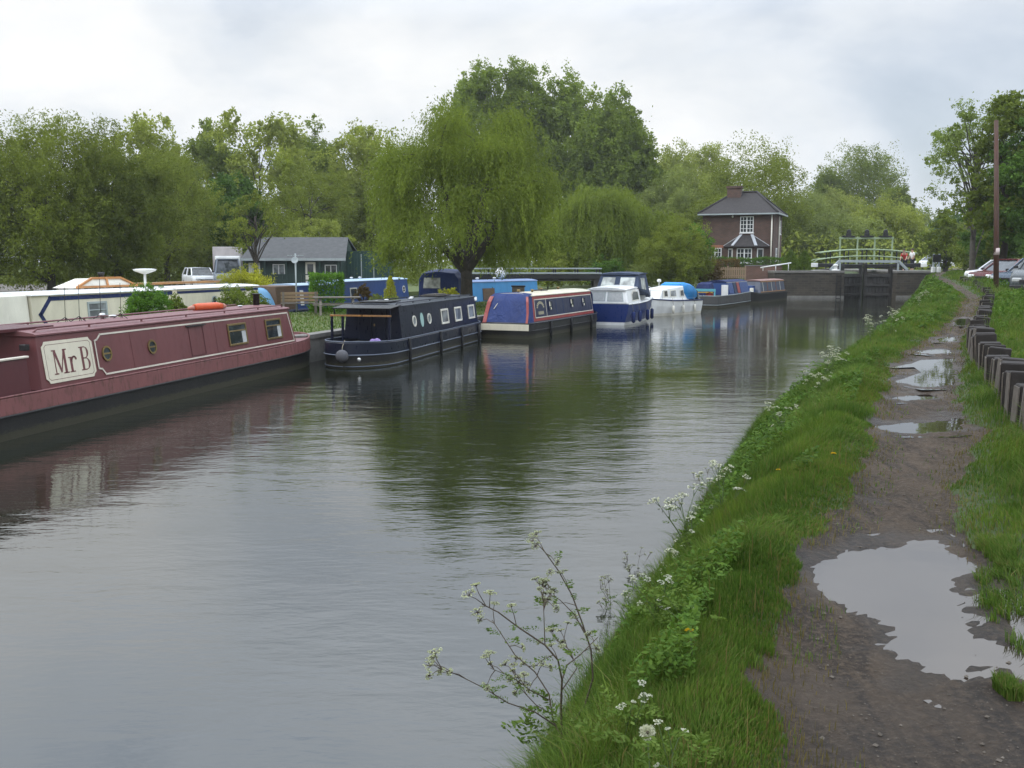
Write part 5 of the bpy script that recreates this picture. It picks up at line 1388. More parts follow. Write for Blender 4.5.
mb = MB(); mb.box(-.2, Wd + .3, -1.5, -.5, 0, .12); mb.build('veranda_deck', M['wood_dark'], sh_)
for z in (.5, .9):
    mb = MB(); mb.box(1.55, Wd, -1.45, -1.39, z, z + .08); mb.build('rail', M['shed_green'], sh_)
for x in (1.6, 3.0, 4.4, 5.8, 7.0):
    mb = MB(); mb.box(x - .04, x + .04, -1.38, -1.30, .12, 1.0); mb.build('rail_post', M['shed_green'], sh_)
ct = empty('storage_container', (PX(346, 77), 77, 1.0), -.02, 'dark green storage container right of the clubhouse', 'container')
mb = MB()
mb.box(0, 3.3, 0, 2.4, .1, 2.6)
for i in range(14): mb.box(.1 + i * .225, .2 + i * .225, -.035, -.002, .22, 2.48)
mb.build('body', M['container'], ct); mb = MB(); mb.box(-.05, 3.35, -.05, 2.45, 2.6, 2.68); mb.build('roof', M['container'], ct)
mb = MB(); mb.box(1.15, 1.21, -.07, -.036, .25, 2.45); mb.box(2.1, 2.16, -.07, -.036, .25, 2.45); mb.build('lock_bar', M['grey_steel'], ct)

def wheel(parent, x, y, r=.31, w=.2, name='wheel'):
    sg = 1 if y > 0 else -1
    mb = MB(); Mx = Matrix.Rotation(R(90), 3, 'X'); mb.lathe([(r * .6, -w / 2), (r * .93, -w / 2), (r, -w * .3), (r, w * .3), (r * .93, w / 2), (r * .6, w / 2)], 22, (x, y, r), 0, Mx); o = mb.build(name, M['rubber'], parent)
    mb = MB(); mb.lathe([(r * .6, -w * .42), (r * .58, w * .42)], 18, (x, y, r), 0, Mx)
    for k in range(6):
        a = k * PI / 3; mb.bar((x, y + sg * w * .44, r), (x + r * .52 * math.cos(a), y + sg * w * .44, r + r * .52 * math.sin(a)), .05, .02)
    mb.build('rim', M['chrome'], o); return o
def car(name, label, loc, rz, paintm, L=4.2, Wd=1.72, H=1.45, hood=.92, kind='hatch', cat='car', group=None):
    r = empty(name, loc, rz, label, cat, group); w = Wd / 2; gz = .2
    van = kind == 'van'; suv = kind == 'suv'
    nose = L / 2
    prof = [(nose, .45, .55, .86), (nose - .12, .62, .82, .94), (nose - .5, .66, hood - .06, 1), (nose - 1.15, hood - .2, hood, 1), (.2, hood - .2, hood + .03, 1), (-nose + .5, hood - .15, hood + .05, 1), (-nose + .12, .7, hood + .02, .96), (-nose, .5, hood - .15, .9)]
    mb = MB(); rings = []
    for x, zm, zt_, k in prof:
        rings.append([(x, -w * k * .92, gz), (x, -w * k, .42), (x, -w * k, zt_ - .12), (x, -w * k * .9, zt_), (x, w * k * .9, zt_), (x, w * k, zt_ - .12), (x, w * k, .42), (x, w * k * .92, gz)])
    mb.loft(rings, 0, True, True, True); b = mb.build('body', paintm, r, .02, 2)
    xf = nose - 1.05; xrf = nose - 1.75 if not van else nose - 1.3; xrb = -nose + (.55 if not suv else .3); xb = -nose + .12
    if van: xf = nose - .75; xb = -nose + .05; xrb = -nose + .12
    zb = hood - .02
    def ringx(o):
        return [[(xf - o * .6, -w * .9 + o, zb), (xb + o * .6, -w * .9 + o, zb), (xb + o * .6, w * .9 - o, zb), (xf - o * .6, w * .9 - o, zb)], [(xrf - o * .3, -w * .74 + o, H - .03), (xrb + o * .3, -w * .74 + o, H - .03), (xrb + o * .3, w * .74 - o, H - .03), (xrf - o * .3, w * .74 - o, H - .03)]]
    a, c = ringx(.012); mb = MB(); mb.hexa(a + c); mb.build('windows', M['glass'], b)
    a, c = ringx(0); mb = MB()
    for i in range(4): mb = MB(); mb.bar(Vector(a[i]), Vector(c[i]) + Vector((0, 0, .01)), .07); mb.build('pillar', paintm, b)
    for sg in (-1, 1):
        mb = MB(); m0 = Vector(((xf + xb) / 2 - .1, sg * w * .9, zb)); m1 = Vector(((xrf + xrb) / 2 - .1, sg * w * .74, H - .02)); mb.bar(m0, m1, .07); mb.build('pillar', paintm, b)
    mb = MB(); mb.loft([[(x, -w * .76 * k, H - .04), (x, -w * .7 * k, H + .005), (x, 0, H + .03), (x, w * .7 * k, H + .005), (x, w * .76 * k, H - .04)] for x, k in ((xrf + .06, .98), (xrf - .3, 1), (xrb + .3, 1), (xrb - .05, .97))], 0, True, True, True); mb.build('roof', paintm, b)
    for sg in (-1, 1):
        mb = MB(); mb.cbox((nose - .07, sg * w * .62, .66), (.16, .34, .15)); mb.build('headlight', M['lamp_glass'], r, .03)
        mb = MB(); mb.cbox((-nose + .04, sg * w * .72, .74), (.1, .2, .16)); mb.build('tail_light', M['red'], r, .02)
        mb = MB(); mb.cbox((xf - .15, sg * (w + .08), hood + .06), (.1, .16, .11)); mb.build('mirror', M['black'], r, .02)
        wheel(r, nose - .82, sg * (w - .1)); wheel(r, -nose + .78, sg * (w - .1))
    mb = MB(); mb.cbox((nose - .0, 0, .60), (.06, Wd * .5, .12)); mb.build('grille', M['black'], r, .01)
    mb = MB(); mb.cbox((nose - .02, 0, .36), (.14, Wd * .9, .2)); mb.build('bumper', M['black'] if suv else paintm, r, .03)
    mb = MB(); mb.cbox((nose + .055, 0, .40), (.012, .5, .11)); mb.build('number_plate', M['white'], r)
    return r
car('parked_car', 'small white car parked in the yard left of the grey van', (PX(199, 72), 72, 1.0), R(-60), M['car_white'])
car('van', 'grey blue panel van parked in the yard beside the clubhouse', (PX(227, 70), 70, 1.0), R(-72), M['van_grey'], 4.7, 1.85, 2.05, 1.15, 'van', 'van')
lw = empty('box_lorry', (PX(228, 78), 78, 1.0), R(-75), 'pale grey box lorry behind the grey van, left of the clubhouse', 'lorry')
mb = MB(); mb.box(-3.2, 1.0, -1.1, 1.1, .8, 3.0); mb.build('cargo_box', paint('pinkish_grey_panel', (.42, .38, .37), .5, .2), lw, .03)
mb = MB(); mb.hexa([(1.1, -1.0, .5), (2.6, -1.0, .5), (2.6, 1.0, .5), (1.1, 1.0, .5), (1.1, -.95, 2.3), (2.2, -.9, 2.3), (2.2, .9, 2.3), (1.1, .95, 2.3)]); cbn = mb.build('cab', M['white'], lw, .05, 2)
mb = MB(); mb.slab([(2.52, -.85, 1.3), (2.52, .85, 1.3), (2.26, .8, 2.1), (2.26, -.8, 2.1)], (.03, 0, .01)); mb.build('windscreen', M['glass'], cbn)
for x in (-2.2, 1.8):
    for sg in (-1, 1): wheel(lw, x, sg * .95, .42, .26)

# ------------------------------------------------------------------ lock keeper's house
hs = empty('brick_house', (PX(702, 89.2), 89.2, 2.0), R(-22), 'two storey brown brick house with hipped tile roof by the lock', 'house')
HW, HD, HE = 6.1, 5.6, 5.05
mb = MB(); mb.box(0, HW, 0, HD, -.6, HE); mb.build('wall', M['brick'], hs)
mb = MB(); ov = .38; ez = HE - .02
p = [(-ov, -ov, ez), (HW + ov, -ov, ez), (HW + ov, HD + ov, ez), (-ov, HD + ov, ez), (2.2, HD / 2, ez + 1.95), (HW - 1.9, HD / 2, ez + 1.95)]
p2 = [(x, y, z - .10) for x, y, z in p[:4]]
mb.add(p + p2, [(0, 1, 5, 4), (1, 2, 5), (2, 3, 4, 5), (3, 0, 4), (0, 6, 7, 1), (1, 7, 8, 2), (2, 8, 9, 3), (3, 9, 6, 0), (6, 9, 8, 7)]); rf = mb.build('roof', M['tile'], hs)
mb = MB(); 
for a, b in ((0, 4), (1, 5), (2, 5), (3, 4), (4, 5)): mb.tube([Vector(p[a]) + Vector((0, 0, .03)), Vector(p[b]) + Vector((0, 0, .03))], .09, 6)
mb.build('ridge_tiles', M['tile'], rf)
mb = MB(); mb.box(1.7, 2.9, 2.0, 2.7, ez + .9, ez + 2.3); mb.box(1.62, 2.98, 1.92, 2.78, ez + 2.3, ez + 2.48); ch = mb.build('chimney', M['brick'], rf)
mb = MB(); mb.box(1.66, 2.94, 1.93, 1.997, ez + 1.12, ez + 1.3); mb.build('flashing', M['lead'], ch)
mb = MB(); mb.box(-ov - .02, HW + ov + .02, -ov - .10, -ov - .005, ez - .14, ez - .02); mb.box(HW + ov + .005, HW + ov + .1, -ov - .02, HD + ov, ez - .14, ez - .02); mb.build('gutter', M['grey_steel'], hs)
def house_window(x0, x1, z0, z1, y, cols_, rows_, side=False, left_solid=False):
    def bx(m, a, b, c, d, e, f):
        if side: m.box(HW - d if False else HW + (-d), HW + (-c), a, b, e, f)
        else: m.box(a, b, y + c, y + d, e, f)
    mb = MB(); fw = .07
    bx(mb, x0, x1, -.05, -.003, z0, z0 + fw); bx(mb, x0, x1, -.05, -.003, z1 - fw, z1); bx(mb, x0, x0 + fw, -.05, -.003, z0 + fw, z1 - fw); bx(mb, x1 - fw, x1, -.05, -.003, z0 + fw, z1 - fw)
    for i in range(1, cols_):
        xm = x0 + (x1 - x0) * i / cols_; ww = .05 if i * 2 == cols_ else .022; bx(mb, xm - ww, xm + ww, -.048, -.003, z0 + fw, z1 - fw)
    for j in range(1, rows_):
        zm = z0 + (z1 - z0) * j / rows_; bx(mb, x0 + fw, x1 - fw, -.046, -.003, zm - .022, zm + .022)
    f = mb.build('window', M['white_wood'], hs)
    mb = MB(); bx(mb, x0 + fw, x1 - fw, -.02, -.0025, z0 + fw, z1 - fw); mb.build('pane', M['glass'], f)
    mb = MB(); bx(mb, x0 - .06, x1 + .06, -.1, -.003, z0 - .07, z0 - .002); mb.build('sill', M['white_wood'], f); return f
house_window(3.25, 4.4, 3.35, 4.75, 0, 4, 4); house_window(.55, 1.7, .9, 2.05, 0, 4, 3)
mb = MB(); mb.box(.4, 1.85, -.02, -.003, 2.06, 2.30); mb.build('lintel', paint('orange_brick_lintel', (.3, .12, .07), .9, .2), hs)
house_window(1.6, 2.5, .9, 2.05, 0, 2, 2, True); house_window(3.6, 4.6, 3.3, 4.5, 0, 2, 2, True)
# bay
bx0, bx1, bp = 2.2, 5.45, .95
mb = MB(); mb.prism([(bx0, -.002), (bx0 + .75, -bp), (bx1 - .75, -bp), (bx1, -.002)], -.5, 2.2); bay = mb.build('bay', M['brick'], hs)
mb = MB(); o_ = .28
q = [(bx0 - .35, -.003, 2.2), (bx0 + .62, -bp - o_, 2.2), (bx1 - .62, -bp - o_, 2.2), (bx1 + .35, -.003, 2.2), (bx0 + 1.15, -.003, 3.15), (bx1 - 1.15, -.003, 3.15)]
mb.add(q + [(a, b, c - .1) for a, b, c in q[:4]], [(0, 1, 4), (1, 2, 5, 4), (2, 3, 5), (0, 6, 7, 1), (1, 7, 8, 2), (2, 8, 9, 3), (6, 9, 8, 7), (0, 4, 5, 3, 9, 6)]); br_ = mb.build('bay_roof', M['tile'], bay)
mb = MB()
for a, b in ((1, 4), (2, 5)): mb.bar(Vector(q[a]) + Vector((0, 0, .04)), Vector(q[b]) + Vector((0, -.03, .04)), .26, .05)
for a, b in ((0, 4), (3, 5)): mb.bar(Vector(q[a]) + Vector((0, -.04, .03)), Vector(q[b]) + Vector((0, -.04, .03)), .10, .05)
mb.build('hip_flashing', M['lead'], br_)
house_window(bx0 + .98, bx1 - .98, .75, 2.0, -bp, 4, 3)
for sg in (0, 1):
    a = Vector((bx0, 0, 0)) if not sg else Vector((bx1 - .75, -bp, 0)); b = Vector((bx0 + .75, -bp, 0)) if not sg else Vector((bx1, 0, 0))
    t_ = (b - a).normalized(); nrm = Vector((t_.y, -t_.x, 0)); c1 = a + t_ * .25; c2 = b - t_ * .25
    mb = MB(); mb.slab([c1 + Vector((0, 0, .75)) + nrm * .003, c2 + Vector((0, 0, .75)) + nrm * .003, c2 + Vector((0, 0, 2.0)) + nrm * .003, c1 + Vector((0, 0, 2.0)) + nrm * .003], nrm * .04); f = mb.build('window', M['white_wood'], bay)
    c1 += t_ * .09; c2 -= t_ * .09
    mb = MB(); mb.slab([c1 + Vector((0, 0, .85)) + nrm * .045, c2 + Vector((0, 0, .85)) + nrm * .045, c2 + Vector((0, 0, 1.9)) + nrm * .045, c1 + Vector((0, 0, 1.9)) + nrm * .045], nrm * .01); mb.build('pane', M['glass'], f)
for x, y in ((HW - .15, -.09), (HW + .09, 3.0)):
    mb = MB(); mb.tube([(x, y, .0), (x, y, HE - .2)], .06, 8); mb.build('drainpipe', M['offwhite'], hs)
mb = MB(); mb.ball((2.6, -.12, 4.75), (.09, .09, .12), 8); mb.build('lamp', M['offwhite'], hs)
hut = empty('hut', (PX(624, 86), 86, 2.3), R(-8), 'low white and red hut glimpsed left of the bushes by the house', 'hut')
mb = MB(); mb.box(0, 2.7, 0, 2.2, -.5, 1.55); mb.build('wall', M['offwhite'], hut); mb = MB(); mb.hexa([(-.15, -.2, 1.55), (2.9, -.2, 1.55), (2.9, 2.4, 1.55), (-.15, 2.4, 1.55), (-.15, -.2, 1.68), (2.9, -.2, 1.68), (2.9, 2.4, 1.95), (-.15, 2.4, 1.95)]); mb.build('roof', M['felt'], hut)
for x0, x1, mt in ((.75, 1.0, 'brick_red'), (1.6, 1.85, 'brick_red'), (1.15, 1.35, 'glass'), (2.1, 2.6, 'brick_red')):
    mb = MB(); mb.box(x0, x1, -.03, -.003, .2, 1.4); mb.build('panel' if mt != 'glass' else 'window', M[mt], hut)

# ------------------------------------------------------------------ the lock
M['lock_stone'] = brick_mat('lock_masonry', (.072, .060, .043), (.040, .034, .026), (.075, .066, .05), .42)
lx0, lx1, lg0, lg1, lY = 20.6, 33.4, 26.1, 30.25, 79.0
def lockwall(x0, x1, label):
    r = empty('lock_wall', (x0, lY, 0), 0, label, 'lock wall'); w = x1 - x0
    mb = MB(); mb.box(0, w, 0, 18, -1.2, 1.98); mb.build('masonry', M['lock_stone'], r)
    mb = MB(); mb.box(-.04, w + .0, -.10, -.003, -.8, .20); mb.build('plinth', M['concrete'], r, .02)
    mb = MB(); mb.box(-.03, w + .03, -.05, 18, 1.983, 2.16); mb.build('coping', M['concrete'], r, .02); return r
lw1 = lockwall(lx0, lg0, 'dark masonry lock wall left of the lock gates'); lw2 = lockwall(lg1, lx1, 'dark masonry lock wall right of the lock gates')
mb = MB(); mb.box(4.85, 4.90, -.12, -.06, -.3, 1.9); mb.box(5.2, 5.25, -.12, -.06, -.3, 1.9)
for i in range(8): mb.box(4.9, 5.2, -.11, -.07, .0 + i * .25, .03 + i * .25)
mb.build('ladder', M['black'], lw1)
def gate(hx, tx, label):
    g = empty('lock_gate', (hx, 80.0, 0), 0, label, 'lock gate'); dx = tx - hx; dy = .75; n = 7
    sg = 1 if dx > 0 else -1
    for i in range(n):
        a, b = i / n, (i + 1) / n - .012 / abs(dx) * 2
        mb = MB(); mb.hexa([(dx * a, dy * a, -.8), (dx * b, dy * b, -.8), (dx * b, dy * b + .14, -.8), (dx * a, dy * a + .14, -.8), (dx * a, dy * a, 1.92), (dx * b, dy * b, 1.92), (dx * b, dy * b + .14, 1.92), (dx * a, dy * a + .14, 1.92)]); mb.build('plank', M['gate'], g, .01)
    for z in (.25, 1.0, 1.75):
        mb = MB(); mb.bar((dx * .02, dy * .02 - .07, z), (dx * .97, dy * .97 - .07, z), .13, .2); mb.build('rail', M['gate'], g, .01)
    mb = MB(); mb.box(dx - .12, dx + .12, dy - .1, dy + .2, -.8, 2.75); mb.build('mitre_post', M['gate'], g, .02)
    mb = MB(); mb.bar((dx * .95, dy * .9, 2.5), (-sg * 2.3, -.5, 2.60), .28, .30); bb = mb.build('balance_beam', M['black'], g, .03)
    e0 = Vector((-sg * 2.15, -.475, 2.597)); e1 = Vector((-sg * 2.6, -.56, 2.606)); mb = MB(); mb.bar(e0, e1, .30, .32); mb.build('beam_end', M['white'], bb, .03)
    mb = MB(); mb.box(-.14, .14, -.1, .2, -.8, 2.55); mb.build('heel_post', M['gate'], g, .02); return g
gate(lg0 + .15, 28.0, 'left dark timber lock gate leaf with black balance beam'); gate(lg1 - .15, 28.35, 'right dark timber lock gate leaf with black balance beam')
# gate walkway handrail, grey
wr = empty('walkway_railing', (28.2, 79.55, 2.1), 0, 'pale grey handrail with sloping ends across the lock gates', 'railing')
mb = MB(); 
for a, b in (((-3.05, 0, .1), (-2.35, 0, .82)), ((-2.35, 0, .82), (2.35, 0, .78)), ((2.35, 0, .78), (3.05, 0, .12))): mb.bar(a, b, .16, .2)
mb.build('handrail', M['grey_steel'], wr)
for x in (-2.3, 2.3):
    mb = MB(); mb.box(x - .06, x + .06, -.06, .06, -.1, .7); mb.build('post', M['grey_steel'], wr)
bo = empty('mooring_bollard', (25.55, 79.5, 2.15), 0, 'short white painted bollard on the left lock wall', 'bollard')
mb = MB(); mb.lathe([(.16, 0), (.14, .35), (.2, .38), (.2, .48), (.1, .52)], 12); mb.build('post', M['white'], bo); mb = MB(); mb.lathe([(.32, 0), (.3, .12)], 12); mb.build('base', M['white'], bo)
# arched footbridge behind the gates
ab = empty('footbridge', (29.35, 84.0, 2.0), 0, 'arched lock footbridge with pale green white rails and dark posts', 'footbridge')
arch = lambda x: .45 - .030 * (x) ** 2 * .62
xs_ = np.linspace(-4.2, 4.2, 15)
mb = MB(); mb.loft([[(x, -.6, arch(x) - .12), (x, .6, arch(x) - .12), (x, .6, arch(x)), (x, -.6, arch(x))] for x in xs_]); mb.build('deck', M['wood_dark'], ab)
for y in (-.62, .62):
    for dz, r_, xa, xb in ((1.42, .055, -3.9, 4.2), (.88, .045, -4.6, 3.4)):
        mb = MB(); mb.tube([(x, y, arch(x) + dz - (.25 if (x < -4.1) else 0)) for x in np.linspace(xa, xb, 15)], r_, 6); mb.build('rail', M['rail_white'], ab)
    for x in (-3.0, -1.5, 0, 1.45, 2.9, 3.7):
        mb = MB(); mb.box(x - .05, x + .05, y - .03 + (.08 if y < 0 else -.08), y + .03 + (.08 if y < 0 else -.08), arch(x) - .1, arch(x) + 1.45); mb.build('post', M['black'], ab)
gt = empty('paddle_gear_frame', (32.3, 92.0, 2.0), 0, 'pale green steel frame with three dark winding gears above the footbridge', 'lock gear')
for x in (-2.4, -.82, .75, 2.35):
    mb = MB(); mb.box(x - .06, x + .06, -.06, .06, 0, 3.1); mb.build('post', M['rail_white'], gt)
mb = MB(); mb.box(-2.5, 2.45, -.08, .08, 2.9, 3.06); mb.build('crossbar', M['rail_white'], gt)
for x in (-1.65, .0, 1.7):
    mb = MB(); mb.box(x - .55, x + .55, -.2, .2, 3.062, 3.2); mb.box(x - .2, x + .2, -.15, .15, 3.2, 3.42); mb.lathe([(.18, -.1), (.22, 0), (.18, .1)], 12, (x, 0, 3.55), 0, Matrix.Rotation(R(90), 3, 'X')); mb.build('winding_gear', M['black'], gt, .01)
hr = empty('white_handrail', (PX(768, 78.6), 79.3, 2.15), 0, 'thin white sloping handrail on the left lock side', 'railing')
mb = MB(); mb.tube([(-.4, 0, .25), (2.0, 0, .62)], .05, 6); mb.build('rail', M['white'], hr)
for x, z in ((-.2, .28), (.8, .43), (1.8, .58)):
    mb = MB(); mb.tube([(x, 0, 0), (x, 0, z)], .03, 6); mb.build('post', M['white'], hr)
# low brick garden wall and timber fence below the house
gw = empty('garden_wall', (PX(746, 81), 81, 1.9), -.02, 'low dark brick garden wall below the house hedge', 'wall')
mb = MB(); mb.box(0, 3.2, 0, .25, -1, .62); mb.build('brickwork', M['brick_red'], gw); mb = MB(); mb.box(-.04, 3.24, -.04, .29, .62, .70); mb.build('coping', M['concrete'], gw)
pf = empty('timber_fence', (PX(710, 77.5), 77.5, 1.6), -.02, 'low pale timber fence behind the cluttered barge', 'fence')
for i in range(17):
    mb = MB(); mb.box(i * .165, i * .165 + .12, -.03, -.002, .0, .85); mb.build('pale', paint('faded_fence_timber', (.30, .21, .13), .8, .25) if i == 0 else bpy.data.materials['faded_fence_timber'], pf)
for z in (.15, .65):
    mb = MB(); mb.box(-.05, 2.8, .0, .05, z, z + .1); mb.build('rail', bpy.data.materials['faded_fence_timber'], pf)
for i in range(3):
    mb = MB(); mb.box(i * 1.35, i * 1.35 + .1, .052, .15, -.6, .95); mb.build('post', bpy.data.materials['faded_fence_timber'], pf)

# ------------------------------------------------------------------ right bank: road, posts, pole, cars
mb = MB()
RD = [(8.6, 12), (13.2, 25), (17.2, 35), (20.8, 45), (25, 56), (29.2, 63.5), (33.5, 70), (36.5, 78), (42, 96), (70, 160)]
n = len(RD); vs_ = []
for i, (x, y) in enumerate(RD):
    z = float(zr_y(y)) + .045; vs_ += [(x, y, z), (x + 16 + y * .1, y - 3, z)]
mb.add(vs_, [(2 * i, 2 * i + 1, 2 * i + 3, 2 * i + 2) for i in range(n - 1)])
tag(mb.build('road', rough_mat('packed_gravel_road', [(.12, .095, .075), (.17, .14, .11), (.22, .185, .15)], 1.5, .9, .5, .01)), kind='structure')
def post_proto(name):
    r = empty(name, (0, 0, 0)); w, d, h = .13, .10, .50
    mb = MB(); mb.prism([(-w, -d), (w, -d), (w, d), (-w, d)], -.15, h); mb.build('shaft', M['post'], r, .012)
    mb = MB(); mb.box(-w - .014, -w - .002, -d, d * .8, -.15, h - .02); mb.build('lit_edge', M['post_edge'], r); return r  # pale strip paints the sky-lit left side of the post
pts_ = []
y = 7.2
fd = [(yy, float(np.interp(yy, FY, FX))) for yy in np.arange(7.0, 47.5, .02)]
acc = 0; last = None
for yy, xx in fd:
    if last is None or math.hypot(xx - last[0], yy - last[1]) >= (.46 if yy < 20 else .62): pts_.append((xx, yy)); last = (xx, yy)
prng = random.Random(4); proto = post_proto('fence_post')
for i, (x, y) in enumerate(pts_):
    o = proto if i == 0 else copy_tree(proto)
    j = min(i + 1, len(pts_) - 1); k = max(0, j - 1); a = math.atan2(pts_[j][1] - pts_[k][1], pts_[j][0] - pts_[k][0])
    o.location = (x, y, float(zp_y(y)) + .0 - .26 * min(1, max(0, (y - 15) / 9)) + prng.uniform(-.09, .04)); o.rotation_euler = (R(prng.uniform(-4, 4)), R(prng.uniform(-5, 5)), a - PI / 2 + R(prng.uniform(-9, 9)))
    tag(o, 'squat dark weathered post in the low row beside the towpath', 'post', 'low posts along the right of the towpath')
pl = empty('utility_pole', (PX(997.5, 36), 36, th(PX(997.5, 36), 36) - .05), 0, 'tall red brown timber pole with pale notice plate by the parked cars', 'pole')
mb = MB(); mb.tube([(0.03, 0, -.3), (-.15, 0, 3), (-.34, 0, 6.05)], [.095, .085, .07], 14); mb.build('shaft', M['pole'], pl)
mb = MB(); mb.lathe([(.098, 1.36), (.098, 1.60)], 14, (-.055, 0, 0)); mb.build('notice_plate', paint('pale_pink_plate', (.55, .45, .43), .5, .1), pl)
p2_ = empty('utility_pole', (PX(966, 92), 92, 2.0), 0, 'thin distant dark pole standing among the trees beyond the road', 'pole')
mb = MB(); mb.tube([(0, 0, 0), (0, 0, 6.5)], [.13, .09], 10); mb.build('shaft', M['wood_dark'], p2_); mb = MB(); mb.box(-.5, .5, -.05, .05, 6.1, 6.2); mb.build('crossarm', M['wood_dark'], p2_)
gz = lambda y: float(zr_y(y)) + .05
car('parked_car', 'dark red hatchback parked behind the utility pole', (23.15, 46.6, gz(46)), R(202), M['car_red'], 4.0, 1.66, 1.42)
car('parked_car', 'white car farthest in the row parked beyond the low posts', (26.7, 54.6, gz(54) - .06), R(198), M['car_white'], 4.1, 1.68, 1.42)
car('parked_car', 'blue grey estate car between the red hatchback and the dark off roader', (22.7, 43.0, gz(43)), R(200), M['car_blue'], 4.4, 1.72, 1.48)
car('parked_car', 'dark grey off road car at the right edge near the utility pole', (21.2, 39.6, gz(40)), R(226), M['car_green'], 4.4, 1.8, 1.72, 1.08, 'suv')
car('parked_car', 'small pale car far off beyond the right lock wall', (PX(934, 104), 104, 2.05), R(200), M['car_white'], 4.1, 1.7, 1.45)
nb = empty('notice_board', (PX(936, 74), 74, th(PX(936, 74), 74)), .2, 'dark notice board on white footed posts at the right end of the lock', 'notice board')
for x in (-.2, .25):
    mb = MB(); mb.box(x - .05, x + .05, -.05, .05, .4, 1.35); mb.build('post', M['grey_steel'], nb); mb = MB(); mb.box(x - .12, x + .12, -.12, .12, 0, .4); mb.build('post_foot', M['white'], nb, .02)
mb = MB(); mb.box(-.3, .35, -.08, -.051, .75, 1.3); mb.build('board', M['black'], nb)

# ------------------------------------------------------------------ two people by the lock
def skin_mesh(name, verts, edges, rad, mat, parent, sub=2):
    me = bpy.data.meshes.new(name); me.from_pydata(verts, edges, []); o = bpy.data.objects.new(name, me); COL.objects.link(o); o.parent = parent
    m = o.modifiers.new('skin', 'SKIN'); m.use_smooth_shade = True
    for i, r_ in enumerate(rad): me.skin_vertices[0].data[i].radius = (r_, r_) if not hasattr(r_, '__len__') else r_
    me.skin_vertices[0].data[0].use_root = True
    s = o.modifiers.new('sub', 'SUBSURF'); s.levels = sub; s.render_levels = sub
    me.materials.append(mat); return o
def person(label, loc, rz, shirt, lean=0.0, arm=(.3, .3), sit=False):
    r = empty('person', loc, rz, label, 'person')
    L = lean; hip = .92 if not sit else .55
    knee = [(.22 * 0 + (.42 if sit else .02), .1, .5 if not sit else .55), (.42 if sit else .0, -.1, .5 if not sit else .55)]
    foot = [(.44 if sit else .0, .11, .07), (.46 if sit else -.02, -.11, .07)]
    ch = (L * .45, 0, hip + .45); nk = (L * .6, 0, hip + .58); hd = (L * .68 + .02, 0, hip + .72)
    V_ = [(0, 0, hip), (L * .22, 0, hip + .22), ch, nk, hd, (L * .7 + .02, 0, hip + .82)]
    E = [(0, 1), (1, 2), (2, 3), (3, 4), (4, 5)]; Rr = [.13, .12, .14, .055, .095, .07]
    for k, sg in ((0, 1), (1, -1)):
        b = len(V_); V_ += [(.0, sg * .1, hip - .06), knee[k], (foot[k][0] - .02, foot[k][1], .12), (foot[k][0] + .14, foot[k][1], .05)]; E += [(0, b), (b, b + 1), (b + 1, b + 2), (b + 2, b + 3)]; Rr += [.095, .065, .045, .045]
        b = len(V_); ax = arm[k]
        V_ += [(ch[0], sg * .19, ch[2] + .02), (ch[0] + ax * .4, sg * .24, ch[2] - .25), (ch[0] + ax, sg * .2, ch[2] - .42), (ch[0] + ax + .05, sg * .2, ch[2] - .5)]; E += [(2, b), (b, b + 1), (b + 1, b + 2), (b + 2, b + 3)]; Rr += [.06, .045, .035, .03]
    body = skin_mesh('body', V_, E, Rr, M['skin'], r)
    sV = [V_[0], V_[1], V_[2], (nk[0], 0, nk[2] - .03)]; sE = [(0, 1), (1, 2), (2, 3)]; sR = [.155, .15, .165, .075]
    for sg, k in ((1, 0), (-1, 1)):
        b = len(sV); ax = arm[k]; sV += [(ch[0], sg * .19, ch[2] + .02), (ch[0] + ax * .3, sg * .235, ch[2] - .19)]; sE += [(2, b), (b, b + 1)]; sR += [.078, .066]
    skin_mesh('shirt', sV, sE, sR, shirt, r)
    tV = [(0, 0, hip)]; tE = []; tR = [.15]
    for k, sg in ((0, 1), (1, -1)):
        b = len(tV); tV += [(.0, sg * .1, hip - .06), knee[k], (foot[k][0] - .02, foot[k][1], .13)]; tE += [(0, b), (b, b + 1), (b + 1, b + 2)]; tR += [.112, .082, .062]
    skin_mesh('trousers', tV, tE, tR, M['cloth_dark'], r)
    mb = MB(); mb.ball((hd[0] - .02, 0, hd[2] + .06), (.105, .10, .10), 12); mb.build('hair', M['hair'], r)
    mb = MB(); mb.ball((hd[0] + .10, 0, hd[2] + .0), (.022, .016, .026), 8); mb.build('nose', M['skin'], r)
    return r
person('person in white top and dark trousers standing on the right lock side', (PX(912.5, 81.5), 81.5, 2.16), R(200), M['cloth_white'], .1, (.1, .2))
person('person in red top leaning over the lock balance beam', (PX(905, 83), 83.0, 2.1), R(235), M['cloth_red'], .75, (.35, .3))
# ------------------------------------------------------------------ trees
def crown_points(rng, H, Wc, base, nb, shape=1.0):
    """clump centres in an uneven ellipsoid shell"""
    u = rng.normal(size=(nb, 3)); u /= np.linalg.norm(u, axis=1, keepdims=True)
    r = rng.uniform(.35, 1, nb) ** .6
    c = u * r[:, None]
    zc = (base + H) / 2; hz = (H - base) / 2
    z = c[:, 2]
    k = 1 - .28 * shape * np.clip(z, 0, 1) ** 2
    P = np.stack([c[:, 0] * Wc / 2 * k, c[:, 1] * Wc / 2 * k, zc + z * hz], -1)
    P += rng.normal(size=P.shape) * Wc * .035
    return P

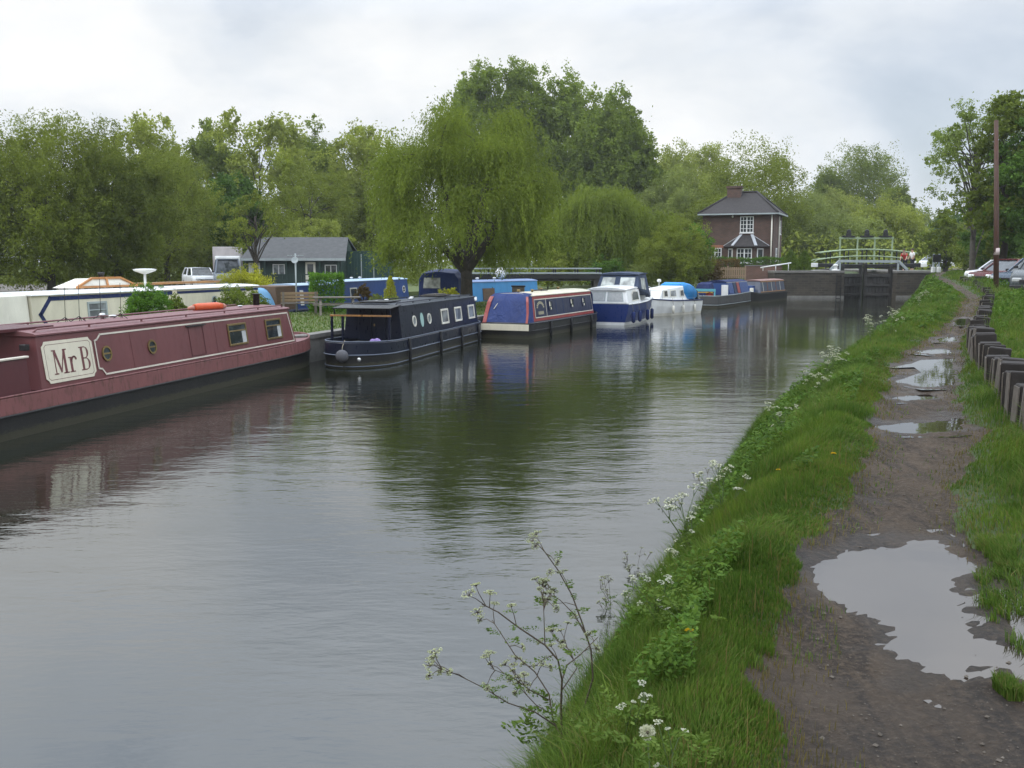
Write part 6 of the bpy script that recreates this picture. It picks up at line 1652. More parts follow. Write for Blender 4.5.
def fill_leaves(rng, C, rad, per, size, squash=.8, droop=0.0, asp=.5):
    per = int(per * 2.1); size = size * .70; ns = 10
    m = len(C) * ns; cs = np.repeat(np.arange(len(C)), ns)      # each bough carries a handful of twigs' worth of leaf clusters
    u = rng.normal(size=(m, 3)); u /= np.linalg.norm(u, axis=1, keepdims=True)
    SC_ = C[cs] + u * (rng.uniform(.2, 1.1, m) ** .5 * rad[cs])[:, None] * np.array([1, 1, squash]); sr_ = rad[cs] * rng.uniform(.25, .55, m)
    n = len(C) * per
    ci = rng.integers(0, m, n)
    u = rng.normal(size=(n, 3)); u /= np.linalg.norm(u, axis=1, keepdims=True)
    rr = rng.uniform(0, 1, n) ** .45
    P = SC_[ci] + u * (rr * sr_[ci])[:, None] * np.array([1, 1, squash])
    D = rng.normal(size=(n, 3)); D[:, 2] -= droop
    return P, D, size * rng.uniform(.6, 1.35, n)

def limbs(mb, rng, H, trunk_h, r0, C, nl, lean=(0, 0), n=8):
    top = Vector((lean[0], lean[1], trunk_h)); pts = []; m = 6
    for i in range(m + 1):
        f = i / m; pts.append(Vector((lean[0] * f + rng.normal() * .05 * r0 * 4 * (0 < i), lean[1] * f + rng.normal() * .05 * r0 * 4 * (0 < i), -.4 + (trunk_h + .4) * f)))
    mb.tube(pts, [r0 * (1.35 if i == 0 else 1.0 - .62 * i / m) for i in range(m + 1)], n)
    idx = rng.permutation(len(C))[:nl]
    for k in idx:
        c = Vector(C[k]); f = float(rng.uniform(.35, 1.0)); j = min(int(f * m), m - 1); s = pts[j].lerp(pts[j + 1], f * m - j)
        if c.z < s.z - .5: s = pts[max(1, j - 2)]
        mid = s.lerp(c, .5) + Vector((rng.normal() * .1, rng.normal() * .1, .12 * (c - s).length * (1 if c.z > s.z else .5)))
        rr_ = r0 * (.45 - .2 * f)
        mb.tube([s, s.lerp(mid, .5) + Vector((0, 0, .03 * (c - s).length)), mid, mid.lerp(c, .5), c], [rr_, rr_ * .8, rr_ * .6, rr_ * .4, rr_ * .15], max(4, n - 3), 0, False)

def tree(name, label, loc, H, Wc, base, mat, seed, nb=60, per=160, leaf=.3, rad=.14, asp=.55, trunk_r=.22, trunk_h=None, shape=1.0, droop=0.0, squash=.8, bark='bark', group=None, cat='tree', nl=14, extra=None, sparse_top=0):
    rng = np.random.default_rng(seed)
    r = empty(name, loc, float(rng.uniform(0, 6.28)), label, cat, group)
    C = crown_points(rng, H, Wc, base, nb, shape)
    R_ = Wc * rad * rng.uniform(.65, 1.3, nb)
    P, D, S = fill_leaves(rng, C, R_, per, leaf, squash, droop)
    if sparse_top:
        k = int(len(P) * sparse_top); q = rng.integers(0, len(C), k); d_ = np.clip(rng.normal(size=(k, 3)) * .6, -1.1, 1.1); d_[:, 2] = np.abs(d_[:, 2]); P2 = C[q] + d_ * R_[q][:, None] * 1.05
        P = np.concatenate([P, P2]); D = np.concatenate([D, rng.normal(size=(k, 3))]); S = np.concatenate([S, leaf * rng.uniform(.5, 1, k)])
    keep = P[:, 2] > .15
    leaf_cloud('crown', P[keep], S[keep], asp, mat, rng, r, D[keep])
    mb = MB(); limbs(mb, rng, H, trunk_h or base + (H - base) * .55, trunk_r, C, nl); mb.build('trunk', M[bark], r)
    return r

def willow(name, label, loc, H, Wc, base, mat, seed, strands=900, leaf=.22, trunk_r=.3, forks=((-.25, .1, .6), (.2, -.1, .65), (.05, .2, .7)), fork_z=1.6, low=1.0, dome=.55, group=None, lf=(.05, .40), mass=330, nb=46, under=.05):
    """weeping crown: hanging strands from an uneven dome of boughs"""
    rng = np.random.default_rng(seed)
    r = empty(name, loc, 0, label, 'tree', group)
    u = rng.normal(size=(nb, 3)); u[:, 2] = np.abs(u[:, 2]) * 1.0 + under; u /= np.linalg.norm(u, axis=1, keepdims=True)
    rr = rng.uniform(.45, 1, nb) ** .7
    zb = H * dome
    C = np.stack([u[:, 0] * rr * Wc / 2, u[:, 1] * rr * Wc / 2, zb + u[:, 2] * rr * (H - zb)], -1) + rng.normal(size=(nb, 3)) * Wc * .03
    Ps, Ds, Ss = [], [], []
    for i in range(strands):
        c = C[rng.integers(0, nb)]; s = c + rng.normal(size=3) * Wc * np.array([.055, .055, .035])
        rad_ = math.hypot(s[0], s[1]) / (Wc / 2)
        L_ = float(min(rng.uniform(*lf) * H * (.45 + .7 * rad_), s[2] - low * rng.uniform(.7, 1.7)))
        if L_ < .4: L_ = .4
        out = np.array([s[0], s[1], 0]); out = out / (np.linalg.norm(out) + 1e-6)
        n = int(L_ / (leaf * .34)) + 2; f = np.linspace(0, 1, n)
        sw = rng.normal(size=2) * .10 * L_
        P = s[None] + out[None] * (np.sqrt(f) * .28 * Wc * .10)[:, None] + np.stack([sw[0] * f ** 2, sw[1] * f ** 2, -f * L_], -1) + rng.normal(size=(n, 3)) * leaf * .3
        D = np.stack([rng.normal(size=n) * .45, rng.normal(size=n) * .45, -np.ones(n) * 1.0], -1) + out[None] * .25
        Ps.append(P); Ds.append(D); Ss.append(leaf * rng.uniform(.6, 1.3, n))
    n = nb * mass; ci = rng.integers(0, nb, n); P = C[ci] + rng.normal(size=(n, 3)) * Wc * np.array([.06, .06, .045]); Ps.append(P); D = rng.normal(size=(n, 3)); D[:, 2] -= .6; Ds.append(D); Ss.append(leaf * rng.uniform(.6, 1.2, n))
    leaf_cloud('crown', np.concatenate(Ps), np.concatenate(Ss), .34, mat, rng, r, np.concatenate(Ds))
    mb = MB(); f0 = Vector((0, 0, fork_z)); mb.tube([(0.02, 0, -.4), (0, 0, .3), (.03, 0, fork_z * .6), (0, 0, fork_z + .15)], [trunk_r * 1.35, trunk_r, trunk_r * .9, trunk_r * .85], 10)
    ends_ = []
    for (dx, dy, hf) in forks:
        e = Vector((dx * Wc, dy * Wc, H * hf)); m1 = f0.lerp(e, .35) + Vector((dx * .8, dy * .8, .1)); m2 = f0.lerp(e, .7) + Vector((0, 0, .25))
        mb.tube([f0 - Vector((0, 0, .25)), m1, m2, e], [trunk_r * .72, trunk_r * .55, trunk_r * .38, trunk_r * .2], 8, 0, False); ends_ += [m1.lerp(m2, .5), m2, e]
    for k in range(nb):
        c = Vector(C[k]); s = min(ends_, key=lambda q: (q - c).length); mid = s.lerp(c, .5) + Vector((0, 0, .15 * (c - s).length))
        mb.tube([s, mid, c], [trunk_r * .2, trunk_r * .12, trunk_r * .04], 5, 0, False)
    mb.build('trunk', M['bark'], r); return r

def T(px, Y, py_top, z0):   # ground point and height of a tree seen with its top at py_top
    return (PX(px, Y), Y, z0), PZ(py_top, Y) - z0

def add_tree(name, label, px, Y, py_top, pw, z0, mat, seed, base=.18, **kw):
    loc, H = T(px, Y, py_top, z0); Wc = pw / F * Y
    return tree(name, label, loc, H, Wc, H * base, M[mat], seed, **kw)

# big weeping willow on the mooring bank and the second one beyond the footbridge
loc, H = T(466, 47, 104, BANKZ)
willow('weeping_willow', 'large weeping willow rising from the mooring bank behind the navy narrowboat', loc, H * 1.02, 8.6, 0, M['l_willow'], 3, 3600, .14, .30, ((-.34, .1, .52), (-.14, -.2, .66), (.14, .12, .7), (.30, -.1, .58), (.03, .3, .62)), 1.9, 2.4, .34, None, (.03, .19), 980, 74, -.12)
loc, H = T(606, 76, 184, 1.3)
willow('weeping_willow', 'round weeping willow with hanging yellow green curtains left of the brick house', loc, H, 8.4, 0, M['l_willow'], 8, 4200, .19, .3, ((-.2, .1, .6), (.2, -.1, .65), (.05, .2, .7)), 1.8, .6, .5, None, (.10, .62), 130)
# left wall of sallows
LS = [(-25, 60, 126, 180, 'l_dolive'), (50, 58, 117, 140, 'l_olive'), (118, 60, 134, 116, 'l_dolive'), (166, 80, 150, 100, 'l_olive'), (212, 90, 190, 90, 'l_olive'), (-95, 56, 130, 150, 'l_olive')]
LL = ['broad dark olive willow at the left edge behind the cream houseboat', 'tallest feathery olive willow at the left, dark hollow below it', 'dark olive willow between the feathery willow and the pale poplars', 'olive willow leaning over the parked white car', 'low olive willow behind the grey van', 'olive willow just outside the left edge of the view']
for i, (px, Y, pt, pw, mt) in enumerate(LS):
    add_tree('willow_tree', LL[i], px, Y, pt, pw, 1.0, mt, 100 + i, .05, nb=170, per=200, leaf=.25, rad=.135, asp=.32, trunk_r=.25, shape=.7, droop=.3, squash=1.25, sparse_top=.03, group='willows along the far left', nl=26)
add_tree('pale_tree', 'pale green poplar standing behind the left willows', 150, 92, 118, 92, 1.0, 'l_pale', 121, .1, nb=80, per=140, leaf=.42, rad=.12, squash=1.1, sparse_top=.05)
# tall open trees left of centre
for i, (px, Y, pt, pw, mt, lb) in enumerate([(262, 105, 94, 100, 'l_pale', 'tall open crowned pale poplar with gaps, highest left of the clubhouse'), (212, 112, 128, 70, 'l_mid', 'darker green poplar left of the tall open crowned poplar'), (318, 118, 128, 80, 'l_mid', 'mid green tree behind the clubhouse roof, right of the open poplar'), (368, 112, 134, 90, 'l_pale', 'pale tree between the clubhouse and the large weeping willow'), (238, 88, 175, 60, 'l_dark', 'dark green tree below the tall open poplar')]):
    add_tree('poplar_tree', lb, px, Y, pt, pw, 1.0, mt, 130 + i, .12, nb=90 if i else 60, per=170, leaf=.46 if i < 4 else .36, rad=.14 if i else .125, squash=1.2, shape=1.2, sparse_top=.06)
add_tree('round_tree', 'rounded grey green tree behind the clubhouse', 312, 92, 157, 104, 1.0, 'l_olive', 140, .1, nb=100, per=170, leaf=.3, rad=.11, asp=.35, droop=.2)
add_tree('small_tree', 'thin yellowish tree with bare stem in front of the clubhouse left end', 256, 68, 190, 76, 1.0, 'l_olive', 141, .42, nb=34, per=90, leaf=.2, rad=.12, trunk_r=.14, nl=22)
add_tree('bush', 'pale rounded bush behind the clubhouse right end', 322, 84, 215, 60, 1.0, 'l_pale', 142, .05, nb=40, per=150, leaf=.26, rad=.16, cat='bush')
add_tree('dark_tree', 'dark shaded tree behind the green container', 378, 90, 190, 70, 1.0, 'l_dolive', 143, .03, nb=60, per=150, leaf=.3, rad=.14)
add_tree('dark_tree', 'dark low tree filling the gap left of the clubhouse', 205, 94, 222, 70, 1.0, 'l_dolive', 144, .03, nb=50, per=150, leaf=.3, rad=.14)
# dense tall poplars behind the willow
for i, (px, Y, pt, pw) in enumerate([(478, 128, 64, 76), (520, 132, 66, 80), (566, 130, 76, 80), (606, 126, 88, 84), (628, 124, 126, 56)]):
    add_tree('tall_poplar', ['leftmost tall dark green poplar behind the large weeping willow', 'tall dark poplar second from the left of its dense clump', 'middle tall dark poplar of the dense clump', 'broad dark poplar at the right of the dense clump', 'lowest dark poplar on the right shoulder of the dense clump'][i], px, Y, pt, pw, 1.0, 'l_poplar', 150 + i, .05, nb=170, per=200, leaf=.44, rad=.14, asp=.7, squash=1.3, shape=.8, sparse_top=.02, group='dense clump of tall poplars', trunk_r=.4)
# right of the clump
for i, (px, Y, pt, pw, mt, lb) in enumerate([(672, 150, 146, 66, 'l_pale', 'pale hazy tree right of the dense poplars'), (706, 158, 150, 60, 'l_pale', 'second pale hazy tree behind the house roof'), (668, 118, 176, 84, 'l_grey', 'soft grey green willow behind the round weeping willow'), (752, 112, 146, 106, 'l_olive', 'broad olive tree with upright branches behind the brick house'), (712, 106, 196, 70, 'l_olive', 'lower olive tree left of the house roof'),
        (800, 120, 196, 96, 'l_grey', 'grey green willow right of the brick house'), (842, 112, 222, 84, 'l_grey', 'low grey green willow behind the arched footbridge'), (880, 118, 208, 84, 'l_pale', 'yellowish grey willow behind the right end of the footbridge'), (856, 172, 152, 86, 'l_mid', 'large rounded tree far beyond the lock'), (836, 165, 196, 60, 'l_pale', 'pale bush below the large rounded tree'), (826, 168, 172, 40, 'l_mid', 'small dark shoulder of trees left of the large rounded tree'), (892, 150, 190, 40, 'l_mid', 'narrow tree right of the large rounded tree')]):
    add_tree('field_tree', lb, px, Y, pt, pw, 1.8, mt, 170 + i, .04, nb=120 if Y < 150 else 150, per=190, leaf=.42 if Y > 130 else .34, rad=.15 if Y < 150 else .165, asp=.5, squash=1.1, sparse_top=.02, droop=.2, nl=20, group='trees beyond the lock and house')
for i, (px, Y, pt, pw, mt) in enumerate([(925, 240, 206, 60, 'l_mid'), (950, 200, 216, 50, 'l_dark'), (978, 170, 212, 60, 'l_mid'), (1015, 150, 200, 70, 'l_dark'), (905, 260, 216, 50, 'l_grey')]):
    add_tree('distant_tree', ['rounded distant tree above the right lock wall', 'dark distant tree right of the lock wall', 'distant mid green tree beyond the far road', 'dark distant tree at the right behind the parked cars', 'grey distant tree between footbridge and towpath'][i], px, Y, pt, pw, 2.0, mt, 200 + i, .03, nb=60, per=120, leaf=.7, rad=.15, squash=1.0, group='far trees at the right')
# the right hand trees
add_tree('airy_tree', 'tall airy pale leaved tree leaning over the road left of the red pole', 972, 62, 92, 100, 1.6, 'l_ash', 221, .35, nb=90, per=70, leaf=.21, rad=.085, asp=.5, trunk_r=.2, shape=.6, sparse_top=.16, nl=40, bark='bark_grey')
add_tree('leafy_tree', 'tall dark green leafy tree behind the red brown pole', 1004, 58, 84, 78, 1.6, 'l_mid', 222, .16, nb=90, per=130, leaf=.26, rad=.12, trunk_r=.24, nl=30, sparse_top=.06)
add_tree('leafy_tree', 'dark broad tree at the right edge behind the cars', 1052, 56, 104, 120, 1.6, 'l_dark', 223, .05, nb=120, per=140, leaf=.28, rad=.12, trunk_r=.26, nl=26)
add_tree('leafy_tree', 'dark low tree behind the red hatchback', 1000, 70, 176, 70, 2.0, 'l_dark', 224, .03, nb=70, per=140, leaf=.26, rad=.14)
add_tree('bush', 'mid green bush left of the thin distant pole', 945, 84, 208, 36, 2.1, 'l_mid', 225, .03, nb=50, per=110, leaf=.26, rad=.16, cat='bush')
add_tree('bush', 'pale leafy bush beside the thin distant pole', 972, 92, 196, 34, 2.1, 'l_pale', 226, .05, nb=40, per=100, leaf=.26, rad=.15, cat='bush')
add_tree('bush', 'low bush at the road edge below the airy tree', 985, 80, 240, 60, 2.1, 'l_mid', 227, .0, nb=40, per=110, leaf=.24, rad=.14, cat='bush')
add_tree('bush', 'dark bush between lock wall and far road', 924, 112, 236, 34, 2.1, 'l_mid', 228, .0, nb=40, per=100, leaf=.3, rad=.16, cat='bush')
# shrubs
add_tree('willow_bush', 'big green willow bush at the water left of the brick house', 676, 68, 228, 72, .9, 'l_olive', 231, .0, nb=110, per=190, leaf=.22, rad=.13, asp=.32, squash=1.1, cat='bush', nl=30, trunk_r=.1)
add_tree('willow_bush', 'bright green bush above the big willow bush', 690, 76, 226, 44, 1.4, 'l_hedge', 232, .05, nb=50, per=130, leaf=.22, rad=.15, cat='bush', trunk_r=.1)
add_tree('bush', 'purple brown bush right of the big willow bush', 708, 70, 254, 26, 1.0, 'l_brown', 233, .0, nb=34, per=110, leaf=.18, rad=.18, cat='bush', trunk_r=.06)
add_tree('bush', 'clipped dark bush by the right end of the marina footbridge', 606, 66, 258, 34, 1.0, 'l_dark', 234, .0, nb=34, per=120, leaf=.16, rad=.18, cat='bush', trunk_r=.06)
add_tree('bush', 'grey leaved bush behind the blue cruiser canopy', 640, 67, 264, 30, 1.0, 'l_grey', 235, .0, nb=30, per=100, leaf=.16, rad=.18, cat='bush', trunk_r=.06)
add_tree('bush', 'yellow green bush left of the round weeping willow', 548, 70, 246, 38, 1.0, 'l_pale', 236, .0, nb=34, per=110, leaf=.2, rad=.16, cat='bush', trunk_r=.06)
add_tree('bush', 'round dark green bush between the burgundy boat and the cream houseboat', 147, 29.5, 288, 44, BANKZ, 'l_hedge', 237, .0, nb=60, per=170, leaf=.075, rad=.2, cat='bush', trunk_r=.05, shape=.2)
add_tree('bush', 'lighter loose bush at the right of the round dark bush', 172, 31, 295, 26, BANKZ, 'l_mid', 238, .0, nb=34, per=110, leaf=.09, rad=.2, cat='bush', trunk_r=.04)
add_tree('bush', 'low spreading green bush above the orange life float', 240, 38.5, 290, 44, BANKZ, 'l_mid', 239, .0, nb=44, per=120, leaf=.10, rad=.17, cat='bush', trunk_r=.04)
add_tree('flowering_bush', 'golden yellow flowering bush in front of the grey van', 244, 63, 271, 50, 1.0, 'l_yel', 240, .0, nb=40, per=120, leaf=.13, rad=.17, cat='bush', trunk_r=.05)
add_tree('bush', 'yellow green bush by the foot of the large weeping willow', 449, 43, 288, 26, BANKZ, 'l_yel', 241, .0, nb=34, per=100, leaf=.09, rad=.2, cat='bush', trunk_r=.04)
add_tree('bush', 'brown stumpy bush between square shrub and golden conifer', 363, 44, 284, 16, BANKZ, 'l_brown', 242, .0, nb=30, per=110, leaf=.08, rad=.2, cat='bush', trunk_r=.06)
add_tree('bush', 'small pale bush left of the golden conifer', 376, 43, 293, 14, BANKZ, 'l_grey', 243, .0, nb=20, per=80, leaf=.08, rad=.22, cat='bush', trunk_r=.03)

def clipped(name, label, loc, sz, mat, seed, n, leaf, rz=0, cat='hedge', rough=.05):
    """clipped shrub or hedge: leaves over a box-shaped mass, ragged top"""
    rng = np.random.default_rng(seed); r = empty(name, loc, rz, label, cat)
    w, d, h = sz; P = rng.uniform(-.5, .5, (n, 3)); ax = rng.integers(0, 3, n); sgn = np.sign(rng.normal(size=n)); k = rng.uniform(0, 1, n) < .75
    for a in range(3):
        q = k & (ax == a); P[q, a] = .5 * sgn[q] * rng.uniform(.86, 1.03, q.sum())
    P = P * np.array([w, d, h]) + np.array([0, 0, h / 2]); P += rng.normal(size=P.shape) * rough; P[:, 2] += fbm(P[:, 0] + 9, P[:, 1], 1.1, 3, seed) * .15 * (P[:, 2] > h * .6)
    leaf_cloud('foliage', P[P[:, 2] > 0], leaf * rng.uniform(.6, 1.3, (P[:, 2] > 0).sum()), .6, mat, rng, r)
    mb = MB()
    for i in range(max(2, int(w * 2))):
        x = -w * .4 + w * .8 * i / max(1, int(w * 2) - 1); mb.tube([(x, 0, -.1), (x + .03, 0, h * .5), (x + .08, .05, h * .85)], [.04, .03, .012], 6)
    mb.build('stems', M['bark'], r); return r
clipped('square_shrub', 'clipped square leafy shrub on the mooring grass by the picnic table', (PX(326, 43.3), 43.3, BANKZ), (1.35, 1.1, 1.62), M['l_hedge'], 5, 7000, .10, .2, 'shrub')
hq = hs.location
clipped('garden_hedge', 'dark clipped hedge in front of the brick house ground floor', (PX(752, 83.5), 83.5, 1.9), (6.0, .9, 1.25), M['l_dark'], 6, 7000, .15, -.05)
clipped('garden_hedge', 'brownish hedge behind the low timber fence', (PX(722, 80), 80, 1.5), (2.6, .8, 1.5), M['l_brown'], 7, 3000, .14, 0)
clipped('garden_hedge', 'small bright clipped hedge below the white and red hut', (PX(634, 78), 78, 1.5), (2.6, .9, 1.5), M['l_hedge'], 8, 3000, .15, 0)
def conifer(label, loc, H, w, mat, seed, n=4500, leaf=.13):
    rng = np.random.default_rng(seed); r = empty('conifer', loc, 0, label, 'conifer')
    f = rng.uniform(0, 1, n) ** .8; a = rng.uniform(0, 2 * PI, n); prof = np.sin(np.clip(f * .93 + .07, 0, 1) ** .6 * PI) ** .8 * (1 + .12 * np.sin(a * 3 + f * 9)); rr = w / 2 * prof * rng.uniform(.6, 1.05, n)
    P = np.stack([np.cos(a) * rr, np.sin(a) * rr, f * H], -1) + rng.normal(size=(n, 3)) * .03; D = np.stack([np.cos(a) * .35, np.sin(a) * .35, np.ones(n)], -1) + rng.normal(size=(n, 3)) * .3
    leaf_cloud('foliage', P, leaf * rng.uniform(.6, 1.3, n), .4, mat, rng, r, D)
    mb = MB(); mb.tube([(0, 0, -.1), (0, 0, H * .8)], [.07, .02], 6); mb.build('trunk', M['bark'], r); return r
conifer('left one of two green conifers on the lock wall, slightly taller', (PX(790.5, 80.6), 80.6, 2.1), PZ(250.5, 80.6) - 2.1, 1.4, M['l_fir'], 1)
conifer('right one of two green conifers on the lock wall, nearest the footbridge', (PX(804.5, 80.8), 80.8, 2.1), PZ(251.5, 80.8) - 2.1, 1.25, M['l_fir'], 2)
conifer('golden yellow conifer on the mooring grass behind the navy narrowboat', (PX(390, 44), 44, BANKZ), PZ(277, 44) - BANKZ, .62, M['l_yel'], 3, 2600, .08)
# thick rough growth along the far bank under the trees
rng = np.random.default_rng(77); n = 26000
x = rng.uniform(-75, 14, n); y = rng.uniform(78, 100, n); z = 1.0 + rng.uniform(0, 1, n) ** 1.6 * (2.6 + 1.6 * fbm(x, y, .12, 3, 4))
o = leaf_cloud('undergrowth', np.stack([x, y, z], -1), .42 * rng.uniform(.6, 1.3, n), .5, M['l_dolive'], rng); tag(o, 'dark tangled undergrowth below the far trees', 'undergrowth', kind='stuff')
rng = np.random.default_rng(78); n = 16000
x = rng.uniform(18, 75, n); y = rng.uniform(100, 135, n); z = 2.0 + rng.uniform(0, 1, n) ** 1.4 * (3.0 + 2 * fbm(x, y, .1, 3, 4))
o = leaf_cloud('undergrowth', np.stack([x, y, z], -1), .42 * rng.uniform(.6, 1.3, n), .5, M['l_pale'], rng); tag(o, 'pale scrubby growth beyond the lock and footbridge', 'undergrowth', kind='stuff')
# weeds along the post row and the verge beyond it
rng = np.random.default_rng(79); n = 11000; y = 7 + 42 * rng.uniform(0, 1, n) ** 1.4; x = np.interp(y, FY, FX) + .25 + rng.uniform(0, 1, n) ** 1.3 * (1.2 + .03 * y)
zt_ = np.array(zp_y(y)) + .05 + rng.uniform(0, 1, n) * np.clip(.30 + .5 * fbm(x, y, .5, 3, 9), .06, .9)
k = fbm(x, y, .45, 3, 44) > -.02; x, y, zt_, n = x[k], y[k], zt_[k], int(k.sum())
o = leaf_cloud('verge_weeds', np.stack([x, y, zt_], -1), np.clip(.05 + y * .0022, .05, .2) * rng.uniform(.6, 1.3, n), .45, M['weed'], rng); tag(o, 'leafy weeds and nettles along the far side of the low posts', 'weeds', kind='stuff')

# ------------------------------------------------------------------ cow parsley and dandelions on the near bank
M['floret'] = leaf_mat('white_floret', (.45, .47, .38), (.62, .63, .54), .3, 2.0, .7, .2)
M['parsley'] = leaf_mat('parsley_leaf', (.085, .15, .025), (.15, .22, .05), .4, 2.0)
M['bud'] = leaf_mat('greenish_bud', (.30, .34, .20), (.45, .47, .32), .3, 2.0, .7, .2)
M['stem_dark'] = rough_mat('purple_brown_stem', [(.045, .03, .02), (.07, .05, .03), (.09, .075, .035)], 12, .7, .2, .002)
M['stem_green'] = rough_mat('green_stem', [(.05, .08, .02), (.075, .115, .03), (.10, .14, .04)], 12, .7, .2, .002)
def umbel(rng, sm, P, S, c, r, up, nray=9, tiny=.006, nf=9):
    up = up.normalized(); a = up.cross(Vector((.3, .9, .1))).normalized(); b = up.cross(a)
    for i in range(nray):
        an = 2 * PI * i / nray + rng.uniform(-.3, .3); k = r * float(rng.uniform(.45, 1.05)); e = c + (a * math.cos(an) + b * math.sin(an)) * k + up * (r * .75 - .35 * k)
        sm.tube([c, c.lerp(e, .6) + up * .004, e], [.0013, .001, .0008], 4, 0, False)
        for j in range(nf): P.append(np.array(e) + rng.normal(size=3) * r * np.array([.16, .16, .08])); S.append(tiny * rng.uniform(.7, 1.4))
def frond(rng, P, D, S, c, d, L):
    """feathery divided leaf"""
    d = d.normalized(); side = d.cross(Vector((0, 0, 1))).normalized()
    for i in range(7):
        f = .25 + .75 * i / 6; p = c + d * L * f + Vector((0, 0, -.18 * L * f * f)); w = L * .42 * (1.1 - f)
        for sg in (-1, 1):
            for j in range(3):
                q = p + side * sg * w * (j + .5) / 3 + d * .04 * L * j; P.append(np.array(q) + rng.normal(size=3) * .003); D.append(np.array(side * sg + d * .6) + rng.normal(size=3) * .2); S.append(L * .2 * rng.uniform(.7, 1.2))
def stem_plant(label, loc, stems, seed, dark=True, tiny=.007, ur=.028, nray=9, name='cow_parsley', group=None, leafy=10, bud=False, nf=9, thick=.0045):
    """stems: list of point lists in local metres; last point of each carries an umbel"""
    rng = np.random.default_rng(seed); r = empty(name, loc, 0, label, 'wild flower', group); sm = MB(); P, S = [], []; LP, LD, LS_ = [], [], []
    for st in stems:
        pts = [Vector(p) for p in st['p']]; n = len(pts); t0 = st.get('r', thick)
        sm.tube(pts, [t0 * (1 - .6 * i / (n - 1)) for i in range(n)], 6, 0, False)
        if st.get('u', True):
            d = (pts[-1] - pts[-2]).normalized()
            for k in range(st.get('n', 3)):
                e = pts[-1] + (d * .6 + Vector(rng.normal(size=3)) * .5 + Vector((0, 0, .4))).normalized() * float(rng.uniform(.03, .075)); sm.tube([pts[-1] - d * .02, pts[-1].lerp(e, .5) + Vector((0, 0, .006)), e], [.002, .0016, .0013], 5, 0, False)
                umbel(rng, sm, P, S, e, ur * float(rng.uniform(.7, 1.2)), (e - pts[-1]).normalized() + Vector((0, 0, .6)), nray, tiny, nf)
        for k in range(st.get('b', 0)):
            f = float(rng.uniform(.4, .97)); j = min(int(f * (n - 1)), n - 2); c = pts[j].lerp(pts[j + 1], f * (n - 1) - j); dd = (pts[j + 1] - pts[j]).normalized()
            e = c + (dd * .5 + Vector(rng.normal(size=3)) * .75 + Vector((0, 0, .35))).normalized() * float(rng.uniform(.035, .10)); sm.tube([c, c.lerp(e, .5) + Vector((0, 0, .008)), e], [.0022, .0016, .0012], 5, 0, False)
            umbel(rng, sm, P, S, e, ur * float(rng.uniform(.45, .95)), (e - c).normalized() + Vector((0, 0, .5)), nray, tiny, nf)
        for k in range(st.get('l', 1)):
            f = float(rng.uniform(.3, .95)); j = min(int(f * (n - 1)), n - 2); c = pts[j].lerp(pts[j + 1], f * (n - 1) - j); frond(rng, LP, LD, LS_, c, Vector((rng.normal(), rng.normal(), .25)), float(rng.uniform(.05, .10)))
    for k in range(leafy): frond(rng, LP, LD, LS_, Vector((rng.normal() * .05, rng.normal() * .05, float(rng.uniform(.02, .2)))), Vector((rng.normal(), rng.normal(), .5)), float(rng.uniform(.10, .2)))
    sm.build('stem', M['stem_dark' if dark else 'stem_green'], r)
    if P: leaf_cloud('flowers', np.array(P), np.array(S), .9, M['bud' if bud else 'floret'], rng, r, flat=.4)
    if LP: leaf_cloud('leaves', np.array(LP), np.array(LS_) * .8, .42, M['parsley'], rng, r, np.array(LD))
    return r
# the tall plant in front of the water: stems traced from the photo, given depth
def ground_at(px, Y): x = PX(px, Y, 700); return Vector((x, Y, th(x, Y)))
b0 = ground_at(562, 4.0); K = 4.0 / F
rg2 = np.random.default_rng(12)
def loc_stem(pxs, d0=0.0, d1=0.0):
    out = []
    for i, (a, b) in enumerate(pxs):
        f = i / (len(pxs) - 1); Y = 4.0 + d0 + (d1 - d0) * f; d = ray(a, b); p = Vector((d.x / d.y * Y, Y, CAMZ + d.z / d.y * Y)); out.append(p - b0)
    return out
base_px = (562, 740)
stems = [dict(p=loc_stem([base_px, (561, 705), (562, 680), (558, 660), (545, 645), (518, 627), (498, 612), (482, 604)], 0, -.12), r=.0055, n=3, l=3),
         dict(p=loc_stem([(562, 680), (567, 665), (580, 655), (598, 637)], 0, .1), r=.004, u=False, l=0),
         dict(p=loc_stem([base_px, (585, 705), (593, 678), (591, 650), (583, 625), (572, 595), (558, 570), (542, 548)], .12, .22), r=.0052, n=3, l=3),
         dict(p=loc_stem([(588, 640), (575, 615), (560, 600), (546, 592)], .16, .2), r=.003, n=3, l=1),
         dict(p=loc_stem([(545, 645), (544, 618), (543, 592)], -.05, -.02), r=.0026, n=2, l=1),
         dict(p=loc_stem([base_px, (553, 720), (549, 694), (535, 672), (515, 655), (500, 632), (492, 620)], 0, .2), r=.004, n=2, l=2),
         dict(p=loc_stem([(549, 700), (530, 690), (512, 677), (490, 668)], 0, -.1), r=.003, n=2, l=1),
         dict(p=loc_stem([(556, 726), (535, 712), (508, 703), (484, 688), (458, 675), (438, 668)], -.1, -.25), r=.0035, n=3, l=2),
         dict(p=loc_stem([(553, 715), (536, 705), (522, 690), (512, 670)], .1, .2), r=.003, n=2, l=2),
         dict(p=loc_stem([(562, 690), (577, 668), (570, 650), (556, 640)], .1, .3), r=.003, n=2, l=1)]
for st_ in stems: st_['b'] = 5 if st_.get('u', True) else 2; st_['l'] = st_.get('l', 1) + 3
stem_plant('tallest cow parsley with dark forked stems standing out against the water', b0, stems, 1, True, .0055, .024, 11, leafy=14, nf=13, bud=True)
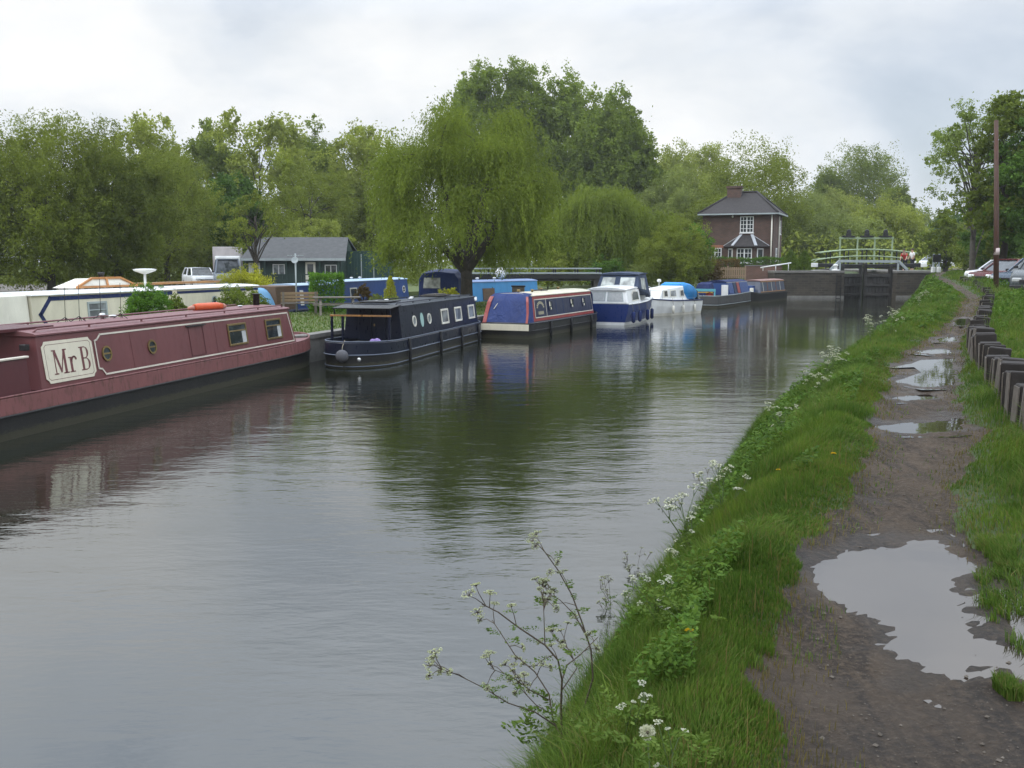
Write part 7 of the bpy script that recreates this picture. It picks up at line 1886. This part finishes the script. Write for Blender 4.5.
def free_stems(rng, H, n, spread=.35, r=.004, nn=0):
    out = []
    for i in range(n):
        a = rng.uniform(0, 2 * PI); h = H * rng.uniform(.6, 1.05); s = spread * H * rng.uniform(.2, 1)
        p = [(0, 0, -.03), (math.cos(a) * s * .15, math.sin(a) * s * .15, h * .35), (math.cos(a) * s * .5, math.sin(a) * s * .5, h * .7), (math.cos(a) * s, math.sin(a) * s, h)]; out.append(dict(p=p, r=r, n=nn or int(rng.integers(2, 4)), l=3, b=1))
        if rng.uniform() < .7:
            b = a + rng.uniform(-1.2, 1.2); q = Vector(p[2]); out.append(dict(p=[q, q + Vector((math.cos(b) * .06, math.sin(b) * .06, .08)), q + Vector((math.cos(b) * .12, math.sin(b) * .12, .16))], r=r * .6, n=2, l=1))
    return out
def hit(px, py):
    """where the sight line through a photo position meets the bank"""
    d = ray(px, py); k = 1.0
    while k < 60:
        p = Vector((0, 0, CAMZ)) + d * k
        if p.z <= th(p.x, p.y):
            for i in range(14):
                p = Vector((0, 0, CAMZ)) + d * (k - .15 * (1 - i / 14))
                if p.z <= th(p.x, p.y): break
            return Vector((p.x, p.y, th(p.x, p.y)))
        k += .15
    return p
NEARP = [(612, 655, .55, 4, 'bushy cow parsley with pale buds just right of the tallest one', True), (655, 578, .6, 3, 'upright cow parsley spike at the water edge halfway along the near bank', True), (632, 620, .5, 3, 'cow parsley leaning over the water beyond the bushy one', True), (706, 520, .5, 2, 'thin cow parsley at the water edge where the bank curves away', True),
         (536, 752, .20, 2, 'low white flowered cow parsley at the bottom left of the bank', False), (658, 640, .20, 3, 'white cow parsley patch left of the yellow dandelion', False), (622, 764, .20, 2, 'small white cow parsley left of the dandelion clock', False), (672, 800, .2, 2, 'white umbels at the very bottom edge of the bank', False), (684, 640, .16, 1, 'single small white umbel just above the yellow dandelion', False)]
for i, (px, py, Hh, ns, lb, bd) in enumerate(NEARP):
    rg = np.random.default_rng(300 + i); stem_plant(lb, hit(px, py), free_stems(rg, Hh * (1.25 if bd else 1), ns + (2 if bd else 0), .35, .003, 0 if bd else 1), 300 + i, bd, .005 if bd else .0055, .02 if bd else .015, 9, leafy=9, bud=bd)
# more plants along the bank towards the lock, copies of three kinds
protos = []
for i in range(3):
    rg = np.random.default_rng(400 + i); protos.append(stem_plant('white flowered cow parsley among the bank grass', (0, 0, 0), free_stems(rg, .42, 4, .35, .005), 400 + i, False,   .011, .026, 7, group='cow parsley dotted along the bank', leafy=8, nf=5))
rng = np.random.default_rng(55); cnt = 0
for i in range(16):
    y = 6.5 + 34 * rng.uniform() ** 1.3; f = rng.uniform(.12, .72); x = float(xw(y)) + f * float(xl(y) - xw(y))
    o = protos[i] if i < 3 else copy_tree(protos[i % 3]); o.location = (x, y, th(x, y)); o.rotation_euler.z = float(rng.uniform(0, 6.28)); s = float(rng.uniform(.75, 1.25)); o.scale = (s, s, s)
# tall grass bents leaning over the water
def dandelion(label, loc, clock, Hh=.2):
    r = empty('dandelion', loc, 0, label, 'wild flower'); mb = MB(); mb.tube([(0, 0, -.02), (.01, 0, Hh * .5), (.0, 0, Hh)], [.003, .0026, .0022], 6); mb.build('stem', M['stem_green'], r)
    rng = np.random.default_rng(3)
    if clock:
        n = 420; u = rng.normal(size=(n, 3)); u /= np.linalg.norm(u, axis=1, keepdims=True); leaf_cloud('seed_head', u * rng.uniform(.5, 1, (n, 1)) * .024 + np.array([0, 0, Hh + .012]), .011, .35, M['floret'], rng, r, u)
        mb = MB(); mb.ball((0, 0, Hh + .012), .006, 8); mb.build('seed_core', M['stem_dark'], r)
    else:
        n = 130; a = rng.uniform(0, 2 * PI, n); f = rng.uniform(.2, 1, n); D = np.stack([np.cos(a), np.sin(a), .5 - .4 * f], -1); leaf_cloud('flower', np.stack([np.cos(a) * f * .017, np.sin(a) * f * .017, Hh + .006 * (1 - f)], -1), .015, .35, M['yellow'], rng, r, D)
        mb = MB(); mb.lathe([(.003, Hh - .012), (.008, Hh - .008), (.007, Hh - .001)], 10); mb.build('sepals', M['stem_green'], r)
    return r
M['yellow'] = leaf_mat('yellow_petal', (.62, .40, .01), (.75, .52, .02), .2, 2, .6, .2)
dandelion('round white dandelion clock near the bottom of the bank', hit(646, 806), True, .22)
dandelion('single yellow dandelion nearest the viewer on the bank', hit(689, 676), False, .18)
for px, py, lb in ((771, 470, 'yellow dandelion farther up the bank beside the weeds'), (778, 482, 'second yellow dandelion just below another on the far bank stretch'), (833, 466, 'yellow dandelion close to the path edge')): dandelion(lb, hit(px, py), False, .10)
